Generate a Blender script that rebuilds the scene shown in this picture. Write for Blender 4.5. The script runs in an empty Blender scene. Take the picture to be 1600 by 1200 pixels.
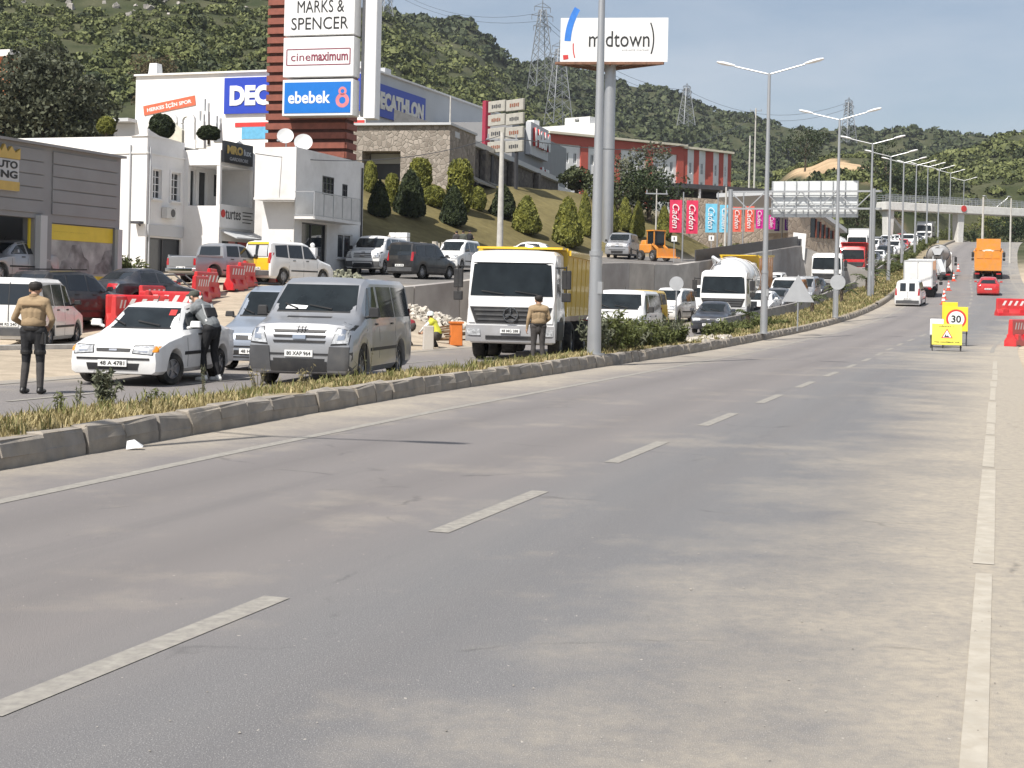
import bpy, bmesh, math, random
import numpy as np
from mathutils import Vector, Matrix, Euler
from mathutils.bvhtree import BVHTree

random.seed(7); RNG = np.random.default_rng(7)
SC = bpy.context.scene
COL = SC.collection
R = math.radians

# ------------------------------------------------------------------ camera
F_PX, CAM_H, CX, CY, ROLL = 2300.0, 1.72, 800.0, 462.0, R(1.3)
cam = bpy.data.cameras.new('camera'); cam_o = bpy.data.objects.new('camera', cam); COL.objects.link(cam_o)
cam.sensor_width = 36; cam.lens = F_PX / 1600 * 36
cam.shift_y = (CY - 600) / 1600
cam.clip_start = .1; cam.clip_end = 6000
cam_o.location = (0, 0, CAM_H)
cam_o.rotation_euler = (Matrix.Rotation(R(90), 3, 'X') @ Matrix.Rotation(ROLL, 3, 'Z')).to_euler()
SC.camera = cam_o

# ------------------------------------------------------------------ sky, sun, exposure
SUN_AZ = Vector((-.62, -.78)).normalized(); SUN_EL = R(53)
world = bpy.data.worlds.new('World'); SC.world = world; world.use_nodes = True
nt = world.node_tree; nt.nodes.clear()
wo = nt.nodes.new('ShaderNodeOutputWorld'); bg = nt.nodes.new('ShaderNodeBackground')
sky = nt.nodes.new('ShaderNodeTexSky'); sky.sky_type = 'NISHITA'; sky.sun_disc = False
sky.sun_elevation = SUN_EL; sky.sun_rotation = math.atan2(SUN_AZ.x, SUN_AZ.y) % (2 * math.pi)
sky.air_density = 1.0; sky.dust_density = 1.6; sky.ozone_density = 2.0; sky.altitude = 60
# thin, even veil of high cloud over the whole sky
tc = nt.nodes.new('ShaderNodeTexCoord'); mp = nt.nodes.new('ShaderNodeMapping'); mp.inputs['Scale'].default_value = (1.2, 1.2, 5)
nz = nt.nodes.new('ShaderNodeTexNoise'); nz.inputs['Scale'].default_value = 2.2; nz.inputs['Detail'].default_value = 7; nz.inputs['Roughness'].default_value = .6
cr = nt.nodes.new('ShaderNodeMapRange'); cr.inputs['From Min'].default_value = .38; cr.inputs['From Max'].default_value = .68
cr.inputs['To Min'].default_value = .24; cr.inputs['To Max'].default_value = .66
mx = nt.nodes.new('ShaderNodeMix'); mx.data_type = 'RGBA'; mx.inputs[7].default_value = (6.4, 6.9, 7.6, 1)
nt.links.new(tc.outputs['Generated'], mp.inputs[0]); nt.links.new(mp.outputs[0], nz.inputs['Vector'])
nt.links.new(nz.outputs['Fac'], cr.inputs[0]); nt.links.new(cr.outputs[0], mx.inputs[0])
nt.links.new(sky.outputs[0], mx.inputs[6]); nt.links.new(mx.outputs[2], bg.inputs[0])
bg.inputs[1].default_value = .075
nt.links.new(bg.outputs[0], wo.inputs[0])
sun = bpy.data.lights.new('sun', 'SUN'); sun.energy = 4.6; sun.angle = R(.53); sun.color = (1, .955, .89)
sun_o = bpy.data.objects.new('sun', sun); COL.objects.link(sun_o); sun_o.location = (0, 0, 60)
sun_o.rotation_euler = Vector((-SUN_AZ.x * math.cos(SUN_EL), -SUN_AZ.y * math.cos(SUN_EL), -math.sin(SUN_EL))).to_track_quat('-Z', 'Y').to_euler()
vs = SC.view_settings; vs.view_transform = 'Standard'; vs.look = 'None'; vs.exposure = .5; vs.gamma = 1; vs.use_curve_mapping = False
SC.cycles.use_denoising = True; SC.cycles.max_bounces = 6; SC.cycles.diffuse_bounces = 3; SC.cycles.glossy_bounces = 3
SC.cycles.transparent_max_bounces = 8; SC.cycles.volume_bounces = 0

# ------------------------------------------------------------------ pixel of the survey photograph -> place
_c, _s = math.cos(ROLL), math.sin(ROLL)
def ray(px, py):
    a = (px - CX) / F_PX; b = -(py - CY) / F_PX
    return Vector((a * _c - b * _s, 1, a * _s + b * _c))
def at(px, py, Y): return Vector((0, 0, CAM_H)) + ray(px, py) * Y
def flat(px, py, z=0.0):
    d = ray(px, py); return Vector((0, 0, CAM_H)) + d * ((z - CAM_H) / d.z)

# ------------------------------------------------------------------ materials
MATS = {}
def nmat(name, col, rough=.6, metal=0., var=.12, scale=3., bump=0., bscale=None, coat=0., spec=.5, dirt=None, dirt_amt=0., dscale=1.2, trans=0., alpha=1.0, dist=.01):
    """principled material with colour variation, optional blotches of dirt and fine relief"""
    if name in MATS: return MATS[name]
    m = bpy.data.materials.new(name); m.use_nodes = True; t = m.node_tree; p = t.nodes['Principled BSDF']
    p.inputs['Roughness'].default_value = rough; p.inputs['Metallic'].default_value = metal
    p.inputs['Coat Weight'].default_value = coat; p.inputs['Coat Roughness'].default_value = .06
    p.inputs['Specular IOR Level'].default_value = spec; p.inputs['Alpha'].default_value = alpha
    p.inputs['Transmission Weight'].default_value = trans
    col = tuple(col) + (1,) if len(col) == 3 else col
    p.inputs['Base Color'].default_value = col
    out = None
    if var or dirt or bump:
        g = t.nodes.new('ShaderNodeNewGeometry')
    if var:
        n = t.nodes.new('ShaderNodeTexNoise'); n.inputs['Scale'].default_value = scale; n.inputs['Detail'].default_value = 5
        t.links.new(g.outputs['Position'], n.inputs['Vector'])
        r = t.nodes.new('ShaderNodeMapRange'); r.inputs['From Min'].default_value = .3; r.inputs['From Max'].default_value = .7
        r.inputs['To Min'].default_value = 1 - var; r.inputs['To Max'].default_value = 1 + var
        t.links.new(n.outputs['Fac'], r.inputs[0])
        mu = t.nodes.new('ShaderNodeVectorMath'); mu.operation = 'SCALE'; mu.inputs[0].default_value = col[:3]
        t.links.new(r.outputs[0], mu.inputs['Scale']); out = mu.outputs[0]
    if dirt:
        n = t.nodes.new('ShaderNodeTexNoise'); n.inputs['Scale'].default_value = dscale; n.inputs['Detail'].default_value = 8; n.inputs['Roughness'].default_value = .65
        t.links.new(g.outputs['Position'], n.inputs['Vector'])
        r = t.nodes.new('ShaderNodeMapRange'); r.inputs['From Min'].default_value = .42; r.inputs['From Max'].default_value = .72; r.inputs['To Max'].default_value = dirt_amt
        t.links.new(n.outputs['Fac'], r.inputs[0])
        k = t.nodes.new('ShaderNodeMix'); k.data_type = 'RGBA'; k.inputs[7].default_value = tuple(dirt) + (1,); k.inputs[6].default_value = col
        if out: t.links.new(out, k.inputs[6])
        t.links.new(r.outputs[0], k.inputs[0]); out = k.outputs[2]
    if out: t.links.new(out, p.inputs['Base Color'])
    if bump:
        n = t.nodes.new('ShaderNodeTexNoise'); n.inputs['Scale'].default_value = bscale or scale * 6; n.inputs['Detail'].default_value = 6
        t.links.new(g.outputs['Position'], n.inputs['Vector'])
        b = t.nodes.new('ShaderNodeBump'); b.inputs['Strength'].default_value = bump; b.inputs['Distance'].default_value = dist
        t.links.new(n.outputs['Fac'], b.inputs['Height']); t.links.new(b.outputs[0], p.inputs['Normal'])
    MATS[name] = m; return m
def paint(name, col, **k):
    return nmat('paint_' + name, col, rough=k.pop('rough', .38), coat=k.pop('coat', .6), var=.03, dirt=(.30, .26, .21), dirt_amt=k.pop('dust', .22), dscale=2.2, **k)
def foliage(name, col, col2, var=.35, scale=.5, trans=.15):
    if name in MATS: return MATS[name]
    m = bpy.data.materials.new(name); m.use_nodes = True; t = m.node_tree; p = t.nodes['Principled BSDF']
    p.inputs['Roughness'].default_value = .65; p.inputs['Specular IOR Level'].default_value = .25
    g = t.nodes.new('ShaderNodeNewGeometry')
    n = t.nodes.new('ShaderNodeTexNoise'); n.inputs['Scale'].default_value = scale; n.inputs['Detail'].default_value = 4
    t.links.new(g.outputs['Position'], n.inputs['Vector'])
    ad = t.nodes.new('ShaderNodeMath'); ad.operation = 'MULTIPLY_ADD'; ad.inputs[1].default_value = .5; ad.inputs[2].default_value = -.25
    t.links.new(g.outputs['Random Per Island'], ad.inputs[0])
    a2 = t.nodes.new('ShaderNodeMath'); t.links.new(n.outputs['Fac'], a2.inputs[0]); t.links.new(ad.outputs[0], a2.inputs[1])
    r = t.nodes.new('ShaderNodeMapRange'); r.inputs['From Min'].default_value = .25; r.inputs['From Max'].default_value = .75; t.links.new(a2.outputs[0], r.inputs[0])
    k = t.nodes.new('ShaderNodeMix'); k.data_type = 'RGBA'; k.inputs[6].default_value = tuple(col) + (1,); k.inputs[7].default_value = tuple(col2) + (1,)
    t.links.new(r.outputs[0], k.inputs[0])
    t.links.new(k.outputs[2], p.inputs['Base Color'])
    if trans:
        tr = t.nodes.new('ShaderNodeBsdfTranslucent'); t.links.new(k.outputs[2], tr.inputs[0])
        ms = t.nodes.new('ShaderNodeMixShader'); ms.inputs[0].default_value = trans
        t.links.new(p.outputs[0], ms.inputs[1]); t.links.new(tr.outputs[0], ms.inputs[2]); t.links.new(ms.outputs[0], t.nodes['Material Output'].inputs[0])
    MATS[name] = m; return m

# ------------------------------------------------------------------ mesh building
class MB:
    def __init__(s): s.v = []; s.f = []; s.m = []
    def add(s, vs, fs, mi=0):
        o = len(s.v); s.v += [tuple(v) for v in vs]; s.f += [tuple(i + o for i in f) for f in fs]; s.m += [mi] * len(fs); return s
    def box(s, c, d, rz=0, mi=0, M=None, top=(1, 1)):
        x, y, z = d[0] / 2, d[1] / 2, d[2] / 2
        pts = [Vector((sx * x * (top[0] if sz > 0 else 1), sy * y * (top[1] if sz > 0 else 1), sz * z)) for sz in (-1, 1) for sx, sy in ((-1, -1), (1, -1), (1, 1), (-1, 1))]
        m = M if M is not None else Matrix.Rotation(rz, 3, 'Z')
        c = Vector(c)
        return s.add([m @ p + c for p in pts], [(3, 2, 1, 0), (4, 5, 6, 7), (0, 1, 5, 4), (1, 2, 6, 5), (2, 3, 7, 6), (3, 0, 4, 7)], mi)
    def bar(s, a, b, w, h=None, mi=0, up=(0, 0, 1)):
        a, b = Vector(a), Vector(b); d = (b - a); L = d.length
        if L < 1e-6: return s
        d /= L; u = Vector(up)
        if abs(d.dot(u)) > .99: u = Vector((0, 1, 0)) if abs(d.y) < .9 else Vector((1, 0, 0))
        y = u.cross(d).normalized(); z = d.cross(y)
        M = Matrix((d, y, z)).transposed()
        return s.box((a + b) / 2, (L, w, h or w), M=M, mi=mi)
    def cyl(s, a, b, r0, r1=None, n=10, mi=0, cap=True):
        r1 = r0 if r1 is None else r1
        a, b = Vector(a), Vector(b); d = (b - a).normalized()
        u = Vector((0, 0, 1)) if abs(d.z) < .9 else Vector((1, 0, 0))
        x = u.cross(d).normalized(); y = d.cross(x)
        vs = [p + (x * math.cos(t) + y * math.sin(t)) * r for p, r in ((a, r0), (b, r1)) for t in [2 * math.pi * i / n for i in range(n)]]
        fs = [(i, (i + 1) % n, n + (i + 1) % n, n + i) for i in range(n)]
        if cap: fs += [tuple(range(n - 1, -1, -1)), tuple(range(n, 2 * n))]
        return s.add(vs, fs, mi)
    def tube(s, pts, rad, n=8, mi=0):
        for i in range(len(pts) - 1):
            r0 = rad[i] if hasattr(rad, '__len__') else rad; r1 = rad[i + 1] if hasattr(rad, '__len__') else rad
            s.cyl(pts[i], pts[i + 1], r0, r1, n, mi)
        return s
    def lathe(s, prof, c=(0, 0, 0), axis='Z', n=16, mi=0, a0=0, a1=2 * math.pi):
        """prof: list of (radius, height)"""
        full = abs(a1 - a0 - 2 * math.pi) < 1e-6; k = n if full else n + 1
        vs = []
        for r, h in prof:
            for i in range(k):
                t = a0 + (a1 - a0) * i / n
                p = (r * math.cos(t), r * math.sin(t), h)
                if axis == 'Y': p = (p[0], p[2], p[1])
                elif axis == 'X': p = (p[2], p[0], p[1])
                vs.append((p[0] + c[0], p[1] + c[1], p[2] + c[2]))
        fs = []
        for j in range(len(prof) - 1):
            for i in range(n):
                i2 = (i + 1) % k
                fs.append((j * k + i, j * k + i2, (j + 1) * k + i2, (j + 1) * k + i))
        return s.add(vs, fs, mi)
    def ball(s, c, r, n=8, mi=0, M=None):
        r = (r, r, r) if not hasattr(r, '__len__') else r
        vs = []; m = max(4, n // 2)
        for j in range(m + 1):
            ph = math.pi * j / m
            for i in range(n):
                t = 2 * math.pi * i / n
                p = Vector((r[0] * math.sin(ph) * math.cos(t), r[1] * math.sin(ph) * math.sin(t), -r[2] * math.cos(ph)))
                if M is not None: p = M @ p
                vs.append(p + Vector(c))
        return s.add(vs, [(j * n + i, j * n + (i + 1) % n, (j + 1) * n + (i + 1) % n, (j + 1) * n + i) for j in range(m) for i in range(n)], mi)
    def prism(s, pts, a, b, axis='Y', mi=0):
        """pts polygon (p,q); extruded between a and b along axis"""
        f = {'Y': lambda p, h: (p[0], h, p[1]), 'X': lambda p, h: (h, p[0], p[1]), 'Z': lambda p, h: (p[0], p[1], h)}[axis]
        n = len(pts)
        return s.add([f(p, a) for p in pts] + [f(p, b) for p in pts], [tuple(range(n - 1, -1, -1)), tuple(range(n, 2 * n))] + [(i, (i + 1) % n, n + (i + 1) % n, n + i) for i in range(n)], mi)
    def quad(s, a, b, c, d, mi=0): return s.add([a, b, c, d], [(0, 1, 2, 3)], mi)
    def build(s, name, mats, parent=None, smooth=None, bevel=0., fix=True):
        me = bpy.data.meshes.new(name); me.from_pydata(s.v, [], s.f)
        return finish(me, name, mats, parent, s.m, smooth, bevel, fix)
def finish(me, name, mats, parent=None, mi=None, smooth=None, bevel=0., fix=True):
    if not isinstance(mats, (list, tuple)): mats = [mats]
    for m in mats: me.materials.append(m)
    if mi is not None and len(mats) > 1: me.polygons.foreach_set('material_index', mi)
    if fix or smooth is not None or bevel:
        bm = bmesh.new(); bm.from_mesh(me)
        if fix: bmesh.ops.recalc_face_normals(bm, faces=bm.faces)
        if bevel: bmesh.ops.bevel(bm, geom=list(bm.edges), offset=bevel, segments=1, affect='EDGES', profile=.5, clamp_overlap=True)
        if smooth is not None:
            for f in bm.faces: f.smooth = True
            for e in bm.edges:
                if len(e.link_faces) != 2 or e.calc_face_angle(0) > R(smooth): e.smooth = False
        bm.to_mesh(me); bm.free()
    o = bpy.data.objects.new(name, me); COL.objects.link(o)
    if parent is not None: o.parent = parent
    return o
def tag(o, label=None, cat=None, group=None, kind=None):
    if label: o['label'] = label
    if cat: o['category'] = cat
    if group: o['group'] = group
    if kind: o['kind'] = kind
    return o
def thing(name, label, cat, loc=(0, 0, 0), rz=0., group=None):
    o = bpy.data.objects.new(name, None); COL.objects.link(o); o.empty_display_size = .3
    o.location = loc; o.rotation_euler = (0, 0, rz)
    return tag(o, label, cat, group)
def copy_tree(o, parent=None):
    c = o.copy(); COL.objects.link(c); c.parent = parent
    for ch in list(o.children): copy_tree(ch, c)
    return c
def struct(o): o['kind'] = 'structure'; return o
def plane_m(p0, u, up):
    """matrix with x along u, y along up, z out of the plane, origin p0"""
    u = Vector(u).normalized(); up = Vector(up).normalized(); n = u.cross(up)
    M = Matrix((u, up, n)).transposed().to_4x4(); M.translation = Vector(p0); return M
def text(name, body, w, h, mat, M, parent, depth=.012, bold=0., shear=0., keep=False):
    """lettering as flat raised mesh, fitted to w x h and centred on M's origin"""
    cu = bpy.data.curves.new(name, 'FONT'); cu.body = body; cu.align_x = 'CENTER'; cu.extrude = .01; cu.offset = bold; cu.shear = shear; cu.resolution_u = 3
    to = bpy.data.objects.new(name, cu); COL.objects.link(to)
    dg = bpy.context.evaluated_depsgraph_get(); me = bpy.data.meshes.new_from_object(to.evaluated_get(dg))
    bpy.data.objects.remove(to); bpy.data.curves.remove(cu)
    n = len(me.vertices); co = np.empty(n * 3, np.float32); me.vertices.foreach_get('co', co); co = co.reshape(-1, 3)
    lo, hi = co.min(0), co.max(0); sx = w / (hi[0] - lo[0]); sy = h / (hi[1] - lo[1])
    if keep: sx = sy = min(sx, sy)
    co = (co - (lo + hi) / 2) * np.array([sx, sy, 1]); co[:, 2] = np.where(co[:, 2] > 0, depth, 0)
    A = np.array(M); co = co @ A[:3, :3].T + A[:3, 3]
    me.vertices.foreach_set('co', co.astype(np.float32).ravel()); me.update()
    me.materials.clear()
    return finish(me, name, mat, parent, fix=False)
def sstep(a, b, x):
    t = np.clip((np.asarray(x, float) - a) / (b - a), 0, 1); return t * t * (3 - 2 * t)
# ================================================================== roads and terrain
_kb = lambda y: (.04 + (y - 29.75) * .3307, y)
K_PTS = [_kb(y) for y in (-15, 0, 15, 30, 45, 61.5)] + [
         (15.0, 73), (19.9, 85), (24.7, 98), (30.2, 115), (36.2, 135), (45, 162), (54.5, 190), (62.3, 212), (70, 233), (80, 258), (93, 285), (112, 315)]
def _smooth_path(pts, step=1.0):
    p = np.array(pts, float); seg = np.r_[0, np.cumsum(np.hypot(*np.diff(p, axis=0).T))]
    s = np.arange(0, seg[-1], step); x = np.interp(s, seg, p[:, 0]); y = np.interp(s, seg, p[:, 1])
    k = np.ones(9) / 9
    for _ in range(2):
        xp = np.r_[2 * x[0] - x[4:0:-1], x, 2 * x[-1] - x[-2:-6:-1]]; yp = np.r_[2 * y[0] - y[4:0:-1], y, 2 * y[-1] - y[-2:-6:-1]]
        x = np.convolve(xp, k, 'valid'); y = np.convolve(yp, k, 'valid')
    return np.stack([x, y], 1)
KP = _smooth_path(K_PTS)
KT = np.gradient(KP, axis=0); KT /= np.hypot(KT[:, 0], KT[:, 1])[:, None]
KS = np.r_[0, np.cumsum(np.hypot(*np.diff(KP, axis=0).T))]
PROF_Y = [-60, 52, 65, 75, 85, 97, 110, 125, 140, 165, 190, 215, 235, 260, 300, 400]
PROF_Z = [0, 0, .15, .42, .88, 1.55, 2.3, 3.3, 4.3, 6.4, 8.6, 10.6, 12, 12.8, 13.2, 13.4]
KZ = np.convolve(np.pad(np.interp(KP[:, 1], PROF_Y, PROF_Z), 8, 'edge'), np.ones(17) / 17, 'valid')
def proj(x, y):
    """station, offset (right +) and road level for points"""
    x = np.atleast_1d(np.asarray(x, float)); y = np.atleast_1d(np.asarray(y, float)); S = np.empty(len(x)); D = np.empty(len(x)); Zr = np.empty(len(x))
    for i in range(0, len(x), 20000):
        a, b = x[i:i + 20000], y[i:i + 20000]
        j = ((a[:, None] - KP[None, :, 0]) ** 2 + (b[:, None] - KP[None, :, 1]) ** 2).argmin(1)
        dx, dy = a - KP[j, 0], b - KP[j, 1]; al = np.clip(dx * KT[j, 0] + dy * KT[j, 1], -1, 1)
        S[i:i + 20000] = KS[j] + al; D[i:i + 20000] = dx * KT[j, 1] - dy * KT[j, 0]
    return S, D, np.interp(S, KS, KZ)
def on_road(Y, d, dz=0.0):
    """point at forward distance Y of the kerb line, offset d; also heading (unit, away from camera)"""
    j = int(np.abs(KP[:, 1] - Y).argmin()); t = KT[j]; p = KP[j] + (Y - KP[j, 1]) / t[1] * t
    return Vector((p[0] + d * t[1], p[1] - d * t[0], float(np.interp(KS[j], KS, KZ)) + dz)), Vector((t[0], t[1], 0))
def road_s(s, d, dz=0.0):
    x = np.interp(s, KS, KP[:, 0]); y = np.interp(s, KS, KP[:, 1]); tx = np.interp(s, KS, KT[:, 0]); ty = np.interp(s, KS, KT[:, 1])
    return Vector((x + d * ty, y - d * tx, np.interp(s, KS, KZ) + dz))
def kd(s):   # the kerb swings out a little near the camera
    return float(np.interp(np.interp(s, KS, KP[:, 1]), [4, 13.6, 20, 25], [.85, .60, .22, 0]))
def opp_l(y): return np.interp(y, [48, 64, 400], [-7.6, -11.0, -11.0])
def s_of(Y): return float(np.interp(Y, KP[:, 1], KS))
TB_PX = [-1500, 0, 200, 400, 560, 700, 850, 1000, 1150, 1250, 1300, 1350, 1400, 1500, 1600, 2800]
TB_Y = [150, 200, 260, 350, 500, 700, 900, 1200]
TB = np.array([[16, 30, 50, 80, 120, 150, 165, 150], [14, 26, 45, 78, 120, 140, 150, 140], [13, 25, 44, 76, 116, 138, 150, 140], [12, 24, 42, 70, 105, 130, 140, 130],
               [11, 21, 34, 58, 95, 130, 136, 120], [10, 17, 27, 45, 80, 128, 124, 105], [9, 14, 21, 32, 58, 98, 144, 122], [8, 13, 18, 25, 43, 80, 130, 108], [7, 11, 15, 22, 37, 65, 112, 96],
               [6.5, 10, 19, 34, 38, 57, 106, 92], [6, 10, 21, 36.5, 42, 58, 105, 92], [6, 9.5, 20, 36, 42, 58, 105, 92], [5.5, 9.5, 14, 28, 46, 57, 105, 92], [5, 10, 15, 30, 52, 58, 105, 92],
               [5, 10, 16, 32, 58, 62, 104, 92], [5, 10, 18, 36, 62, 75, 100, 90]], float)
def far_table(x, y):
    px = 800 + F_PX * x / np.maximum(y, 60)
    i = np.clip(np.searchsorted(TB_PX, px) - 1, 0, len(TB_PX) - 2); P = np.array(TB_PX, float); f = np.clip((px - P[i]) / (P[i + 1] - P[i]), 0, 1); f = f * f * (3 - 2 * f)
    yy = np.clip(y, 150, 1200); Yv = np.array(TB_Y, float); k = np.clip(np.searchsorted(Yv, yy) - 1, 0, len(TB_Y) - 2); g = (yy - Yv[k]) / (Yv[k + 1] - Yv[k])
    return TB[i, k] * (1 - f) * (1 - g) + TB[i + 1, k] * f * (1 - g) + TB[i, k + 1] * (1 - f) * g + TB[i + 1, k + 1] * f * g
def vnoise(x, y, sc, seed=0):
    """smooth value noise, vectorised"""
    x = x / sc + 100.3 + seed * 17.7; y = y / sc + 57.1 + seed * 9.3
    xi = np.floor(x).astype(int); yi = np.floor(y).astype(int); fx = x - xi; fy = y - yi; fx = fx * fx * (3 - 2 * fx); fy = fy * fy * (3 - 2 * fy)
    def h(a, b): return np.modf(np.abs(np.sin(a * 127.1 + b * 311.7 + seed * 74.7) * 43758.5453))[0]
    return (h(xi, yi) * (1 - fx) + h(xi + 1, yi) * fx) * (1 - fy) + (h(xi, yi + 1) * (1 - fx) + h(xi + 1, yi + 1) * fx) * fy - .5
def tq(x, y): return x * .4435 + y * .896, -(x + 4) * .896 + (y - 62) * .4435
ZU_T = [0, 20, 30, 35, 40, 50, 60, 70, 90, 113, 150, 220]; ZU_Z = [0, .0, .12, .38, .88, 1.6, 2.0, 2.4, 3.3, 4.6, 6.5, 9]
def Hz(x, y):
    x = np.atleast_1d(np.asarray(x, float)); y = np.atleast_1d(np.asarray(y, float))
    s, d, zr = proj(x, y); t, q = tq(x, y)
    zu = np.interp(t, ZU_T, ZU_Z) + .04 * np.clip(q, 0, 40) + .4 * np.clip(q - 16, 0, 14) * sstep(64, 80, t)
    fw = sstep(.1, .7, q); fn = sstep(7.8, 15, -d); fe = sstep(12, 24, -d) * sstep(-4, 10, q + 4)
    w = sstep(50.2, 51.5, t); f = fn * (1 - w) + fw * w
    e = sstep(115, 119, t); f = f * (1 - e) + fe * e
    zl = zr + (np.maximum(zu, zr) - zr) * f
    near = np.where(d < 0, zl, zr + .05 * np.clip(d - 12, 0, 30) * sstep(60, 110, y))
    b = sstep(140, 205, y); far = far_table(x, y)
    amp = sstep(150, 400, y)
    far = far + amp * (vnoise(x, y, 60, 1) * 9 + vnoise(x, y, 22, 2) * 3.5 + vnoise(x, y, 9, 3) * 1.2)
    h = near * (1 - b) + far * b
    c = (1 - sstep(10.5, 22, np.abs(d - 1.2))) * (1 - sstep(300, 330, y))
    h = h * (1 - c * b) + zr * c * b
    ol = opp_l(y); inroad = sstep(-.3, .1, d - ol) * (1 - sstep(9.5, 10.2, d)) * (1 - sstep(290, 310, y))
    return h - .09 * inroad + (1 - inroad) * (vnoise(x, y, 1.7, 5) * .06 + vnoise(x, y, 5, 6) * .12) * sstep(.5, 3, np.maximum(ol - d, d - 10))
def hz(x, y): return float(Hz(x, y)[0])
def gnd(px, py, y0=5., y1=900.):
    """first hit of the ground through a survey pixel"""
    d = ray(px, py); Y = np.geomspace(y0, y1, 1500); g = Hz(d.x * Y, Y); r = CAM_H + d.z * Y
    k = np.argmax(r < g) if (r < g).any() else len(Y) - 1
    return Vector((d.x * Y[k], Y[k], g[k]))
def down(p): return Vector((p[0], p[1], hz(p[0], p[1])))

# --- terrain sheet
rows = np.r_[np.linspace(-60, 30, 30)[:-1], np.linspace(30, 130, 120)[:-1], np.geomspace(130, 1500, 190)]
us = np.r_[np.linspace(-1.0, -.42, 50)[:-1], np.linspace(-.42, .42, 330), np.linspace(.42, 1.0, 50)[1:]]
YY, UU = np.meshgrid(rows, us, indexing='ij'); XX = UU * (YY + 75 - sstep(100, 300, YY) * 60)
gx, gy = XX.ravel(), YY.ravel(); gzv = Hz(gx, gy)
nr, nc = YY.shape
idx = np.arange(nr * nc).reshape(nr, nc)
faces = np.stack([idx[:-1, :-1], idx[:-1, 1:], idx[1:, 1:], idx[1:, :-1]], -1).reshape(-1, 4)
me = bpy.data.meshes.new('ground'); me.vertices.add(nr * nc); me.vertices.foreach_set('co', np.stack([gx, gy, gzv], 1).astype(np.float32).ravel())
me.loops.add(len(faces) * 4); me.loops.foreach_set('vertex_index', faces.ravel().astype(np.int32))
me.polygons.add(len(faces)); me.polygons.foreach_set('loop_start', np.arange(0, len(faces) * 4, 4, dtype=np.int32)); me.polygons.foreach_set('loop_total', np.full(len(faces), 4, np.int32))
me.polygons.foreach_set('use_smooth', np.ones(len(faces), bool)); me.update()
gs, gd, gzr = proj(gx, gy); gt, gq = tq(gx, gy)
sand = np.array([.40, .335, .255]); soil = np.array([.10, .092, .055]); lawn = np.array([.15, .125, .055]); scrub = np.array([.030, .040, .015]); tarm = np.array([.17, .16, .15])
wl = (sstep(15.5, 17, gq) * (1 - sstep(40, 48, gq)) * sstep(66, 74, gt) * (1 - sstep(150, 165, gy)))[:, None]
wt = (sstep(1.0, 2.0, gq) * (1 - sstep(14, 15.5, gq)) * sstep(54, 60, gt) * (1 - sstep(118, 130, gt)))[:, None]
wh = sstep(135, 185, gy)[:, None]
c = np.tile(sand, (len(gx), 1)); n1 = (vnoise(gx, gy, 4, 8) + .5)[:, None]; c = c * (.85 + .3 * n1)
c = c * (1 - wt) + tarm * wt; lw = lawn * (.75 + .5 * n1) ; c = c * (1 - wl) + lw * wl
hc = scrub * (1 - .5 * n1) + soil * .5 * n1 * 1.4; c = c * (1 - wh) + hc * wh
# graded earth of the building plot on the hill
pc = at(1297, 252, 322); dd = np.hypot((gx - pc.x) / 9.5, (gy - pc.y) / 40); we = (1 - sstep(.75, 1.05, dd + .5 * vnoise(gx, gy, 6, 4)))[:, None]
c = c * (1 - we) + np.array([.46, .33, .20]) * (.8 + .4 * n1) * we
at_ = me.attributes.new('gcol', 'FLOAT_COLOR', 'POINT'); at_.data.foreach_set('color', np.c_[c, np.ones(len(c))].astype(np.float32).ravel())
def attr_mat(name, attr, rough=.95, scale=1.5, var=.25, bump=.5, bscale=14, dist=.03):
    m = bpy.data.materials.new(name); m.use_nodes = True; t = m.node_tree; p = t.nodes['Principled BSDF']; p.inputs['Roughness'].default_value = rough; p.inputs['Specular IOR Level'].default_value = .15
    a = t.nodes.new('ShaderNodeAttribute'); a.attribute_name = attr
    g = t.nodes.new('ShaderNodeNewGeometry'); n = t.nodes.new('ShaderNodeTexNoise'); n.inputs['Scale'].default_value = scale; n.inputs['Detail'].default_value = 9; n.inputs['Roughness'].default_value = .65
    t.links.new(g.outputs['Position'], n.inputs['Vector'])
    r = t.nodes.new('ShaderNodeMapRange'); r.inputs['From Min'].default_value = .3; r.inputs['From Max'].default_value = .7; r.inputs['To Min'].default_value = 1 - var; r.inputs['To Max'].default_value = 1 + var
    t.links.new(n.outputs['Fac'], r.inputs[0]); mu = t.nodes.new('ShaderNodeVectorMath'); mu.operation = 'SCALE'
    t.links.new(a.outputs['Color'], mu.inputs[0]); t.links.new(r.outputs[0], mu.inputs['Scale']); t.links.new(mu.outputs[0], p.inputs['Base Color'])
    n2 = t.nodes.new('ShaderNodeTexNoise'); n2.inputs['Scale'].default_value = bscale; n2.inputs['Detail'].default_value = 8; t.links.new(g.outputs['Position'], n2.inputs['Vector'])
    b = t.nodes.new('ShaderNodeBump'); b.inputs['Strength'].default_value = bump; b.inputs['Distance'].default_value = dist; t.links.new(n2.outputs['Fac'], b.inputs['Height']); t.links.new(b.outputs[0], p.inputs['Normal'])
    return m
ground = finish(me, 'ground', attr_mat('earth', 'gcol'), fix=False); struct(ground)

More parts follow.
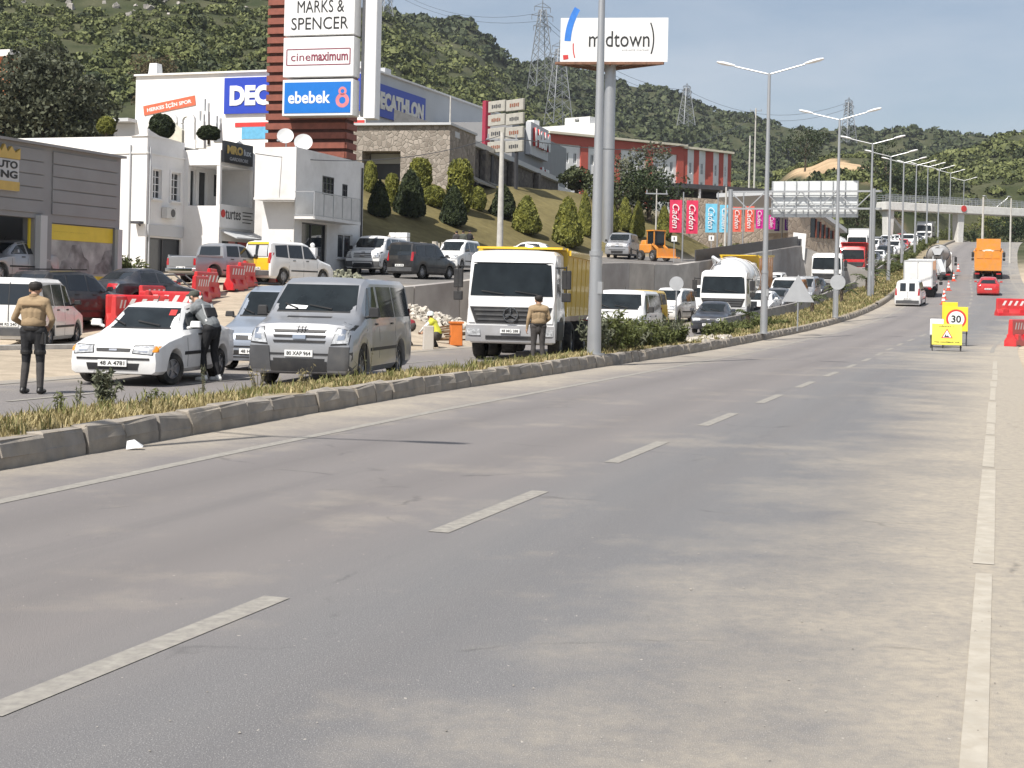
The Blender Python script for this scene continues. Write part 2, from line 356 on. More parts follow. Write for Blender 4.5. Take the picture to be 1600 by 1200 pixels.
# --- asphalt with dust blown in from the verges
def asphalt_mat():
    m = bpy.data.materials.new('asphalt'); m.use_nodes = True; t = m.node_tree; p = t.nodes['Principled BSDF']; L = t.links.new; N = t.nodes.new
    p.inputs['Roughness'].default_value = .82; p.inputs['Specular IOR Level'].default_value = .35
    g = N('ShaderNodeNewGeometry')
    def noise(sc, det=6, rough=.6, vec=None):
        n = N('ShaderNodeTexNoise'); n.inputs['Scale'].default_value = sc; n.inputs['Detail'].default_value = det; n.inputs['Roughness'].default_value = rough; L(vec or g.outputs['Position'], n.inputs['Vector']); return n.outputs['Fac']
    def rng(x, a, b, c=0., d=1.):
        r = N('ShaderNodeMapRange'); L(x, r.inputs[0]); r.inputs[1].default_value = a; r.inputs[2].default_value = b; r.inputs[3].default_value = c; r.inputs[4].default_value = d; return r.outputs[0]
    def math_(op, x, y):
        n = N('ShaderNodeMath'); n.operation = op
        for i, q in enumerate((x, y)):
            if isinstance(q, (int, float)): n.inputs[i].default_value = q
            else: L(q, n.inputs[i])
        return n.outputs[0]
    def mix(f, a, b):
        n = N('ShaderNodeMix'); n.data_type = 'RGBA'
        L(f, n.inputs[0]) if not isinstance(f, float) else setattr(n.inputs[0], 'default_value', f)
        for i, q in ((6, a), (7, b)):
            if isinstance(q, tuple): n.inputs[i].default_value = q + (1,)
            else: L(q, n.inputs[i])
        return n.outputs[2]
    at_ = N('ShaderNodeAttribute'); at_.attribute_name = 'road_uv'   # x along, y offset, z dust
    sx = N('ShaderNodeSeparateXYZ'); L(at_.outputs['Vector'], sx.inputs[0])
    st = N('ShaderNodeCombineXYZ'); L(math_('MULTIPLY', sx.outputs[0], .06), st.inputs[0]); L(sx.outputs[1], st.inputs[1])
    streak = noise(1.6, 6, .65, st.outputs[0])
    sp = noise(70, 3, .7); agg = noise(240, 2, .5)
    base = mix(rng(sp, .3, .75), (.135, .131, .131), (.215, .208, .205))
    base = mix(rng(agg, .56, .70), base, (.31, .30, .285))
    base = mix(math_('MULTIPLY', rng(streak, .35, .7), .55), base, (.235, .222, .21))
    lane = rng(sx.outputs[1], 4.9, 6.3)
    base = mix(math_('MULTIPLY', math_('SUBTRACT', 1., lane), .55), base, (.215, .190, .178))
    base = mix(math_('MULTIPLY', lane, .30), base, (.115, .118, .128))
    def track(c, w, k):
        q = math_('ABSOLUTE', math_('SUBTRACT', sx.outputs[1], c), 0.); return math_('MULTIPLY', rng(q, 0., w, 1., 0.), k)
    tr = math_('ADD', math_('ADD', track(2.55, .55, .5), track(4.3, .55, .4)), math_('ADD', track(6.6, .5, .3), track(8.2, .5, .25)))
    base = mix(math_('MULTIPLY', tr, rng(streak, .3, .65, .3, 1.)), base, (.135, .124, .120))
    oil = math_('MULTIPLY', rng(noise(.9, 5, .6, st.outputs[0]), .58, .72), .35); base = mix(oil, base, (.10, .097, .098))
    rough_ = math_('MULTIPLY', rng(noise(140, 2, .5), .60, .66), lane); base = mix(math_('MULTIPLY', rough_, .7), base, (.42, .41, .39))
    big = noise(.32, 7, .62); big2 = noise(1.1, 8, .68)
    dm = math_('ADD', sx.outputs[2], math_('MULTIPLY', math_('SUBTRACT', math_('ADD', big, math_('MULTIPLY', big2, .8)), .92), 1.5))
    dm = math_('MULTIPLY', rng(dm, .12, .95), .92)
    fine = noise(11, 8, .7)
    dm = math_('MULTIPLY', dm, rng(fine, .25, .6, .35, 1.))
    col = mix(dm, base, (.42, .368, .292))
    speck = rng(noise(30, 2, .5), .735, .76)
    col = mix(speck, col, (.50, .46, .40))
    # old tar seams and patches of a different mix
    cell = N('ShaderNodeTexVoronoi'); cell.feature = 'DISTANCE_TO_EDGE'; cell.inputs['Scale'].default_value = .22
    wv = N('ShaderNodeVectorMath'); wv.operation = 'MULTIPLY_ADD'; wv.inputs[1].default_value = (1.2, 1.2, 0); L(g.outputs['Position'], wv.inputs[2])
    wn = N('ShaderNodeTexNoise'); wn.inputs['Scale'].default_value = .8; wn.inputs['Detail'].default_value = 6; L(g.outputs['Position'], wn.inputs['Vector']); L(wn.outputs['Color'], wv.inputs[0]); L(wv.outputs[0], cell.inputs['Vector'])
    crack = math_('MULTIPLY', rng(cell.outputs['Distance'], .0, .006, 1., 0.), .45)
    col = mix(math_('MULTIPLY', crack, rng(big2, .5, .62)), col, (.05, .05, .05))
    L(col, p.inputs['Base Color'])
    L(rng(dm, 0, .8, .74, .95), p.inputs['Roughness'])
    b = N('ShaderNodeBump'); b.inputs['Strength'].default_value = .55; b.inputs['Distance'].default_value = .012; L(math_('ADD', agg, math_('MULTIPLY', sp, .8)), b.inputs['Height']); L(b.outputs[0], p.inputs['Normal'])
    return m
ASPH = asphalt_mat()
def ribbon(name, s0, s1, d_list, dz, mat, step=1.0, dust=None, parent=None, zfun=None):
    ss = np.arange(s0, s1 + 1e-6, step); nd = len(d_list); vs = []; uv = []
    for s in ss:
        for i, d in enumerate(d_list):
            dv = d(s) if callable(d) else d
            vs.append(road_s(s, dv, dz if zfun is None else zfun(s, dv))); uv.append((s, dv, dust(s, dv) if dust else 0))
    fs = [(i * nd + j, i * nd + j + 1, (i + 1) * nd + j + 1, (i + 1) * nd + j) for i in range(len(ss) - 1) for j in range(nd - 1)]
    me = bpy.data.meshes.new(name); me.from_pydata([tuple(v) for v in vs], [], fs)
    a = me.attributes.new('road_uv', 'FLOAT_VECTOR', 'POINT'); a.data.foreach_set('vector', np.array(uv, np.float32).ravel())
    for p_ in me.polygons: p_.use_smooth = True
    return finish(me, name, mat, parent, fix=False)
S_END = s_of(300)
def dust_r(s, d):
    Y = float(np.interp(s, KS, KP[:, 1])); v = 0
    v = max(v, float(np.interp(d, [5.5, 7.2, 8.6, 9.4], [0, .16, .72, 1.15])) * float(np.interp(Y, [30, 60, 80], [1, .9, .45])))
    v = max(v, float(np.interp(d, [0, .5, 1.3, 2.0], [.85, .8, .45, .0])))
    v = max(v, float(np.interp(d, [2.5, 4.2, 5.2, 6], [0, .12, .12, 0])))
    e = math.exp(-((Y - 50) / 9) ** 2) * float(np.interp(d, [4, 7, 9], [0, .55, 1])); return max(v, e)
road = struct(ribbon('road', 0, S_END, [-.3, .4, .9, 1.4, 2.2, 3.2, 4.2, 5.2, 6.2, 7.0, 7.8, 8.6, 9.3, 10.0], 0, ASPH, dust=dust_r))
oppo = struct(ribbon('opposite_carriageway', 0, S_END, [(lambda s, f=f: float(opp_l(np.interp(s, KS, KP[:, 1]))) * (1 - f) - 1.45 * f) for f in (0, .09, .22, .4, .56, .72, .86, 1)], -.005, ASPH, dust=lambda s, d: float(np.interp(d, [-11, -7.6, -6.8, -5.8, -2.2, -1.5], [.9, .9, .5, .05, .0, .35]))))
PAINT = nmat('road_paint', (.295, .278, .245), rough=.8, var=.14, scale=12, dirt=(.205, .19, .178), dirt_amt=.9, dscale=16, spec=.2)
def marking(name, s0, s1, d, w, parent, dz=.004, step=1.0, mat=PAINT):
    return ribbon(name, s0, s1, [d - w / 2, d + w / 2], dz, mat, step=min(step, (s1 - s0) / 2), parent=parent)
def marking_l(s, o): return 1.5 + float(np.interp(np.interp(s, KS, KP[:, 1]), [6, 12, 16, 22], [.55, .36, .17, .0])) + o
ribbon('edge_line', 4, S_END, [lambda s: marking_l(s, -.075), lambda s: marking_l(s, .075)], .004, PAINT, parent=road)
_er = random.Random(5); s = s_of(3)
while s < s_of(46):
    e = s + _er.uniform(2.0, 6.5); marking('edge_line', s, e, 9.24 + _er.uniform(-.012, .012), .12 + _er.uniform(-.02, .02), road, step=.5, mat=nmat('worn_white_line', (.41, .375, .315), rough=.8, var=.12, scale=5, dirt=(.36, .32, .26), dirt_amt=1., dscale=9, spec=.2)); s = e + _er.uniform(.01, .07)
marking('edge_line', s_of(56), S_END, 9.1, .15, road)
s = s_of(7.6); per = 5.0
while s < s_of(170):
    marking('lane_dash', s, s + 2.85, 5.5, .16, road, step=.5); s += per
marking('edge_line', 4, S_END, -1.95, .14, oppo, dz=.003); ribbon('edge_line', 4, S_END, [lambda s: float(opp_l(np.interp(s, KS, KP[:, 1]))) + .55, lambda s: float(opp_l(np.interp(s, KS, KP[:, 1]))) + .69], .003, PAINT, parent=oppo)
s = s_of(6)
while s < s_of(110):
    marking('lane_dash', s, s + 2.5, -4.5, .14, oppo, dz=.003, step=.5); s += per

# --- raised median with its stone kerb
def med_w(s):
    Y = float(np.interp(s, KS, KP[:, 1])); return float(np.interp(Y, [0, 50, 62, 75, 100, 130, 300], [-1.7, -1.6, -2.2, -3.4, -3.8, -3.2, -2.6]))
def med_z(s, d):
    w = med_w(s); e = min(1, max(0, (d - w) / .35)); b = vnoise(np.array([s]), np.array([d * 3.0]), 1.3, 3)[0] * .07
    Y = float(np.interp(s, KS, KP[:, 1])); fall = float(np.interp(Y, [50, 64], [.09, .04])); f = min(1, max(0, (kd(s) - .2 - d) / (kd(s) - .2 - w)))
    return (.265 - fall * f + b * .6) * e + (-.02) * (1 - e)
MEDM = nmat('median_earth', (.30, .25, .165), rough=.95, var=.3, scale=4, bump=.7, bscale=25, dist=.03, spec=.1)
median = struct(ribbon('median', 0, S_END, [lambda s: med_w(s), lambda s: med_w(s) + .35, lambda s: med_w(s) * .6, lambda s: med_w(s) * .35, lambda s: kd(s) - .2], 0, MEDM, step=.5, zfun=med_z))
STONE = nmat('kerb_stone', (.27, .245, .215), rough=.9, var=.2, scale=4, bump=.5, bscale=40, dirt=(.40, .34, .26), dirt_amt=.6, dscale=3.0, spec=.2)
kerb = tag(thing('kerb', None, None), kind='structure')
def kerb_stone_mesh(L):
    mb = MB(); prof = [(0, -.05), (0, .13), (-.035, .275), (-.06, .30), (-.21, .30), (-.23, .27), (-.23, -.05)]
    mb.prism(prof, 0, L, axis='X'); me = bpy.data.meshes.new('kerb_stone'); me.from_pydata([(v[1], v[0], v[2]) for v in mb.v], [], mb.f)
    return finish(me, 'kerb_stone', STONE, kerb, bevel=.012)
KSM = []
for q in range(6):
    ks0 = kerb_stone_mesh(.742 - .012 * (q % 3)); m_ = ks0.data; bpy.data.objects.remove(ks0); KSM.append(m_)
    for v in m_.vertices:
        v.co += Vector((random.uniform(-.012, .012), random.uniform(-.01, .01), random.uniform(-.014, .006) - (.03 if q in (2, 5) and v.co.z > .25 and v.co.y > .6 and v.co.x > -.1 else 0)))
ks_me = KSM[0]
s = s_of(3); n = 0
while n < 130:
    o = bpy.data.objects.new('kerb_stone', random.choice(KSM)); COL.objects.link(o); o.parent = kerb
    a = road_s(s, kd(s) - .01); b = road_s(s + .75, kd(s + .75) - .01); d = b - a
    o.location = a + Vector((random.uniform(-.012, .012), random.uniform(-.008, .008), random.uniform(-.02, .008)))
    o.rotation_euler = (random.uniform(-.035, .035), random.uniform(-.03, .03), math.atan2(d.y, d.x) - R(90) + random.uniform(-.022, .022))
    s += .757; n += 1
kr = ribbon('kerb_run', s, S_END, [0, -.005, -.05, -.22, -.24], 0, STONE, zfun=lambda s, d: {0: -.03, -.005: .15, -.05: .32, -.22: .32, -.24: 0}[d], parent=kerb)
# right-hand kerb, near the camera only
s = s_of(3)
while s < s_of(29.5):
    o = bpy.data.objects.new('kerb_stone', ks_me); COL.objects.link(o); o.parent = kerb
    a = road_s(s, 9.85); b = road_s(s + .75, 9.85); d = a - b
    o.location = Vector(b) + Vector((0, 0, -.17 + random.uniform(-.01, .01))); o.rotation_euler = (0, 0, math.atan2(d.y, d.x) - R(90)); s += .757
# ================================================================== buildings
WHITE = nmat('white_render', (.80, .79, .77), rough=.85, var=.03, scale=.8, dirt=(.52, .50, .46), dirt_amt=.28, dscale=.9, bump=.15, bscale=30)
WHITE2 = nmat('old_white_render', (.72, .71, .69), rough=.88, var=.05, scale=.8, dirt=(.42, .40, .37), dirt_amt=.45, dscale=.7, bump=.2, bscale=30)
GREYCLAD = nmat('grey_cladding', (.255, .258, .265), rough=.55, var=.06, scale=1.2, dirt=(.25, .23, .21), dirt_amt=.3, dscale=.8)
GREYLT = nmat('light_grey_cladding', (.50, .51, .52), rough=.5, var=.04, scale=.5)
CONC = nmat('concrete', (.45, .425, .39), rough=.92, var=.16, scale=.7, dirt=(.24, .21, .185), dirt_amt=.6, dscale=.55, bump=.35, bscale=18)
GLASS = nmat('dark_glass', (.018, .022, .026), rough=.05, var=0, spec=.7)
GLASSB = nmat('shop_glass', (.05, .055, .06), rough=.08, var=.2, scale=.6)
FRAMEW = nmat('white_upvc', (.78, .78, .77), rough=.4, var=.02)
FRAMED = nmat('dark_metal', (.055, .055, .06), rough=.45, var=.1)
STEEL = nmat('galvanised', (.46, .47, .48), rough=.42, metal=.65, var=.1, scale=2, dirt=(.30, .28, .25), dirt_amt=.35, dscale=2)
BLACKS = nmat('sign_black', (.015, .015, .017), rough=.4, var=.05)
BLUE = nmat('sign_blue', (.022, .055, .42), rough=.4, var=.03)
BLUE2 = nmat('sign_cyan_blue', (.008, .16, .55), rough=.35, var=.04)
SIGNW = nmat('sign_white', (.80, .80, .79), rough=.4, var=.03, dirt=(.5, .49, .46), dirt_amt=.25, dscale=.5)
INK = nmat('ink_black', (.02, .02, .02), rough=.5, var=0)
REDP = nmat('sign_red', (.56, .045, .04), rough=.45, var=.06)
YELP = nmat('sign_yellow', (.72, .55, .045), rough=.45, var=.05)
GOLD = nmat('sign_gold', (.52, .36, .09), rough=.45, var=.08)
WOODR = nmat('redbrown_slat', (.22, .065, .04), rough=.6, var=.16, scale=3)
TERRA = nmat('terracotta_red', (.46, .095, .065), rough=.8, var=.06, scale=.6)
CREAM = nmat('cream_render', (.66, .60, .47), rough=.85, var=.05, scale=.6)
def stone_mat(name, c1, c2, mortar, scale):
    m = bpy.data.materials.new(name); m.use_nodes = True; t = m.node_tree; p = t.nodes['Principled BSDF']; L = t.links.new; N = t.nodes.new
    p.inputs['Roughness'].default_value = .9; p.inputs['Specular IOR Level'].default_value = .2
    g = N('ShaderNodeNewGeometry'); v = N('ShaderNodeTexVoronoi'); v.inputs['Scale'].default_value = scale; L(g.outputs['Position'], v.inputs['Vector'])
    e = N('ShaderNodeTexVoronoi'); e.feature = 'DISTANCE_TO_EDGE'; e.inputs['Scale'].default_value = scale; L(g.outputs['Position'], e.inputs['Vector'])
    sx = N('ShaderNodeSeparateColor'); L(v.outputs['Color'], sx.inputs[0])
    k = N('ShaderNodeMix'); k.data_type = 'RGBA'; k.inputs[6].default_value = tuple(c1) + (1,); k.inputs[7].default_value = tuple(c2) + (1,); L(sx.outputs[0], k.inputs[0])
    r = N('ShaderNodeMapRange'); r.inputs[1].default_value = .03; r.inputs[2].default_value = .09; L(e.outputs['Distance'], r.inputs[0])
    k2 = N('ShaderNodeMix'); k2.data_type = 'RGBA'; k2.inputs[6].default_value = tuple(mortar) + (1,); L(r.outputs[0], k2.inputs[0]); L(k.outputs[2], k2.inputs[7]); L(k2.outputs[2], p.inputs['Base Color'])
    b = N('ShaderNodeBump'); b.inputs['Strength'].default_value = .8; b.inputs['Distance'].default_value = .05; L(r.outputs[0], b.inputs['Height']); L(b.outputs[0], p.inputs['Normal'])
    MATS[name] = m; return m
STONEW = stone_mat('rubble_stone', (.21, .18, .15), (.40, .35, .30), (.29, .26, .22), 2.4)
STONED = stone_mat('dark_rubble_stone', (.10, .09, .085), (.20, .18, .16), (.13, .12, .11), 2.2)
STONEB = stone_mat('beige_stone', (.36, .29, .22), (.50, .42, .33), (.40, .33, .26), 1.6)

UPV = Vector((0, 0, 1))
class Bld:
    """a building whose local x axis runs along its camera-side face (A, y=0) and local y along its road-side face (B, x=0)"""
    def __init__(s, name, label, cat, px, Y, base, theta=20., group=None, py=440):
        th = R(theta); s.U = Vector((math.cos(th), -math.sin(th), 0)); s.V = Vector((math.sin(th), math.cos(th), 0))
        p = at(px, py, Y); s.C = Vector((p.x, p.y, base)); s.root = thing(name, label, cat, s.C, -th, group)
    def B(s, px, py, x0=0.):
        d = ray(px, py); c = s.C + s.U * x0; m = (d.x * c.y - c.x) / (s.V.x - d.x * s.V.y); Y = c.y + s.V.y * m
        return m, CAM_H + d.z * Y - s.C.z
    def A(s, px, py, y0=0.):
        d = ray(px, py); c = s.C + s.V * y0; m = (d.x * c.y - c.x) / (s.U.x - d.x * s.U.y); Y = c.y + s.U.y * m
        return m, CAM_H + d.z * Y - s.C.z
def wall(mb, p0, u, L, H, holes=(), depth=.16, mi=0):
    p0 = Vector(p0); u = Vector(u); n = u.cross(UPV)
    xs = sorted({0., L} | {max(0., min(L, a)) for h in holes for a in h[:2]}); zs = sorted({0., H} | {max(0., min(H, a)) for h in holes for a in h[2:4]})
    P = lambda x, z, d=0.: p0 + u * x + UPV * z - n * d
    for i in range(len(xs) - 1):
        for j in range(len(zs) - 1):
            cx, cz = (xs[i] + xs[i + 1]) / 2, (zs[j] + zs[j + 1]) / 2
            if any(h[0] < cx < h[1] and h[2] < cz < h[3] for h in holes): continue
            mb.quad(P(xs[i], zs[j]), P(xs[i + 1], zs[j]), P(xs[i + 1], zs[j + 1]), P(xs[i], zs[j + 1]), mi)
    for a, b, c, d in holes:
        for q in (((a, c), (a, d)), ((b, d), (b, c)), ((b, c), (a, c)), ((a, d), (b, d))):
            mb.quad(P(*q[0]), P(*q[0], depth), P(*q[1], depth), P(*q[1]), mi)
    return mb
def window(parent, p0, u, rect, fm=FRAMEW, pm=GLASS, nx=2, nz=1, setback=.1, sill=None, fw=.06, surround=None, name='window'):
    a, b, c, d = rect; p0 = Vector(p0); u = Vector(u); n = u.cross(UPV)
    P = lambda x, z, e=0.: p0 + u * x + UPV * z - n * e
    M = Matrix((u, n, UPV)).transposed(); mb = MB(); W, Hh = b - a, d - c
    def bx(x0, x1, z0, z1, e, t): mb.box(P((x0 + x1) / 2, (z0 + z1) / 2, e), (x1 - x0, t, z1 - z0), M=M)
    bx(a, a + fw, c, d, setback, .07); bx(b - fw, b, c, d, setback, .07); bx(a + fw, b - fw, c, c + fw, setback, .07); bx(a + fw, b - fw, d - fw, d, setback, .07)
    for i in range(1, nx): x = a + W * i / nx; bx(x - fw * .45, x + fw * .45, c + fw, d - fw, setback, .05)
    for i in range(1, nz): z = c + Hh * i / nz; bx(a + fw, b - fw, z - fw * .3, z + fw * .3, setback + .001, .04)
    w = mb.build(name, fm, parent)
    mb = MB(); mb.box(P((a + b) / 2, (c + d) / 2, setback + .03), (W - .02, .012, Hh - .02), M=M); mb.build('pane', pm, w)
    if sill: mb = MB(); mb.box(P((a + b) / 2, c - .04, -.05), (W + .16, .16, .07), M=M); mb.build('sill', sill, w)
    if surround:
        mb = MB(); t = .12
        for r_ in ((a - t, a, c, d + t), (b, b + t, c, d + t), (a, b, d, d + t), (a - t, b + t, c - t, c)):
            mb.box(P((r_[0] + r_[1]) / 2, (r_[2] + r_[3]) / 2, -.03), (r_[1] - r_[0], .06, r_[3] - r_[2]), M=M)
        mb.build('surround', surround, w)
    return w
def panel(name, parent, p0, u, rect, mat, thick=.08, off=.0, bevel=0.):
    a, b, c, d = rect; u = Vector(u); n = u.cross(UPV); mb = MB()
    mb.box(Vector(p0) + u * (a + b) / 2 + UPV * (c + d) / 2 + n * (off + thick / 2), (b - a, thick, d - c), M=Matrix((u, n, UPV)).transposed())
    return mb.build(name, mat, parent, bevel=bevel)
def sign_text(parent, p0, u, rect, body, mat, off, **k):
    a, b, c, d = rect; u = Vector(u); n = u.cross(UPV)
    return text('lettering', body, b - a, d - c, mat, plane_m(Vector(p0) + u * (a + b) / 2 + UPV * (c + d) / 2 + n * off, u, UPV), parent, **k)
UX, UY = Vector((1, 0, 0)), Vector((0, 1, 0)); O3 = Vector((0, 0, 0))
def rct(f, px0, px1, py0, py1):
    """rectangle on a face from survey pixels: left/right columns and top/bottom rows at the middle"""
    x0 = f(px0, py0)[0]; x1 = f(px1, py0)[0]; pm = (px0 + px1) / 2; return (x0, x1, f(pm, py1)[1], f(pm, py0)[1])

# --- grey body shop -------------------------------------------------
b = Bld('body_shop', 'dark grey panelled body shop with yellow repair banner and crowned gold sign', 'building', 0, 50, 1.75, 20.); rt = b.root
y1 = b.B(188, 300)[0]; y0 = -6.; Htop = b.B(0, 217)[1]
P0 = Vector((0, y0, 0)); L = y1 - y0
bay = [v - y0 for v in (b.B(-60, 400)[0], b.B(53, 400)[0])]; ban = [v - y0 for v in (b.B(80, 400)[0], b.B(179, 400)[0])]
zb = b.B(26, 338)[1]; zn = b.B(130, 352)[1]
mb = MB(); wall(mb, P0, UY, L, Htop, [(bay[0], bay[1], 0.02, zb), (ban[0], ban[1], .12, zn)], depth=.5)
mb.quad((0, y1, 0), (-9, y1, 0), (-9, y1, Htop), (0, y1, Htop)); mb.quad((0, y0, 0), (-9, y0, 0), (-9, y0, Htop), (0, y0, Htop))
mb.box((-4.55, (y0 + y1) / 2, Htop - .35), (9, L - .1, .1)); mb.box((-7.5, (y0 + y1) / 2, 1.5), (.1, L - .2, 3)); mb.box((-3.9, (y0 + y1) / 2, .0), (7.3, L - .2, .06))
mb.build('wall', GREYCLAD, rt)
split = ban[0] - .55
for j in range(5):
    z0 = zb + .18 + (Htop - zb - .3) * j / 5; z1 = zb + .18 + (Htop - zb - .3) * (j + 1) / 5 - .035
    for k, (a, c) in enumerate(((.1, split), (split + .5, L - .25))): panel('cladding_panel', rt, P0, UY, (a, c, z0, z1), GREYCLAD, .05, .002, bevel=.008)
mb = MB(); mb.box((.09, (y0 + y1) / 2, Htop + .03), (.3, L + .06, .09)); mb.build('coping', GREYCLAD, rt)
panel('pier', rt, P0, UY, (bay[1] + .05, bay[1] + .42, 0, zb + .1), GREYLT, .22, .002)
panel('pier', rt, P0, UY, (ban[1] + .0, ban[1] + .28, 0, zn - .05), GREYLT, .14, .004)
bs = panel('banner', rt, P0, UY, (ban[0] + .02, ban[1] - .02, .15, zn - .02), nmat('banner_grey', (.42, .42, .41), rough=.5, var=.5, scale=.9, dirt=(.12, .12, .12), dirt_amt=.7, dscale=.8), .03, -.12)
zt = zn - (zn) * .27
panel('banner_strip', rt, P0, UY, (ban[0] + .04, ban[1] - .04, zt, zn - .04), YELP, .02, -.088)
sign_text(rt, P0, UY, (ban[0] + .2, ban[0] + 2.2, zt + .3, zn - .3), 'Hasar Onarım', INK, -.06, depth=.008)
panel('banner_strip', rt, P0, UY, (ban[0] + .04, ban[1] - .04, .16, .34), YELP, .02, -.087)
# two damaged cars printed on the banner
mb = MB()
for ox, sc in ((.55, 1.), (2.6, .9)):
    n_ = Vector((-.078, 0, 0)); q = [(0, .35), (.15, .75), (.5, .85), (.8, 1.35), (1.3, 1.4), (1.55, .95), (1.85, .8), (1.9, .4)]
    mb.add([Vector((-.0855, y0 + ban[0] + ox + a * sc * .95, c * sc + .1)) for a, c in q], [tuple(range(len(q)))])
mb.build('banner_print', nmat('print_grey', (.22, .22, .22), rough=.5, var=.6, scale=2.5), rt, fix=False)
panel('door_frame', rt, P0, UY, (bay[1] - .12, bay[1] - .02, .05, zb - .02), YELP, .06, -.2)
sy = b.B(0, 300)[0] - y0; r_ = b.B(24, 300)[0] - y0; w_ = (r_ - sy) * 2.05
zt_, zb_ = b.B(10, 228)[1], b.B(10, 298)[1]
sg = panel('sign_board', rt, P0, UY, (r_ - w_, r_, zb_, zt_ - (zt_ - zb_) * .28), GREYLT, .1, .06, bevel=.03)
crown = [(r_ - w_, zt_ - (zt_ - zb_) * .28), (r_, zt_ - (zt_ - zb_) * .28), (r_, zt_ - .05), (r_ - w_ * .15, zt_ - (zt_ - zb_) * .14), (r_ - w_ * .28, zt_), (r_ - w_ * .4, zt_ - (zt_ - zb_) * .14), (r_ - w_ * .5, zt_ + .05), (r_ - w_ * .6, zt_ - (zt_ - zb_) * .14), (r_ - w_ * .72, zt_), (r_ - w_ * .85, zt_ - (zt_ - zb_) * .14), (r_ - w_, zt_ - .05)]
mb = MB(); mb.prism([(a + y0, c) for a, c in crown], .06, .18, axis='X'); mb.build('sign_crown', GOLD, rt)
panel('sign_band', rt, P0, UY, (r_ - w_ + .02, r_ - .02, zb_ + .01, zb_ + (zt_ - zb_) * .21), GOLD, .06, .13)
sign_text(rt, P0, UY, (r_ - w_ + .12, r_ - .12, zb_ + (zt_ - zb_) * .50, zb_ + (zt_ - zb_) * .67), 'AUTO', INK, .165, bold=.03); sign_text(rt, P0, UY, (r_ - w_ + .12, r_ - .12, zb_ + (zt_ - zb_) * .28, zb_ + (zt_ - zb_) * .45), 'KING', INK, .165, bold=.03)

# --- white two-storey shop building ---------------------------------
b = Bld('white_shop_building', 'white two-storey shop building with balcony, black and gold sign and ground-floor shops', 'building', 228, 70, 2.35, 20., py=330); rt = b.root
Ht = b.B(228, 212)[1]; yB = b.B(287, 300)[0]
Wn = [rct(b.B, 238, 252, 265, 311), rct(b.B, 267, 281, 270, 315)]; shop = rct(b.B, 231, 280, 362, 425); shop = (.12, yB - .15, .0, b.B(250, 372)[1])
xp = 2.05; yE = b.B(398, 330, xp)[0]   # forward volume
zfl = b.A(312, 322, yB)[1]; zlin = b.A(312, 258, yB)[1]; zbal = b.A(312, 358, yB)[1]
mb = MB()
wall(mb, (-26, 0, 0), UX, 26, Ht, depth=.1); wall(mb, O3, UY, yB, Ht, Wn + [shop])
zT = Ht - .35
# forward volume: balcony void cut through both faces
wall(mb, (0, yB, 0), UX, xp, zT, [(.25, xp - .02, zfl + .02, zlin)], depth=.2)
wall(mb, (xp, yB, 0), UY, yE - yB, zT, [(.02, yE - yB - .25, zfl + .02, zlin), (.3, yE - yB - .3, 0.02, zbal - .55)], depth=.2)
mb.quad((xp, yE, 0), (-8, yE, 0), (-8, yE, zT), (xp, yE, zT)); mb.quad((-26, 0, Ht - .2), (0, 0, Ht - .2), (0, 9, Ht - .2), (-26, 9, Ht - .2)); mb.quad((-.5, yB, zT - .1), (xp, yB, zT - .1), (xp, yE, zT - .1), (-.5, yE, zT - .1))
mb.quad((-1, yB, zfl - .1), (xp - .02, yB + .02, zfl - .1), (xp - .02, yE, zfl - .1), (-1, yE, zfl - .1)); mb.quad((-1, yB, zlin + .0), (xp - .02, yB + .02, zlin + .02), (xp - .02, yE, zlin + .02), (-1, yE, zlin))
wall(mb, (.05, yB + .01, zfl - .1), UY, yE - yB, zlin - zfl + .15, [(.4, 1.0, .1, 2.0), (1.3, 2.1, .1, 2.0), (2.7, 3.3, .7, 2.0)], depth=.15)
mb.build('wall', WHITE, rt)
mb = MB(); mb.prism([(-.9, Ht), (0.02, Ht), (.02, Ht + .35), (-.12, Ht + .32), (-.3, Ht + .12), (-.6, Ht + .04)], -.06, .14); mb.prism([(-.06, Ht), (yB * .9, Ht), (yB * .3, Ht + .1), (.3, Ht + .25), (0, Ht + .34)], -.14, .04, axis='X')
mb.build('parapet_horn', WHITE, rt)
mb = MB(); mb.prism([(yB + .2, zT), (yE + .1, zT), (yE - .2, zT + .1), ((yB + yE) / 2, zT + .62), (yB + .5, zT + .1)], xp - .14, xp + .03, axis='X'); mb.build('gable', WHITE, rt)
mb = MB(); zc = b.B(228, 238)[1]; mb.box((-13, -.02, zc), (26, .06, .08)); mb.box((.02, yB / 2, zc), (.06, yB, .08)); mb.build('string_course', WHITE, rt)
for r_ in Wn: window(rt, O3, UY, r_, FRAMEW, GLASS, 2, 4, sill=WHITE, surround=WHITE)
for r_ in ((.4, 1.0, .1, 2.0), (1.3, 2.1, .1, 2.0), (2.7, 3.3, .7, 2.0)): window(rt, (.05, yB + .01, zfl - .1), UY, r_, FRAMEW, GLASS, 1, 1, fw=.09)
window(rt, O3, UY, shop, FRAMED, GLASSB, 2, 1, setback=.12, name='shop_window')
panel('shop_sign', rt, O3, UY, (.1, yB - .1, shop[3] + .08, shop[3] + .62), GREYLT, .08, .01)
sign_text(rt, O3, UY, (.9, 2.2, shop[3] + .36, shop[3] + .5), 'OTO', INK, .1) if False else None
s2 = (.3, yE - yB - .3, .02, zbal - .55); window(rt, (xp, yB, 0), UY, s2, FRAMED, GLASSB, 2, 1, setback=.14, name='shop_window')
panel('goods', rt, (xp, yB, 0), UY, (2.0, 2.9, .9, 2.0), REDP, .05, -.13); panel('goods', rt, (xp, yB, 0), UY, (1.1, 1.7, 1.5, 2.0), nmat('pink_poster', (.6, .25, .24)), .05, -.128)
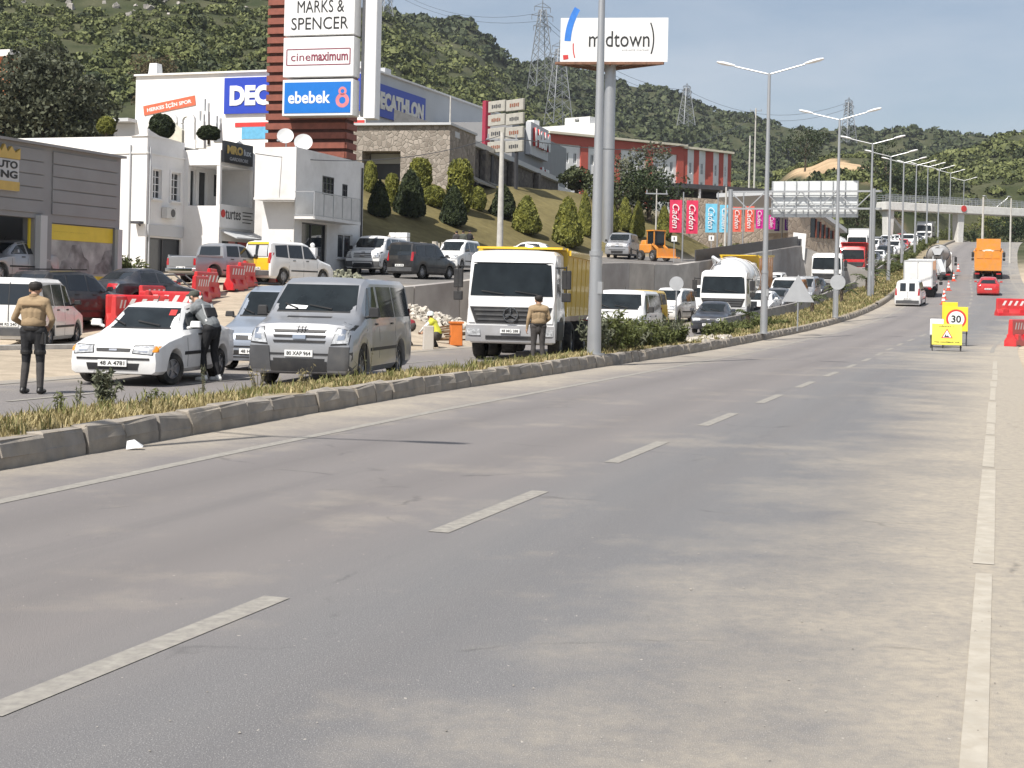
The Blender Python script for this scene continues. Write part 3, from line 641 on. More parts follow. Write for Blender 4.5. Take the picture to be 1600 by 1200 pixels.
mb = MB(); mb.prism([(0, 0), (.9, -.35), (.9, -.42), (0, -.08)], .2, yE - yB - .1, axis='Y'); o = mb.build('awning', GREYLT, rt); o.location = (xp + .01, yB, zbal - .02)
pr_ = rct(lambda a, c: b.B(a, c, xp), 341, 396, 322, 358); q0 = (xp, 0, 0)
panel('shop_sign', rt, q0, UY, (pr_[0], pr_[1], pr_[2], pr_[3]), SIGNW, .07, .012)
sign_text(rt, q0, UY, (pr_[0] + .55, pr_[0] + 2.0, pr_[2] + .45, pr_[3] - .25), 'turtes', INK, .086); mb = MB(); mb.cyl((0, 0, 0), (.02, 0, 0), .2, n=12); o = mb.build('emblem', REDP, rt); o.location = (xp + .084, pr_[0] + .32, pr_[3] - .45)
for k in range(4): panel('sign_rule', rt, q0, UY, (pr_[1] - 1.2, pr_[1] - .2 - .15 * (k % 2), pr_[3] - .32 - .17 * k, pr_[3] - .27 - .17 * k), INK, .006, .083)
mr = rct(lambda a, c: b.B(a, c, xp), 346, 391, 224, 257)
panel('fascia_sign', rt, q0, UY, mr, BLACKS, .14, .04); zz = mr[3] - mr[2]
sign_text(rt, q0, UY, (mr[0] + .25, mr[0] + 1.75, mr[2] + zz * .42, mr[2] + zz * .82), 'MRO', GOLD, .19, bold=.05); sign_text(rt, q0, UY, (mr[0] + 1.85, mr[1] - .2, mr[2] + zz * .45, mr[2] + zz * .75), 'lux', GREYLT, .19, bold=.03)
sign_text(rt, q0, UY, (mr[0] + .5, mr[1] - .5, mr[2] + zz * .12, mr[2] + zz * .28), 'GARDEROBE', GREYLT, .19)
# air-conditioning units, downpipe
ACM = nmat('ac_casing', (.62, .62, .60), rough=.5, var=.06, dirt=(.35, .33, .3), dirt_amt=.4)
def ac(parent, p, u):
    u = Vector(u); n = u.cross(UPV); M = Matrix((u, n, UPV)).transposed(); mb = MB(); mb.box(Vector(p) + n * .18, (.8, .32, .55), M=M); o = mb.build('air_conditioner', ACM, parent, bevel=.02); mb = MB(); c = Vector(p) + n * .345 + u * .12; k = 16; mb.add([c + u * .2 * math.cos(6.283 * i / k) + UPV * .2 * math.sin(6.283 * i / k) for i in range(k)], [tuple(range(k))]); mb.build('fan_grille', FRAMED, o, fix=False)
ac(rt, (0, yB * .52, 3.0), UY); ac(rt, (xp, yE - .7, zlin + .9 - .55), UY) if False else ac(rt, (-2.5, 0, 4.6), UX)
mb = MB(); mb.cyl((.06, .2, 0), (.06, .2, Ht - .5), .045, n=8); mb.build('downpipe', GREYLT, rt); mb = MB(); mb.cyl((-.9, -.06, 0), (-.9, -.06, Ht - .4), .045, n=8); mb.build('downpipe', GREYLT, rt)
# wall camera
mb = MB(); c_ = b.A(219, 348); mb.box((c_[0], -.25, c_[1]), (.5, .35, .12)); mb.bar((c_[0], 0, c_[1] - .15), (c_[0], -.2, c_[1]), .05); mb.build('wall_camera', FRAMED, rt)

# --- white house with balcony and satellite dishes ------------------
b = Bld('white_house', 'old white two-storey house with small barred windows and steel balcony', 'building', 461, 72, 2.4, 17., py=330); rt = b.root
Ht = b.B(461, 229)[1]; yB = b.B(567, 330)[0]; w1 = rct(b.B, 504, 522, 276, 308); w2 = rct(b.B, 535, 543, 288, 316); dr = rct(b.B, 467, 511, 349, 412); dr = (dr[0], dr[1], .0, dr[3]); w3 = rct(b.B, 528, 551, 366, 404)
xa = b.A(398, 280)[0]; zo = b.A(430, 312)[1]
mb = MB(); wall(mb, O3, UY, yB, Ht, [w1, w2, dr, w3]); wall(mb, (xa, -.0, zo), UX, -xa, Ht - zo, depth=.1); wall(mb, (xa, .9, 0), UX, -xa - .06, zo - .02, depth=.1)
mb.quad((xa, 0, zo), (0, 0, zo), (0, .95, zo), (xa, .95, zo)); mb.quad((xa, 0, Ht - .12), (0, 0, Ht - .12), (0, yB, Ht - .12), (xa, yB, Ht - .12)); mb.quad((0, yB, 0), (-8, yB, 0), (-8, yB, Ht), (0, yB, Ht)); mb.quad((-.04, 0, 0), (-.04, .9, 0), (-.04, .9, zo), (-.04, 0, zo))
mb.build('wall', WHITE2, rt)
for r_ in (w1, w2): window(rt, O3, UY, r_, FRAMED, GLASS, 3, 3, setback=.03, fw=.05)
window(rt, O3, UY, w3, FRAMEW, GLASSB, 2, 1, sill=WHITE2); window(rt, O3, UY, dr, FRAMED, GLASS, 2, 1, setback=.13, name='door')
ya, yb = b.B(463, 320)[0] - .2, b.B(534, 320)[0]; zf = b.B(500, 345)[1]; zh = b.B(500, 306)[1]
mb = MB(); mb.box((.55, (ya + yb) / 2, zf), (1.1, yb - ya, .14)); mb.build('balcony_slab', WHITE2, rt)
mb = MB()
for z in (zf + .12, zh): mb.bar((1.05, ya, z), (1.05, yb, z), .05); mb.bar((0, ya, z), (1.05, ya, z), .05); mb.bar((0, yb, z), (1.05, yb, z), .05)
for k in range(6): y = ya + (yb - ya) * k / 5; mb.bar((1.05, y, zf), (1.05, y, zh), .045)
rl = mb.build('balcony_rail', STEEL, rt)
for k in range(5): mb = MB(); a_ = ya + (yb - ya) * k / 5; mb.box((1.04, a_ + (yb - ya) / 10, (zf + zh) / 2 + .05), (.015, (yb - ya) / 5 - .08, zh - zf - .2)); mb.build('panel', nmat('frosted_panel', (.55, .55, .54), rough=.3, var=.1), rl)
for py_, px_ in ((0.06, 0),): mb = MB(); mb.cyl((.06, yB - .3, 0), (.06, yB - .3, Ht - .3), .05); mb.build('downpipe', FRAMED, rt)
mb = MB(); mb.box((xa / 2, .0 - .02, zo + .05), (-xa, .12, .12)); mb.build('ledge', WHITE2, rt)
ac(rt, (0, yB * .78, 3.4), UY)
def dish(px, py, Y, r, label):
    p = at(px, py, Y); t = thing('satellite_dish', label, 'satellite dish', p - Vector((0, 0, r + .25)), R(-15), 'satellite dishes on the house roof')
    mb = MB(); prof = [(r * k / 6, .25 * r * (k / 6) ** 2) for k in range(7)]; mb.lathe(prof, n=20); o = mb.build('reflector', nmat('dish_grey', (.62, .62, .61), rough=.5, var=.08), t, smooth=60); o.rotation_euler = (R(68), 0, R(20)); o.location = (0, 0, r + .2)
    mb = MB(); mb.bar((0, .1, -.15), (0, .1, r + .2), .05); mb.bar((0, -.0, .35), (-.15, -.55, r * .9), .025); mb.box((-.15, -.55, r * .9), (.08, .12, .08)); mb.build('mount', STEEL, t)
dish(446, 212, 74, .42, 'satellite dish beside the red slatted tower, left of a pair'); dish(474, 222, 73.5, .46, 'satellite dish on the roof edge, right of a pair')

# --- sports store hall (white front, grey flank) --------------------
b = Bld('store_hall', 'white sports store hall with blue lettered signs on two sides', 'building', 572, 146, 8., 20., py=150); rt = b.root
Ht = b.A(480, 110)[1]; xL = b.A(212, 150)[0]; yE = b.B(800, 200)[0]
mb = MB(); wall(mb, (xL, 0, 0), UX, -xL, Ht); mb.quad((xL, 0, 0), (xL, 25, 0), (xL, 25, Ht), (xL, 0, Ht)); mb.quad((xL, 0, Ht - .3), (0, 0, Ht - .3), (0, yE, Ht - .3), (xL, yE, Ht - .3)); mb.build('front_wall', WHITE, rt)
mb = MB(); wall(mb, O3, UY, yE, Ht); mb.build('flank_wall', GREYLT, rt)
mb = MB(); mb.box((xL / 2, -.1, Ht + .08), (-xL + .2, .35, .18)); mb.box((.1, yE / 2, Ht + .08), (.35, yE, .18)); mb.build('coping', WHITE, rt)
r_ = rct(b.A, 353, 566, 119, 176); panel('store_sign', rt, O3, UX, r_, BLUE, .25, .02); sign_text(rt, O3, UX, (r_[0] + .7, r_[1] - .6, r_[2] + .8, r_[3] - .8), 'DECATHLON', SIGNW, .28, bold=.06, depth=.06)
r2 = rct(b.B, 576, 662, 140, 190); panel('store_sign', rt, O3, UY, r2, BLUE, .25, .02); sign_text(rt, O3, UY, (r2[0] + .6, r2[1] - .6, r2[2] + .75, r2[3] - .75), 'DECATHLON', nmat('sign_grey_white', (.72, .70, .64)), .28, bold=.06, depth=.06)
a_ = b.A(480, 191)[1]; panel('red_band', rt, O3, UX, (xL * .55, -.1, a_ - .35, a_ + .1), REDP, .05, .01); panel('blue_band', rt, O3, UX, (xL * .52, -.1, a_ - 1.6, a_ - .36), nmat('band_blue', (.12, .38, .58)), .05, .012)
r3 = rct(b.A, 225, 306, 157, 178)
mb = MB(); mb.box((0, 0, 0), (r3[1] - r3[0], .05, 1.0)); o = mb.build('banner', nmat('banner_orange', (.62, .13, .06)), rt); zc = b.A(266, 165)[1]; o.location = ((r3[0] + r3[1]) / 2, -.06, zc); o.rotation_euler = (0, R(-9), 0)
text('lettering', 'HERKES İÇİN SPOR', (r3[1] - r3[0]) * .86, .6, SIGNW, plane_m((0, -.03, 0), UX, UPV), o, bold=.03)
for px_, w_ in ((233, .9), (585, .9), (609, .5)):
    q = b.A(px_, 105) if px_ < 500 else b.B(px_, 120); mb = MB()
    if px_ < 500: mb.box((q[0], 1.2, Ht + .7), (w_ * 1.2, 1.2, 1.5), top=(.8, .8)); mb.build('roof_vent', WHITE, rt)
    else: mb.box((-1.5, q[0] + 1.5, Ht + .5), (1.2, w_ * 3, 1.1)); mb.build('roof_plant', GREYLT, rt)
mb = MB(); xA = b.A(170, 170)[0]; mb.box(((xA + xL) / 2, 4, 5.5), (xL - xA, 8, 11)); mb.box(((xA + xL) / 2, 3.2, 11.2), (xL - xA + .4, 9.5, .35)); mb.build('annex', GREYLT, rt)

# --- stone entrance block and arcade --------------------------------
b = Bld('stone_entrance', 'rubble stone entrance block with deep porch above the lawn', 'building', 702, 123, 7., 14., py=260); rt = b.root
Ht = b.A(620, 196)[1]; xL = b.A(537, 250)[0]; op = rct(b.A, 566, 626, 236, 300); op = (op[0], op[1], 1.0, op[3])
mb = MB(); wall(mb, (xL, 0, 0), UX, -xL, Ht, [(op[0] - xL, op[1] - xL, op[2], op[3])], depth=2.2); mb.quad((0, 0, 0), (0, 8, 0), (0, 8, Ht), (0, 0, Ht)); mb.quad((xL, 0, 0), (xL, 8, 0), (xL, 8, Ht), (xL, 0, Ht)); mb.quad((xL, 0, Ht), (0, 0, Ht), (0, 8, Ht), (xL, 8, Ht)); mb.build('wall', STONEW, rt)
mb = MB(); mb.quad((op[0], 2.2, op[2]), (op[1], 2.2, op[2]), (op[1], 2.2, op[3]), (op[0], 2.2, op[3])); mb.build('porch_back', FRAMED, rt, fix=False)
panel('ceiling_panel', rt, (0, 2.0, 0), UX, (op[0] + .1, op[1] - .1, op[3] - .9, op[3] - .05), GREYLT, .05, 0.)
mb = MB(); mb.box((xL / 2, 3.9, Ht + .1), (-xL + .3, 8.4, .2)); mb.build('coping', GREYLT, rt)
b = Bld('arcade', 'dark stone arcade under a long roof with white fascia strip', 'building', 703, 124.5, 7., 12.5, py=230); rt = b.root
Ht = b.B(703, 214)[1]; yE = b.B(872, 290)[0]
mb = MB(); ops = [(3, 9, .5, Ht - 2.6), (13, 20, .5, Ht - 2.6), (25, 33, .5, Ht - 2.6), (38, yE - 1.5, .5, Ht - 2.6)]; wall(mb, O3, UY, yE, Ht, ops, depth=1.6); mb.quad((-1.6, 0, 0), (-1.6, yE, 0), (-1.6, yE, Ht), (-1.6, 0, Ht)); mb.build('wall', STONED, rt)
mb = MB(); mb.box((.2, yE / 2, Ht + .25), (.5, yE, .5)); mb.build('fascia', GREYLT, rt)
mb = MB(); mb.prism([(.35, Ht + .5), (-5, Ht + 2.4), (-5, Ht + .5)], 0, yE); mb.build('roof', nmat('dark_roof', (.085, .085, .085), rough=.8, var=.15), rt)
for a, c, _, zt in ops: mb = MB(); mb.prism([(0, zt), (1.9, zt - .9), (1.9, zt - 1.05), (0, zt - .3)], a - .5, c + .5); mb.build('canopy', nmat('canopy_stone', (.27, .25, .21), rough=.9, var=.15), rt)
for k in range(1, 4): mb = MB(); mb.box((.35, (ops[k - 1][1] + ops[k][0]) / 2, Ht / 2), (.5, 1.2, Ht)); mb.build('pier', STONED, rt)
b = Bld('fashion_store', 'dark grey fashion store box with tall white letter panels', 'building', 800, 160, 8., 14., py=220); rt = b.root
Ht = b.B(800, 190)[1]; yE = b.B(885, 230)[0]
mb = MB(); gl = (9, yE - 8, Ht - 10.5, Ht - 7.2); wall(mb, O3, UY, yE, Ht, [gl], depth=.3); mb.quad((0, yE, 0), (-14, yE, 0), (-14, yE, Ht), (0, yE, Ht)); mb.quad((0, 0, 0), (-14, 0, 0), (-14, 0, Ht), (0, 0, Ht)); mb.quad((-14, 0, Ht), (0, 0, Ht), (0, yE, Ht), (-14, yE, Ht)); mb.build('wall', GREYCLAD, rt)
window(rt, O3, UY, gl, FRAMED, GLASSB, 6, 1, setback=.2, fw=.15, name='window')
r_ = rct(b.B, 821, 849, 197, 247); panel('letter_panel', rt, O3, UY, r_, GREYLT, .6, .05); sign_text(rt, O3, UY, (r_[0] + .8, r_[1] - .6, r_[2] + 1.0, r_[3] - .6), 'H&M', REDP, .75, bold=.05, depth=.25); sign_text(rt, O3, UY, (r_[0] + .8, r_[1] - .6, r_[2] + 1.0, r_[3] - .6), 'H&M', SIGNW, 1.02, bold=.05, depth=.04)
r_ = rct(b.B, 833, 864, 266, 290); sign_text(rt, O3, UY, (r_[0], r_[1], r_[2], r_[3]), 'Aiime', REDP, .5, bold=.05, depth=.25); sign_text(rt, O3, UY, (r_[0], r_[1], r_[2] + .1, r_[3] + .1), 'Aiime', SIGNW, .77, bold=.05, depth=.04)
r_ = rct(b.B, 860, 884, 293, 328); panel('letter_panel', rt, O3, UY, r_, SIGNW, .6, .05); sign_text(rt, O3, UY, (r_[0] + .9, r_[1] - .9, r_[2] + .6, r_[3] - .6), 'H&M', REDP, .7, bold=.05, depth=.2)

# --- red and white hotel --------------------------------------------
b = Bld('hotel', 'long white hotel with red bands and pilasters on the slope', 'building', 858, 228, 14., 56., py=250); rt = b.root
Ht = b.B(858, 209)[1]; yE = b.B(1066, 260)[0]; zr = Ht - 1.4
cols = [b.B(p, 240)[0] for p in (860, 912, 963, 1014, 1062)]; hs = []
for i in range(4):
    a, c = cols[i] + .9, cols[i + 1] - .9
    for j in range(3):
        for k in range(3): w_ = (c - a) / 4.2; x = a + (c - a) * (j + .5) / 3; hs.append((x - w_ * .3, x + w_ * .3, zr - 2.9 - 3.1 * k, zr - 1.2 - 3.1 * k)) if zr - 2.9 - 3.1 * k > .3 else None
mb = MB(); wall(mb, O3, UY, yE, Ht, hs, depth=.25); mb.quad((0, 0, 0), (-12, 0, 0), (-12, 0, Ht), (0, 0, Ht)); mb.quad((-12, 0, Ht), (0, 0, Ht), (0, yE, Ht), (-12, yE, Ht)); mb.build('wall', WHITE, rt)
for h in hs: window(rt, O3, UY, h, FRAMEW, GLASS, 2, 1, fw=.1)
panel('red_band', rt, O3, UY, (-.1, yE, zr, Ht - .02), TERRA, .15, .01)
for c_ in cols: panel('pilaster', rt, O3, UY, (c_ - .7, c_ + .7, .2, zr - .002), TERRA, .25, .01)
mb = MB(); mb.box((-5, yE / 2, Ht + .2), (11.6, yE + 1, .35)); mb.build('cornice', CREAM, rt)
ang = [(0, 0)]; x, y = 0., yE
bays = [(1.0, 15, 'r'), (1.7, -20, 'w'), (1.0, 20, 'r'), (1.9, -25, 'w'), (1.7, 5, 'r'), (1.7, -25, 'w'), (1.0, 10, 'r'), (1.3, -25, 'w'), (.8, 0, 'r')]
for L_, a_, kd_ in bays:
    u = Vector((math.sin(R(a_)) * .6, math.cos(R(a_)), 0)).normalized(); hl = [(L_ * .3, L_ * .7, zr - 2.9 - 3.1 * k, zr - 1.0 - 3.1 * k) for k in range(2)] if kd_ == 'w' else []
    mb = MB(); wall(mb, (x, y, 0), u, L_, Ht - .3, hl, depth=.25); mb.build('bay_wall', TERRA if kd_ == 'r' else WHITE, rt)
    for h in hl: window(rt, (x, y, 0), u, h, FRAMEW, GLASS, 2, 2, fw=.1)
    mb = MB(); mb.box((x + u.x * L_ / 2 - .5, y + u.y * L_ / 2, Ht - .1), (2.2, L_ + .3, .35)); mb.build('bay_cornice', CREAM, rt)
    x += u.x * L_; y += u.y * L_
mb = MB(); mb.quad((x, y, 0), (x - 12, y, 0), (x - 12, y, Ht - .3), (x, y, Ht - .3)); mb.quad((x - 12, yE, Ht - .3), (0, yE, Ht - .3), (x, y, Ht - .3), (x - 12, y, Ht - .3)); mb.build('end_wall', WHITE, rt, fix=False)
b = Bld('white_annex', 'white flat-roofed building with raised roof house behind the hotel', 'building', 930, 262, 16., 40., py=200); rt = b.root
Ht = b.A(880, 196)[1]; xL = b.A(822, 200)[0]
mb = MB(); wall(mb, (xL, 0, 0), UX, -xL, Ht); wall(mb, O3, UY, 6, Ht); mb.quad((xL, 0, Ht - .2), (0, 0, Ht - .2), (0, 9, Ht - .2), (xL, 9, Ht - .2)); mb.build('wall', WHITE, rt)
q0, q1 = b.A(881, 190)[0], b.A(920, 190)[0]; zq = b.A(900, 183)[1]; mb = MB(); wall(mb, (q0, .3, Ht), UX, q1 - q0, zq - Ht, [((q1 - q0) * .4, (q1 - q0) * .58, .5, 1.1)], depth=.3); mb.quad((q1, .3, Ht), (q1, 4, Ht), (q1, 4, zq), (q1, .3, zq)); mb.quad((q0, .3, zq), (q1, .3, zq), (q1, 4, zq), (q0, 4, zq)); mb.build('roof_house', WHITE, rt)
mb = MB(); q = b.A(828, 190)[0]; mb.box((q, 1, Ht + .7), (1.6, 1.6, 1.5)); mb.build('chimney', WHITE, rt)

# --- beige stone hall, pergola and podium ---------------------------
b = Bld('podium_wall', 'long beige stone retaining wall behind the flags', 'wall', 1062, 150, 6., 62., py=340); rt = b.root
Ht = b.B(1130, 312)[1]; yE = b.B(1268, 330)[0]; mb = MB(); wall(mb, O3, UY, yE, Ht); mb.quad((-6, 0, Ht), (0, 0, Ht), (0, yE, Ht), (-6, yE, Ht)); mb.quad((0, yE, 0), (-6, yE, 0), (-6, yE, Ht), (0, yE, Ht)); mb.build('masonry', STONEB, rt, fix=False)
b2 = b; b = Bld('pergola', 'dark flat-roofed pergola terrace on slim posts below the hotel', 'pergola', 1058, 153, 6. + Ht, 62., py=300); rt = b.root
zt = b.B(1070, 290)[1]; yE = b.B(1290, 325)[0]
mb = MB(); mb.box((-2.5, yE / 2, zt), (5, yE, .45)); mb.build('roof', FRAMED, rt); mb = MB(); mb.quad((-4.8, 0, 0), (-4.8, yE, 0), (-4.8, yE, zt), (-4.8, 0, zt)); mb.build('back_screen', FRAMED, rt, fix=False)
for k in range(8): mb = MB(); y_ = .2 + (yE - .4) * k / 7; mb.box((-.2, y_, zt / 2 - .1), (.22, .22, zt - .2)); mb.build('post', GREYLT if k % 3 else FRAMED, rt)
b = Bld('stone_hall', 'pink-beige stone hall with steep lean-to roof and tall slit windows', 'building', 1231, 122, 4.5, 50., py=370); rt = b.root
yE = b.B(1312, 370)[0]; z0 = b.B(1235, 305)[1]; z1 = b.B(1312, 362)[1]; nsl = 5
mb = MB(); y_a = b.B(1270, 350)[0]; y_b = b.B(1297, 350)[0]; zs_ = b.B(1283, 372)[1]
pts = [(0, 0), (yE, 0), (yE, z1), (0, z0)]; mb.add([Vector((0, a, c)) for a, c in pts], [(0, 1, 2, 3)]); mb.add([Vector(v) for v in ((0, yE, 0), (-8, yE, 0), (-8, yE, z1), (0, yE, z1))], [(0, 1, 2, 3)]); mb.build('wall', STONEB, rt, fix=False)
for k in range(nsl): y_ = y_a + (y_b - y_a) * k / (nsl - 1); zt = z0 + (z1 - z0) * y_ / yE - .5; panel('slit_window', rt, O3, UY, (y_ - .3, y_ + .3, zs_, zt), GLASS, .04, .01); panel('mullion', rt, O3, UY, (y_ + .3, y_ + .42, zs_, zt), WOODR, .12, .01)
mb = MB(); mb.add([Vector(v) for v in ((.4, 0, z0 + .1), (.4, yE + .5, z1 - .1), (-8, yE + .5, z1 - .1), (-8, 0, z0 + .1), (.4, 0, z0 + .45), (.4, yE + .5, z1 + .25), (-8, yE + .5, z1 + .25), (-8, 0, z0 + .45))], [(0, 1, 2, 3), (7, 6, 5, 4), (0, 1, 5, 4), (1, 2, 6, 5), (2, 3, 7, 6), (3, 0, 4, 7)]); mb.build('roof', GREYLT, rt)

# --- house on its graded plot, half-seen orange house ---------------
p = gnd(1314, 241, 250, 420); t = thing('hill_house', 'small white house on the bare graded plot up the hill', 'house', p, R(-15))
mb = MB(); mb.box((0, 0, 1.0), (6.0, 4, 3.6)); mb.build('wall', WHITE, t); mb = MB(); mb.box((0, 0, 2.95), (6.8, 4.6, .28)); mb.build('roof', CREAM, t); mb = MB(); mb.box((-4.6, .5, .8), (2.6, 3, 2.6)); mb.build('side_room', WHITE, t)
for k in (-1.6, .6): mb = MB(); mb.box((k, -2.02, 1.2), (.9, .08, 1.2)); mb.build('window', GLASS, t)
b = Bld('orange_house', 'orange rendered house with white eaves at the photo edge behind the tree', 'house', 16, 118, 6., 20., py=110); rt = b.root
Ht = b.A(5, 88)[1]; mb = MB(); wall(mb, (-9, 0, 0), UX, 9, Ht, [(5.5, 7, Ht - 3, Ht - 1)]); wall(mb, O3, UY, 1.2, Ht); mb.build('wall', nmat('orange_render', (.50, .19, .085), rough=.85, var=.08), rt); mb = MB(); mb.box((-4.6, .6, Ht + .2), (9.8, 2.2, .5)); mb.build('eaves', WHITE, rt)
window(rt, (-9, 0, 0), UX, (5.5, 7, Ht - 3, Ht - 1), FRAMEW, GLASS)
# garden shop display behind the white building: arches, cream wall
p = at(278, 212, 96); t = thing('chimney_arches', 'pair of white keyhole arches standing on the yard wall', 'arch', p - Vector((0, 0, .3)), R(-12))
for k, x in enumerate((-.62, .62)):
    mb = MB(); n = 14
    for (ri, ro) in ((.28, .58),):
        for i in range(n):
            a0, a1 = R(-25 + 230 * i / n), R(-25 + 230 * (i + 1) / n)
            q = [(x + r_ * math.cos(a), 1.25 + r_ * math.sin(a)) for r_, a in ((ri, a0), (ro, a0), (ro, a1), (ri, a1))]; mb.prism(q, -.15, .15)
    mb.box((x - .42, 0, .5), (.3, .3, 1.1)); mb.box((x + .42, 0, .5), (.3, .3, 1.1)); mb.build('arch', WHITE, t)
mb = MB(); mb.box((0, 0, -.35), (2.7, .5, .7)); mb.build('plinth', WHITE, t)
p = at(262, 204, 92); t = thing('cream_wall', 'low cream wall with stepped scroll top behind the white building', 'wall', p - Vector((0, 0, 1.6)), R(-18)); mb = MB(); mb.prism([(-.7, 0), (1.1, 0), (1.1, 1.6), (.9, 1.75), (.55, 2.0), (.3, 2.25), (-.7, 2.3)], -.15, .15); mb.build('body', nmat('cream_pale', (.66, .63, .52)), t)
for i, (px_, py_, h_) in enumerate(((315, 200, 2.2), (322, 188, 2.8), (341, 200, 1.6))):
    p = at(px_, py_, 95 + i); t = thing('white_obelisk', ('short white garden column by the keyhole arches', 'tall grey twin-pronged garden column on the yard', 'stubby white garden column beside the gold sign')[i], 'column', p - Vector((0, 0, h_ * .6)), R(-15), 'garden shop columns')
    mb = MB(); mb.box((0, 0, h_ * .4), (.55, .4, h_ * .8), top=(.7, .7)); mb.build('shaft', WHITE, t); mb = MB(); mb.box((-.12, 0, h_ * .95), (.1, .15, h_ * .3)); mb.box((.14, 0, h_ * .9), (.1, .15, h_ * .2)); mb.build('prong', GREYLT, t)
# ================================================================== walls, masts, signs and street furniture
def heading(Y):
    j = int(np.abs(KP[:, 1] - Y).argmin()); return Vector((KT[j][0], KT[j][1], 0)), Vector((KT[j][1], -KT[j][0], 0))
# --- retaining wall of concrete panels
WD = Vector((.4435, .896, 0)); WN = Vector((.896, -.4435, 0)); W0 = Vector((-6, 57.96, 0)); WL = 64.
rw = thing('retaining_wall', 'weathered concrete panel retaining wall below the upper service road', 'wall', W0, math.atan2(WD.y, WD.x))
wt_px = [(570, 452), (640, 447), (710, 440), (950, 409), (1050, 414), (1100, 407), (1245, 384)]
def wtop(s):
    P = W0 + WD * s; px = 800 + F_PX * P.x / P.y; py = np.interp(px, [a for a, _ in wt_px], [c for _, c in wt_px]); return CAM_H + ray(px, py).z * P.y
n = 16; L = WL / n
for i in range(n):
    s0, s1 = i * L, (i + 1) * L - .05; za, zb = wtop(s0), wtop(s1); P = W0 + WD * s0; zb0 = min(float(np.interp(P.y, PROF_Y, PROF_Z)), za) - .6
    o_ = random.uniform(-.03, .03); mb = MB(); mb.prism([(s0, zb0), (s1, zb0), (s1, zb), (s0, za)], -.2 + o_, .25 + o_)
    m = [CONC, nmat('concrete_b', (.46, .42, .37), rough=.92, var=.18, scale=.6, dirt=(.26, .22, .19), dirt_amt=.65, dscale=.5, bump=.3, bscale=18), nmat('concrete_c', (.345, .32, .30), rough=.92, var=.16, scale=.8, dirt=(.22, .19, .17), dirt_amt=.6, dscale=.6, bump=.3, bscale=18)][(i * 5 + i // 3) % 3]
    mb.build('wall_panel', m, rw, bevel=.015)
mb = MB(); s_ = WL * .62
for k in range(12): a = s_ + k * 2.0; mb.prism([(a, wtop(a) + .02), (a + 1.99, wtop(a + 1.99) + .02), (a + 1.99, wtop(a + 1.99) + .75), (a, wtop(a) + .75)], .0, .06)
mb.build('dark_hoarding', FRAMED, rw)
mb = MB(); zz = wtop(WL); mb.prism([(0, 0), (7, -.3), (7, zz - 3.2), (0, zz - 1.2)], -.2, .2, axis='Y'); o = mb.build('wing_wall', CONC, rw); o.location = (WL - .02, 0, 1.2); o.rotation_euler = (0, 0, R(-42))
p = W0 + WD * WL; t = thing('white_notice', 'white notice panel with small dark window at the retaining wall end', 'sign', Vector((p.x, p.y, wtop(WL) - .8)), R(-20))
mb = MB(); mb.prism([(-.5, .3), (.45, -.35), (.55, 1.75), (-.45, 1.85)], -.04, .04); mb.build('board', SIGNW, t); mb = MB(); mb.box((0, -.05, 1.0), (.4, .03, .7)); mb.build('emblem', FRAMED, t); mb = MB(); mb.box((0, .08, .2), (.1, .1, 2.2)); mb.build('post', STEEL, t)

# --- concrete barrier along the widened median
cb = thing('median_barrier', 'long low concrete barrier dividing the carriageways', 'barrier')
s = s_of(63)
BARC = nmat('barrier_concrete', (.30, .285, .27), rough=.92, var=.18, scale=1.2, dirt=(.17, .155, .14), dirt_amt=.6, dscale=1., bump=.3, bscale=20)
for k in range(34):
    a = road_s(s, med_w(s) + .1); b_ = road_s(s + 3.93, med_w(s + 3.93) + .1); d = (b_ - a); u = d.normalized(); nn = Vector((u.y, -u.x, 0)); h_ = .80
    mb = MB(); pr2 = [(-.28, 0), (.28, 0), (.28, .1), (.12, .35), (.08, h_), (-.08, h_), (-.12, .35), (-.28, .1)]
    mb.add([a + nn * x + UPV * z for x, z in pr2] + [b_ + nn * x + UPV * z for x, z in pr2], [tuple(range(8)), tuple(range(15, 7, -1))] + [(i, (i + 1) % 8, 8 + (i + 1) % 8, 8 + i) for i in range(8)]); mb.build('segment', BARC, cb); s += 4.

# --- double-arm street lamps
LAMPW = nmat('lamp_white', (.78, .78, .77), rough=.35, var=.04)
def make_lamp():
    t = thing('street_lamp', 'x', 'street lamp', group='double-arm street lamps on the median')
    mb = MB(); mb.cyl((0, 0, 0), (0, 0, 2.6), .16, .135, 12); mb.cyl((0, 0, 2.6), (0, 0, 10.8), .12, .06, 12); mb.cyl((0, 0, 0), (0, 0, .05), .24, n=12); mb.cyl((0, 0, 2.5), (0, 0, 2.62), .15, n=12)
    mb.build('pole', STEEL, t, smooth=40)
    for sx in (-1, 1):
        mb = MB(); mb.tube([(0, 0, 10.75), (sx * 1.45, 0, 11.12)], .032, 8); mb.build('arm', STEEL, t, smooth=40)
        mb = MB(); M = Matrix.Rotation(-sx * R(13), 3, 'Y'); prof = [(-.38, .045, .04), (-.2, .09, .06), (0, .12, .075), (.22, .11, .07), (.4, .06, .04)]
        rings = [[M @ Vector((sx * x, w * math.cos(a), h * math.sin(a))) + Vector((sx * 1.82, 0, 11.24)) for a in [2 * math.pi * i / 10 for i in range(10)]] for x, w, h in prof]
        vs = [v for r_ in rings for v in r_]; fs = [(j * 10 + i, j * 10 + (i + 1) % 10, (j + 1) * 10 + (i + 1) % 10, (j + 1) * 10 + i) for j in range(4) for i in range(10)] + [tuple(range(9, -1, -1)), tuple(range(40, 50))]
        mb.add(vs, fs); mb.build('lamp_head', LAMPW, t, smooth=50)
    mb = MB(); mb.box((.13, -.06, 1.7), (.1, .12, .3)); mb.build('service_box', STEEL, t)
    return t
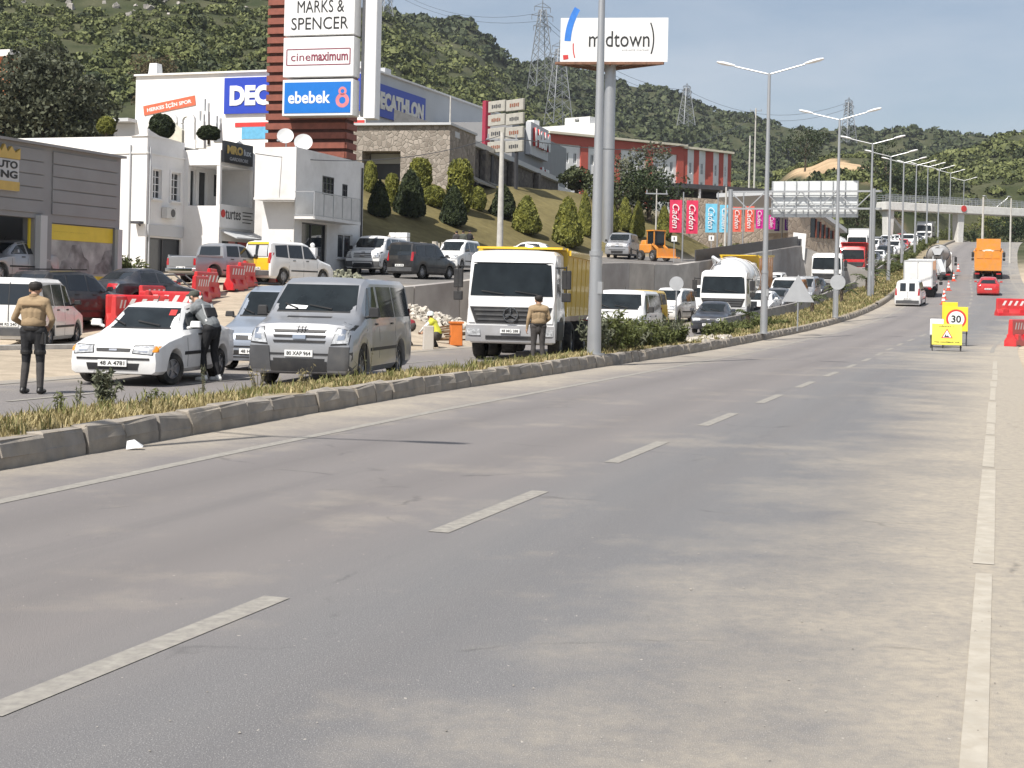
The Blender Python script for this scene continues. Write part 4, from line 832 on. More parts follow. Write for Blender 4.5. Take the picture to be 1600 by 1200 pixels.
LB = [('double-arm street lamp standing out of frame beside the near median', on_road(10.3, -1.7)[0]),
      ('nearest visible lamp post, thick grey pole in front of the billboard', at(928, 552, 37)), ('tall double-arm lamp between the white tanker and the gantry', at(1193, 522, 61)), ('double-arm lamp behind the gantry panel with a round sign', at(1305, 498, 80)),
      ('double-arm lamp beside the right gantry post', at(1358, 466, 103))]
Yl = 126.; k = 0
lab2 = ['fifth lamp up the hill, first beyond the gantry', 'sixth lamp up the hill, second beyond the gantry', 'seventh lamp up the hill, third beyond the gantry', 'eighth lamp up the hill, fourth beyond the gantry', 'ninth lamp up the hill, just before the footbridge', 'small far lamp just past the footbridge', 'smallest lamp far beyond the footbridge']
for k in range(7): LB.append((lab2[k], on_road(Yl, -1.3)[0])); Yl += 22
lamp0 = make_lamp()
for i, (lb, p) in enumerate(LB):
    t = lamp0 if i == 0 else copy_tree(lamp0); s_, d_, z_ = proj(p.x, p.y); hd, rt_ = heading(p.y)
    t.location = (p.x, p.y, z_[0] + .27); t.rotation_euler = (0, 0, math.atan2(rt_.y, rt_.x)); t['label'] = lb
    if i == 1: t.scale = (1.15, 1.15, 1)
# curved twin lamp beyond the bridge
p = gnd(1556, 372, 200, 330); t = thing('curved_street_lamp', 'curved twin-arm street lamp right of the footbridge pier', 'street lamp', p)
mb = MB(); mb.cyl((0, 0, 0), (0, 0, 6.6), .14, .1); mb.build('pole', STEEL, t)
for sx in (-1, 1):
    pts = [(sx * 2.4 * math.sin(R(a)) ** 1.2 if a else 0, 0, 6.5 + 2.4 * (1 - math.cos(R(a))) ** .5 * (1 if a < 75 else .97)) for a in (0, 20, 40, 60, 75, 88)]; mb = MB(); mb.tube(pts, .07, 6); mb.ball((sx * 2.6, 0, 8.75), (.5, .2, .14)); mb.build('arm', STEEL, t)

# --- sign gantry seen from behind
hd = Vector((.928, -.372, 0)); pr_ = at(1361, 465, 104.5); pr_.z = hz(pr_.x, pr_.y); pl_ = Vector((pr_.x, pr_.y, pr_.z)) - hd * 10.3
t = thing('sign_gantry', 'overhead sign gantry seen from behind, ribbed blank panel over the jam', 'gantry', pr_, math.atan2(hd.y, hd.x)); zg = lambda py: CAM_H + ray(1270, py).z * 106 - pr_.z
for x in (0, -10.3): mb = MB(); mb.cyl((x, 0, -1.0), (x, 0, zg(295)), .2, .17, 12); mb.build('post', STEEL, t, smooth=40)
for z in (zg(299), zg(326)): mb = MB(); mb.bar((-10.6, 0, z), (.6, 0, z), .13); mb.build('beam', STEEL, t)
mb = MB(); zA, zB = zg(299), zg(326)
for k in range(8): x0 = -10.3 + k * 10.3 / 8; mb.bar((x0, 0, zB if k % 2 else zA), (x0 + 10.3 / 8, 0, zA if k % 2 else zB), .07)
mb.build('lattice', STEEL, t)
x0, x1 = -7.35, -1.1; z0, z1 = zg(339), zg(282); mb = MB(); mb.box(((x0 + x1) / 2, .42, (z0 + z1) / 2), (x1 - x0, .05, z1 - z0)); sb = mb.build('panel', nmat('panel_back', (.66, .68, .68), rough=.45, metal=.2, var=.06), t)
for k in range(8): mb = MB(); x = x0 + .05 + (x1 - x0 - .1) * k / 7; mb.box((x, .34, (z0 + z1) / 2), (.06, .1, z1 - z0 - .02)); mb.build('rib', STEEL, sb)
for z in (zg(305), zg(318), zg(331)): mb = MB(); mb.box(((x0 + x1) / 2, .29, z), (x1 - x0 - .2, .05, .06)); mb.build('rail', STEEL, sb)
for k in range(4): mb = MB(); x = x0 + .8 + k * 1.5; mb.bar((x, 0, zg(299)), (x, .32, zg(299)), .07); mb.bar((x, 0, zg(326)), (x, .32, zg(326)), .07); mb.build('bracket', STEEL, t)

# --- footbridge
pA = at(1393, 322, 226); pB = at(1640, 330, 236); u = (pB - pA); L = u.length; u.normalize(); t = thing('footbridge', 'white concrete footbridge with grey railings across the far road', 'footbridge', pA, math.atan2(u.y, u.x)); FBW = nmat('bridge_white', (.62, .61, .58), rough=.85, var=.08, dirt=(.4, .38, .34), dirt_amt=.4)
mb = MB(); mb.box((L / 2 - .5, 1.3, .05), (L + 1, 2.6, 1.25)); mb.build('deck', FBW, t, bevel=.05)
for yy in (.1, 2.5):
    rl = MB(); [rl.bar((-1, yy, .75 + z), (L, yy, .75 + z), .07) for z in (.35, .7, 1.05)]; [rl.bar((x, yy, .65), (x, yy, 1.8), .06) for x in np.arange(-1, L, 1.1)]; rl.build('railing', STEEL, t)
pm = at(1502, 322, 231); xm = (pm - pA).length
for x in (.3, xm): mb = MB(); zb = hz(*(pA + u * x)[:2]) - pA.z; mb.box((x, 1.3, (zb - .5) / 2), (.95, 1.4, -zb + .3), top=(1.35, 1.1)); mb.build('pier', FBW, t, bevel=.06)
mb = MB(); mb.add([(-1.4, 0, .6), (-1.4, 2.6, .6), (-1.4, 2.6, .1), (-1.4, 0, .1)], []); mb.prism([(.5, .6), (.5, 0), (7.5, -7.2), (7.5, -6.6)], 2.9, 4.9); mb.build('stair_flight', FBW, t)
mb = MB(); mb.lathe([(0, 0), (.5, 0), (.5, .08)], n=16, axis='Y'); o = mb.build('round_sign', REDP, t); o.location = (xm, -.12, .15)

# --- plastic work barriers
BRED = nmat('barrier_red', (.60, .022, .03), rough=.4, var=.08, scale=4, dirt=(.45, .2, .15), dirt_amt=.3); BWHT = nmat('barrier_white', (.74, .72, .70), rough=.45, var=.05)
def make_barrier():
    t = thing('road_barrier', 'x', 'barrier', group='red plastic road barriers'); mb = MB()
    pf = [(-.22, 0), (.22, 0), (.22, .22), (.09, .42), (.07, .95), (.05, 1.0), (-.05, 1.0), (-.07, .95), (-.09, .42), (-.22, .22)]
    mb.add([(-.95, a, c) for a, c in pf] + [(.95, a, c) for a, c in pf], [tuple(range(10)), tuple(range(19, 9, -1))] + [(i, (i + 1) % 10, 10 + (i + 1) % 10, 10 + i) for i in range(10)])
    for x in (-.5, .5): mb.box((x, -.135, .30), (.35, .16, .3)); mb.box((x, .135, .30), (.35, .16, .3))
    mb.build('shell', BRED, t, bevel=.02)
    for sg in (-1, 1):
        for k in range(5): mb = MB(); x = -.7 + .34 * k; mb.add([(x, sg * .0835, .56), (x + .14, sg * .0835, .56), (x + .32, sg * .077, .88), (x + .18, sg * .077, .88)], [(0, 1, 2, 3)]); mb.build('stripe', BWHT, t, fix=False)
    for x in (-.6, .6): mb = MB(); mb.box((x, 0, .03), (.3, .5, .06)); mb.build('foot', FRAMED, t)
    return t
b0 = make_barrier(); first = [True]
def barrier(px, py, Y, rz, label, scale=1., tilt=0.):
    t = b0 if first[0] else copy_tree(b0); first[0] = False
    p = down(at(px, py, Y)); t.location = p; t.rotation_euler = (random.uniform(-.05, .05), tilt, rz); t.scale = (scale,) * 3; t['label'] = label
ROWN = ['nearest', 'second', 'third', 'fourth', 'fifth', 'sixth', 'seventh', 'eighth', 'ninth', 'tenth', 'eleventh', 'twelfth']; xa_ = at(192, 500, 45).x; xb_ = at(424, 455, 67).x
for i in range(12):
    Y = 45 + i * 2.0; px_ = 800 + F_PX * (xa_ + (xb_ - xa_) * i / 11 + .3 * math.sin(i * 1.9)) / Y; barrier(px_, 480, Y, R(86 + 9 * math.sin(i * 2.3)), '%s red barrier of the long row running from the white saloon to the yellow van' % ROWN[i])
barrier(214, 490, 45.2, R(30), 'red barrier standing askew beside the row, behind the white saloon bonnet'); barrier(266, 480, 46.5, R(10), 'red barrier turned broadside below the dark saloon')
barrier(1590, 533, 60, R(55), 'larger red and white barrier at the right verge', 1.1); barrier(1582, 481, 88, R(10), 'smaller red and white barrier further up the right verge', 1.1)

# --- yellow works signs and cones in the closed lane
SYEL = nmat('works_yellow', (.80, .62, .03), rough=.4, var=.05, dirt=(.5, .42, .2), dirt_amt=.2)
def board(name, label, px, py, w, h, z0, rz, lean=R(-8), Y=None):
    p = flat(px, py) if Y is None else down(at(px, py, Y)); p.z = float(proj(p.x, p.y)[2][0]); t = thing(name, label, 'sign', p, rz, 'yellow works signs in the closed lane')
    mb = MB(); mb.box((0, 0, 0), (w, .03, h)); o = mb.build('plate', SYEL, t, bevel=.012); o.location = (0, -.02, z0 + h / 2); o.rotation_euler = (lean, 0, 0)
    mb = MB()
    for x in (-w / 2 + .03, w / 2 - .03): mb.bar((x, .03, 0), (x, .03 - math.sin(lean) * (z0 + h), z0 + h), .035); mb.bar((x, .5, 0), (x, .12, z0 + h * .8), .03); mb.bar((x, .0, .03), (x, .5, .03), .03)
    mb.bar((-w / 2, .03, z0 - .06), (w / 2, .03, z0 - .06), .03); mb.build('stand', FRAMED, t); return t, o
t, o = board('works_sign', 'yellow works warning board with triangle, front of the sign cluster', 1479, 551, 1.06, .78, .22, R(-14))
o.data.materials[0] = nmat('works_pale_yellow', (.80, .70, .09), rough=.4, var=.05, dirt=(.5, .45, .25), dirt_amt=.2)
mk = lambda x, z, o=o: plane_m((x, -.017, z), UX, UPV)
text('lettering', 'DİKKAT  !', .5, .07, INK, mk(-.02, .30), o, depth=.003, bold=.02); text('lettering', 'YOL ÇALIŞMASI VAR', .9, .08, INK, mk(0, -.29), o, depth=.003, bold=.02)
def tri(parent, c, r, mat, y): mb = MB(); mb.add([(c[0] + r * math.cos(R(a)), y, c[1] + r * math.sin(R(a))) for a in (90, 210, 330)], [(0, 1, 2)]); return mb.build('triangle', mat, parent, fix=False)
tri(o, (0, -.02), .24, REDP, -.018); tri(o, (0, -.02), .175, SIGNW, -.0195); mb = MB(); mb.add([(-.1, -.021, -.1), (.09, -.021, -.1), (.03, -.021, -.03), (-.02, -.021, -.06), (-.05, -.021, .02)], [(0, 1, 2, 3, 4)]); mb.build('digger_symbol', INK, o, fix=False)
t, o = board('speed_sign', 'yellow square sign with round 30 limit behind the works board', 1493, 545, .9, .98, .58, R(-14), lean=R(-4))
def disc(parent, r, mat, y, c=(0, 0)): mb = MB(); mb.add([(c[0] + r * math.cos(2 * math.pi * i / 32), y, c[1] + r * math.sin(2 * math.pi * i / 32)) for i in range(32)], [tuple(range(32))]); return mb.build('disc', mat, parent, fix=False)
disc(o, .39, REDP, -.018); disc(o, .31, SIGNW, -.0195); text('lettering', '30', .38, .30, INK, plane_m((0, -.021, 0), UX, UPV), o, depth=.003, bold=.03)
t, o = board('round_top_sign', 'plain pale yellow board half hidden behind the 30 sign', 1483, 543, .62, 1.1, .62, R(-10), lean=R(-3))
t, o = board('white_board', 'white board peeking out left of the yellow works signs', 1463, 547, .5, .62, .5, R(-20)); o.data.materials[0] = SIGNW
CONEO = nmat('cone_orange', (.72, .075, .03), rough=.5, var=.08)
def cone(px, py, label, Y=None, h=.8, first_=[None]):
    p = gnd(px, py, 40, 200); p.z = float(proj(p.x, p.y)[2][0])
    if first_[0] is None:
        t = thing('traffic_cone', label, 'traffic cone', p, 0, 'cones along the closed lane'); mb = MB(); mb.lathe([(.16, .04), (.125, .22), (.095, .4), (.06, .6), (.035, .78), (0, .79)], n=14); mb.build('body', CONEO, t, smooth=40)
        for a, b_ in ((.24, .40), (.50, .64)): r = lambda z: .168 - .17 * z; mb = MB(); mb.lathe([(r(a) + .006, a), (r(b_) + .006, b_)], n=14); mb.build('reflective_band', SIGNW, t)
        mb = MB(); mb.box((0, 0, .022), (.42, .42, .044)); mb.build('base', CONEO, t); first_[0] = t
    else: t = copy_tree(first_[0]); t.location = p; t['label'] = label
for a in ((1474, 478, 'nearest traffic cone behind the sign cluster'), (1475, 470, 'second traffic cone behind the signs'), (1482, 456, 'third traffic cone up the lane'), (1490, 441, 'fourth traffic cone up the lane'), (1497, 426, 'farthest traffic cone, level with the mixer truck')): cone(*a)
p = flat(1461, 520); t = thing('delineator_post', 'red and white striped delineator post left of the signs', 'post', p); mb = MB(); [mb.cyl((0, 0, .1 + .16 * k), (0, 0, .1 + .16 * (k + 1)), .06, n=10, mi=k % 2) for k in range(6)]; mb.cyl((0, 0, 0), (0, 0, .1), .16); mb.build('post', [REDP, SIGNW], t)

# --- sign backs on posts
def signback(px, py, Y, shape, r, label, base=None):
    p = at(px, py, Y); zb = hz(p.x, p.y) + (.3 if base is None else base); t = thing('traffic_sign', label, 'sign', (p.x, p.y, zb), R(-15)); h = p.z - zb
    mb = MB(); mb.cyl((0, .05, 0), (0, .05, h + r * .7), .035); mb.build('post', STEEL, t); mb = MB()
    if shape == 'o': mb.lathe([(0, -.01), (r, -.01), (r, .01), (0, .01)], n=24, axis='Y'); 
    else: mb.prism([(-r, -r * .55), (r, -r * .55), (0, r * 1.15)], -.012, .012)
    o = mb.build('plate', nmat('sign_back_grey', (.42, .43, .44), rough=.5, metal=.3, var=.06), t); o.location = (0, 0, h)
signback(1057, 443, 70, 'o', .34, 'round grey sign back before the concrete retaining wall', base=0); signback(1247, 458, 66, 't', .72, 'triangular grey sign back on the median'); signback(1309, 441, 78.5, 'o', .40, 'round grey sign back beside the second lamp', base=.4)

# --- billboard on its column
p = at(950, 280, 128); zb = hz(p.x, p.y); t = thing('billboard', 'big white billboard reading midtown on a grey column', 'billboard', (p.x, p.y, zb), R(-8)); z0 = at(957, 101, 128).z - zb; z1 = at(957, 33, 128).z - zb
mb = MB(); mb.cyl((0, 0, -1), (0, 0, z0 + .4), .55, .48, 20); mb.build('column', STEEL, t, smooth=40)
W = 4.62; fy = -1.5; mb = MB(); mb.add([(-W + .35, fy, z0), (W + .35, fy, z0), (-.9, 2.6, z0), (-W + .35, fy, z1), (W + .35, fy, z1), (-.9, 2.6, z1)], [(0, 1, 2), (3, 5, 4), (0, 3, 4, 1), (1, 4, 5, 2), (2, 5, 3, 0)]); mb.build('board', SIGNW, t)
mb = MB()
for a, c in (((-W, fy), (-.9, 2.6)), ((W, fy), (-.9, 2.6)), ((-W, fy), (W, fy))): mb.bar((a[0], a[1], z0 - .12), (c[0], c[1], z0 - .12), .22)
for k in range(6): mb.bar((-W + 1.4 * k + .6, fy, z0 - .12), (-.9 + .1 * k, 2.2, z0 - .12), .12)
mb.build('underframe', nmat('rusty_frame', (.20, .10, .06), rough=.8, var=.3), t)
fz = lambda x, z: plane_m((x + .35, fy - .012, z0 + z), UX, UPV); hb = z1 - z0
text('lettering', 'midtown', 5.2, 1.35, INK, fz(.45, hb * .52), t, depth=.02); text('lettering', 'alışveriş merkezi', 2.3, .18, nmat('faint_grey', (.55, .55, .55)), fz(1.85, hb * .27), t, depth=.01)
def arc(cx, cz, r, a0, a1, w, mat, nm='stroke'):
    mb = MB(); n = 10; q = []
    for i in range(n + 1): a = R(a0 + (a1 - a0) * i / n); q.append(((.35 + cx + (r - w / 2) * math.cos(a), fy - .02, z0 + cz + (r - w / 2) * math.sin(a)), (.35 + cx + (r + w / 2) * math.cos(a), fy - .02, z0 + cz + (r + w / 2) * math.sin(a))))
    mb.add([v for p_ in q for v in p_], [(2 * i, 2 * i + 1, 2 * i + 3, 2 * i + 2) for i in range(n)]); mb.build(nm, mat, t, fix=False)
arc(2.0, hb * .42, 6.0, 150, 178, .55, nmat('mid_blue', (.03, .19, .62))); arc(-.2, hb * .36, 3.3, 176, 198, .1, REDP); arc(-.5, hb * .5, 3.9, -18, 22, .12, INK); arc(-1., hb * .2, 3.15, 183, 190, .45, REDP)

# --- red slatted tower sign
p = at(450, 225, 95); zb = hz(p.x, p.y); th = 20.; t = thing('tower_sign', 'tall red-brown slatted tower carrying stacked white and blue shop panels', 'sign tower', (p.x, p.y, zb), -R(16)); sg = 95 / F_PX
ztop = at(443, -130, 95).z - zb; W0_ = -38 * sg; W1_ = 95 * sg
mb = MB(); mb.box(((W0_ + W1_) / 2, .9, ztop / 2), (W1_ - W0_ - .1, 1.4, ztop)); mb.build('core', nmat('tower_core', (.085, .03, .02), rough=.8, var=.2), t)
nsl = int(ztop / .62)
for k in range(nsl): mb = MB(); z = .2 + k * .62; mb.box(((W0_ + W1_) / 2, .08, z + .2), (W1_ - W0_, .12, .4)); mb.box((W1_ + .05, .95, z + .2), (.1, 1.7, .4)); mb.box((W0_ - .05, .95, z + .2), (.1, 1.7, .4)); mb.build('slat', WOODR, t)
def tz(py): return at(500, py + 4, 95).z - zb
rows_ = [(-62, -2, None), (0, 58, 'M'), (61, 122, 'C'), (126, 182, 'E')]
for a, c, kd_ in rows_:
    x0, x1 = 1 * sg, 118 * sg; z0, z1 = tz(c), tz(a); mb = MB(); mb.box(((x0 + x1) / 2, -.55, (z0 + z1) / 2), (x1 - x0, 1.1, z1 - z0)); o = mb.build('panel_box', SIGNW, t, bevel=.03); cx = (x0 + x1) / 2; cz = (z0 + z1) / 2; F = lambda x, z: plane_m((x, -1.112, z), UX, UPV)
    if kd_ == 'M': text('lettering', 'MARKS &', 3.2, .78, INK, F(cx + .1, cz + .62), o); text('lettering', 'SPENCER', 3.9, .78, INK, F(cx + .05, cz - .45), o)
    if kd_ == 'C':
        PUR = nmat('cinema_purple', (.22, .03, .06)); text('lettering', 'cine', 1.35, .48, PUR, F(cx - 1.2, cz), o); text('lettering', 'maximum', 2.5, .58, PUR, F(cx + .78, cz + .03), o, bold=.02)
        mb = MB(); w, h = 2.15, .5
        for x0_, x1_, z0_, z1_ in ((-w, w, h - .03, h + .03), (-w, w, -h - .03, -h + .03), (-w - .05, -w + .02, -h, h), (w - .02, w + .05, -h, h)): mb.box((cx + (x0_ + x1_) / 2, -1.112, cz + (z0_ + z1_) / 2), (x1_ - x0_, .012, z1_ - z0_))
        mb.build('outline', PUR, o)
    if kd_ == 'E':
        mb = MB(); mb.box((cx, -1.11, cz), (x1 - x0 - .3, .03, z1 - z0 - .35)); fb = mb.build('blue_field', BLUE2, t); text('lettering', 'ebebek', 2.9, .78, SIGNW, plane_m((cx - .55, -1.128, cz + .02), UX, UPV), fb, bold=.025)
        mb = MB(); PK = nmat('logo_pink', (.62, .20, .22))
        for zc, ro, ri in ((.38, .28, .13), (-.2, .46, .22)):
            n = 20; vs = [(cx + 1.72 + r * math.cos(2 * math.pi * i / n), -1.13, cz + zc + r * math.sin(2 * math.pi * i / n)) for r in (ri, ro) for i in range(n)]; mb.add(vs, [(i, (i + 1) % n, n + (i + 1) % n, n + i) for i in range(n)])
        mb.build('logo', PK, fb, fix=False)
mb = MB(); x0, x1 = 128 * sg, 147 * sg; mb.box(((x0 + x1) / 2, .1, (tz(185) + ztop) / 2), (x1 - x0, .9, ztop - tz(185))); mb.build('side_column', SIGNW, t, bevel=.04)
mb = MB(); x0 = 118 * sg; x1 = 128 * sg; mb.box(((x0 + x1) / 2, .3, (tz(180) + ztop) / 2), (x1 - x0, .3, ztop - tz(180))); mb.build('link_panel', GREYLT, t)

# --- shop directory board, flags, poles, pylons
p = at(757, 250, 140); t = thing('directory_board', 'grey shop directory board with red edge above the arcade', 'sign', (p.x, p.y, p.z), -R(50)); sg = 140 / F_PX
mb = MB(); mb.box((.15, 0, 3.0), (.5, .6, 5.2)); mb.build('red_edge', nmat('edge_red', (.33, .03, .06)), t)
for j in range(4):
    for i in range(2): mb = MB(); mb.box((1.75 + i * 2.65, .0, 4.95 - j * 1.28 - i * .1), (2.45, .25, 1.05)); o = mb.build('name_panel', nmat('panel_stone', (.40, .38, .33), rough=.7, var=.1), t, bevel=.03); mb = MB(); [mb.box((1.75 + i * 2.65 + (k - 2) * .28, -.14, 4.95 - j * 1.28 - i * .1), (.17, .03, .35 - .08 * ((k + j) % 2))) for k in range(5)]; mb.build('lettering', [FRAMED, nmat('letter_brown', (.25, .09, .05))][(i + j) % 2], o)
mb = MB(); mb.box((1.0, .1, -1.5), (.25, .25, 8)); mb.box((4.6, .1, -2), (.25, .25, 7)); mb.build('leg', FRAMED, t)
FL = [(1066, 1045, 1064, 312, 363, (.60, .03, .09)), (1066, 1071, 1089, 313, 365, (.60, .03, .09)), (1120, 1101, 1119, 318, 363, (.16, .50, .68)), (1120, 1123, 1138, 320, 363, (.16, .50, .68)), (1160, 1144, 1157, 323, 362, (.66, .12, .08)), (1160, 1163, 1177, 322, 362, (.66, .12, .08)),
      (1194, 1180, 1191, 325, 357, (.55, .02, .26)), (1194, 1199, 1210, 336, 358, (.55, .02, .26)), (1221, 1209, 1217, 337, 361, (.18, .03, .34)), (1221, 1225, 1235, 337, 360, (.18, .03, .34))]
fc = {1066: ('red banner flags on a pole, leftmost of the row', 116), 1120: ('pale blue banner flags on a pole', 119), 1160: ('coral red banner flags on a pole', 122), 1194: ('magenta banner flags behind the tall lamp', 125), 1221: ('purple banner flags, last of the row', 128)}
for pxp, (lb, Y) in fc.items():
    p = down(at(pxp, 400, Y)); t = thing('flag_pole', lb, 'flag', p, R(-6), 'shopping centre banner flags'); sgm = Y / F_PX; zt = at(pxp, 300, Y).z - p.z; mb = MB(); mb.cyl((0, 0, 0), (0, 0, zt), .07, .05); mb.build('pole', STEEL, t)
    for a, x0, x1, y0, y1, col in FL:
        if a != pxp: continue
        xa, xb = (x0 - pxp) * sgm, (x1 - pxp) * sgm; za, zb_ = at(x0, y1, Y).z - p.z, at(x0, y0, Y).z - p.z; mb = MB(); n = 6
        vs = [(xa + (xb - xa) * i / n, .06 * math.sin(i * 1.3 + j), za + (zb_ - za) * j / 4) for j in range(5) for i in range(n + 1)]; mb.add(vs, [(j * (n + 1) + i, j * (n + 1) + i + 1, (j + 1) * (n + 1) + i + 1, (j + 1) * (n + 1) + i) for j in range(4) for i in range(n)])
        f = mb.build('flag', nmat('flag_%d_%d' % (x0, y0), col, rough=.7, var=.08), t, fix=False, smooth=60)
        text('lettering', 'Caden', (zb_ - za) * .74, (xb - xa) * .55, SIGNW, plane_m(((xa + xb) / 2, -.09, (za + zb_) / 2), (0, 0, -1), (1, 0, 0)), f, shear=.25)
def utility(px, y0, y1, Y, label, arms=True, r=.14, lean=0.):
    p = at(px, y1, Y); z0 = min(hz(p.x, p.y), p.z); h = at(px, y0, Y).z - z0; t = thing('utility_pole', label, 'pole', (p.x, p.y, z0)); t.rotation_euler = (0, lean, 0); mb = MB(); mb.cyl((0, 0, 0), (0, 0, h), r * 1.25, r * .7, 10); mb.build('mast', nmat('pole_concrete', (.48, .46, .42), rough=.9, var=.12), t, smooth=40)
    if arms: mb = MB(); mb.bar((-.9, 0, h - .4), (.9, 0, h - .4), .1); [mb.cyl((x, 0, h - .4), (x, 0, h - .1), .05) for x in (-.8, 0, .8)]; mb.build('crossarm', STEEL, t)
    return t
utility(781, 207, 382, 84, 'concrete utility pole rising behind the dump truck', r=.17); utility(1179, 169, 265, 220, 'wooden-armed pole on the hillside by the tall lamp'); utility(1171, 212, 262, 205, 'short bare pole on the hillside below the armed pole', arms=False); utility(703, 150, 200, 127, 'thin white mast on the stone entrance roof', arms=False, r=.08)
utility(1025, 295, 352, 120, 'small garden lamp post below the hotel trees', arms=True, r=.07); utility(1534, 308, 420, 150, 'slim grey pole beside the orange truck', arms=False, r=.13); utility(1578, 310, 400, 165, 'slim grey pole left of the excavator', arms=False, r=.1); utility(1133, 292, 372, 111, 'thin grey pole among the flags', arms=False, r=.09)
PYL = nmat('pylon_steel', (.30, .31, .32), rough=.5, metal=.4, var=.1)
def pylon(px, y0, y1, Y, label, w=3.2):
    p = at(px, y1, Y); h = at(px, y0, Y).z - p.z; t = thing('power_pylon', label, 'pylon', p, R(25), 'lattice power pylons on the hill'); mb = MB(); wd = lambda z: w * .78 * (1 - z / h) ** .9 * .5 + .4; zs = [h * (1 - .86 ** k) / (1 - .86 ** 11) * .93 for k in range(11)]; T = .0002 * Y + .045
    for k in range(10):
        a, c = wd(zs[k]), wd(zs[k + 1])
        for sx, sy in ((-1, -1), (1, -1), (1, 1), (-1, 1)): mb.bar((sx * a, sy * a, zs[k]), (sx * c, sy * c, zs[k + 1]), T * 1.4)
        for (ax, ay), (bx, by) in (((-1, -1), (1, -1)), ((1, -1), (1, 1)), ((1, 1), (-1, 1)), ((-1, 1), (-1, -1))): mb.bar((ax * a, ay * a, zs[k]), (bx * c, by * c, zs[k + 1]), T * .8); mb.bar((bx * a, by * a, zs[k]), (ax * c, ay * c, zs[k + 1]), T * .8)
    mb.bar((0, 0, zs[-1]), (0, 0, h), T * 1.4); mb.build('tower', PYL, t)
    for k, z in enumerate((.70, .82, .92)):
        mb = MB(); a = (2.6, 3.2, 2.4)[k] * h / 24; mb.bar((-a, 0, h * z), (a, 0, h * z), T * 1.3); mb.bar((-a, 0, h * z), (0, 0, h * (z + .05)), T); mb.bar((a, 0, h * z), (0, 0, h * (z + .05)), T); [mb.bar((x, 0, h * z), (x, 0, h * z - 1.3 * h / 24), T) for x in (-a, a)]; mb.build('crossarm', PYL, t)
    return t
pylon(845, 0, 138, 400, 'tall lattice pylon left of the billboard', 6.); pylon(872, 62, 195, 340, 'lattice pylon directly below and left of the billboard', 5.4); pylon(1072, 130, 196, 470, 'small lattice pylon on the slope above the hotel', 4.4); pylon(1325, 152, 224, 480, 'lattice pylon on the far ridge above the hill house', 4.2); pylon(603, -30, 62, 520, 'faint lattice pylon high behind the tower sign', 6)
def cable(a, b, sag, label, r=.03):
    a, b = Vector(a), Vector(b); mb = MB(); pts = [a.lerp(b, i / 14) - UPV * sag * 4 * (i / 14) * (1 - i / 14) for i in range(15)]; mb.tube(pts, r, 5); o = mb.build('cable', FRAMED); return tag(o, label, 'cable', 'overhead cables')
cable(at(399, 240, 71), at(781, 212, 84), .8, 'thin cable from the white house to the utility pole', .02)
cable(at(781, 212, 84), at(1179, 180, 220), 2.5, 'cable running from the utility pole to the hillside pole', .03)
for k, dy in enumerate((0, 9)): cable(at(845 + 12 * (k * 2 - 1), 22 + dy, 400), at(600, -28 + dy, 520), 5, ('upper', 'lower')[k] + ' faint power line left of the tall pylon', .05); cable(at(845, 22 + dy, 400), at(1072, 140 + dy, 470), 5, ('upper', 'lower')[k] + ' faint power line right of the tall pylon', .05); cable(at(1072, 140 + dy, 470), at(1325, 160 + dy, 480), 6, ('upper', 'lower')[k] + ' faint power line between the two far pylons', .05)

# --- building-site odds and ends
ROCKW = nmat('pale_rubble', (.47, .43, .37), rough=.95, var=.25, scale=3)
def rubble(name, label, cs, n, size, mat=ROCKW, cat='rubble', stuff=True):
    """heap of broken stones; cs: list of (centre, radius xyz)"""
    vs = []; fs = []
    for i in range(n):
        c, r = cs[i % len(cs)]; a = random.uniform(0, 6.28); q = random.random() ** .5
        x, y = c[0] + r[0] * q * math.cos(a), c[1] + r[1] * q * math.sin(a); z = hz(x, y) + r[2] * (1 - q) * random.uniform(.4, 1.) + (c[2] if len(c) > 2 else 0)
        s_ = size * random.uniform(.4, 1.2); M = Euler((random.random() * 6, random.random() * 6, random.random() * 6)).to_matrix()
        b = len(vs)
        for sx, sy, sz in ((-1, -1, -1), (1, -1, -1), (1, 1, -1), (-1, 1, -1), (-1, -1, 1), (1, -1, 1), (1, 1, 1), (-1, 1, 1)): vs.append(tuple(M @ Vector((sx * s_ * random.uniform(.6, 1), sy * s_ * random.uniform(.5, .8), sz * s_ * random.uniform(.3, .6))) + Vector((x, y, z))))
        fs += [tuple(b + k for k in f) for f in ((3, 2, 1, 0), (4, 5, 6, 7), (0, 1, 5, 4), (1, 2, 6, 5), (2, 3, 7, 6), (3, 0, 4, 7))]
    mb = MB(); mb.v = vs; mb.f = fs; mb.m = [0] * len(fs); o = mb.build(name, mat); tag(o, label, cat, kind='stuff'); return o
G = lambda px, py, Y: tuple(at(px, py, Y)[:2])
rubble('rubble', 'pale broken rubble heaped along the upper road', [(G(560 + 24 * k, 380, 92), (2.2, 1.6, .9 + .4 * (k % 3))) for k in range(11)], 700, .22)
rubble('rubble', 'low rubble line on the sand at the photo edge', [(G(10 + 22 * k, 448, 46), (.9, .7, .35)) for k in range(4)], 160, .12)
rubble('rubble', 'broken stones and planks below the retaining wall', [(G(640 + 14 * k, 520, 56), (1.2, .9, .45)) for k in range(6)], 320, .14)
rubble('rubble', 'scrap heap beside the white house', [(G(515 + 14 * k, 408, 70), (.9, .8, .5)) for k in range(3)], 150, .14, nmat('scrap', (.22, .22, .16), rough=.9, var=.5, scale=6))
rubble('rubble', 'few pale stones lying on the median by the dark saloon', [((on_road(50 + 1.2 * k, -.6)[0].x, on_road(50 + 1.2 * k, -.6)[0].y, .36), (.45, .3, .12)) for k in range(5)], 60, .11)
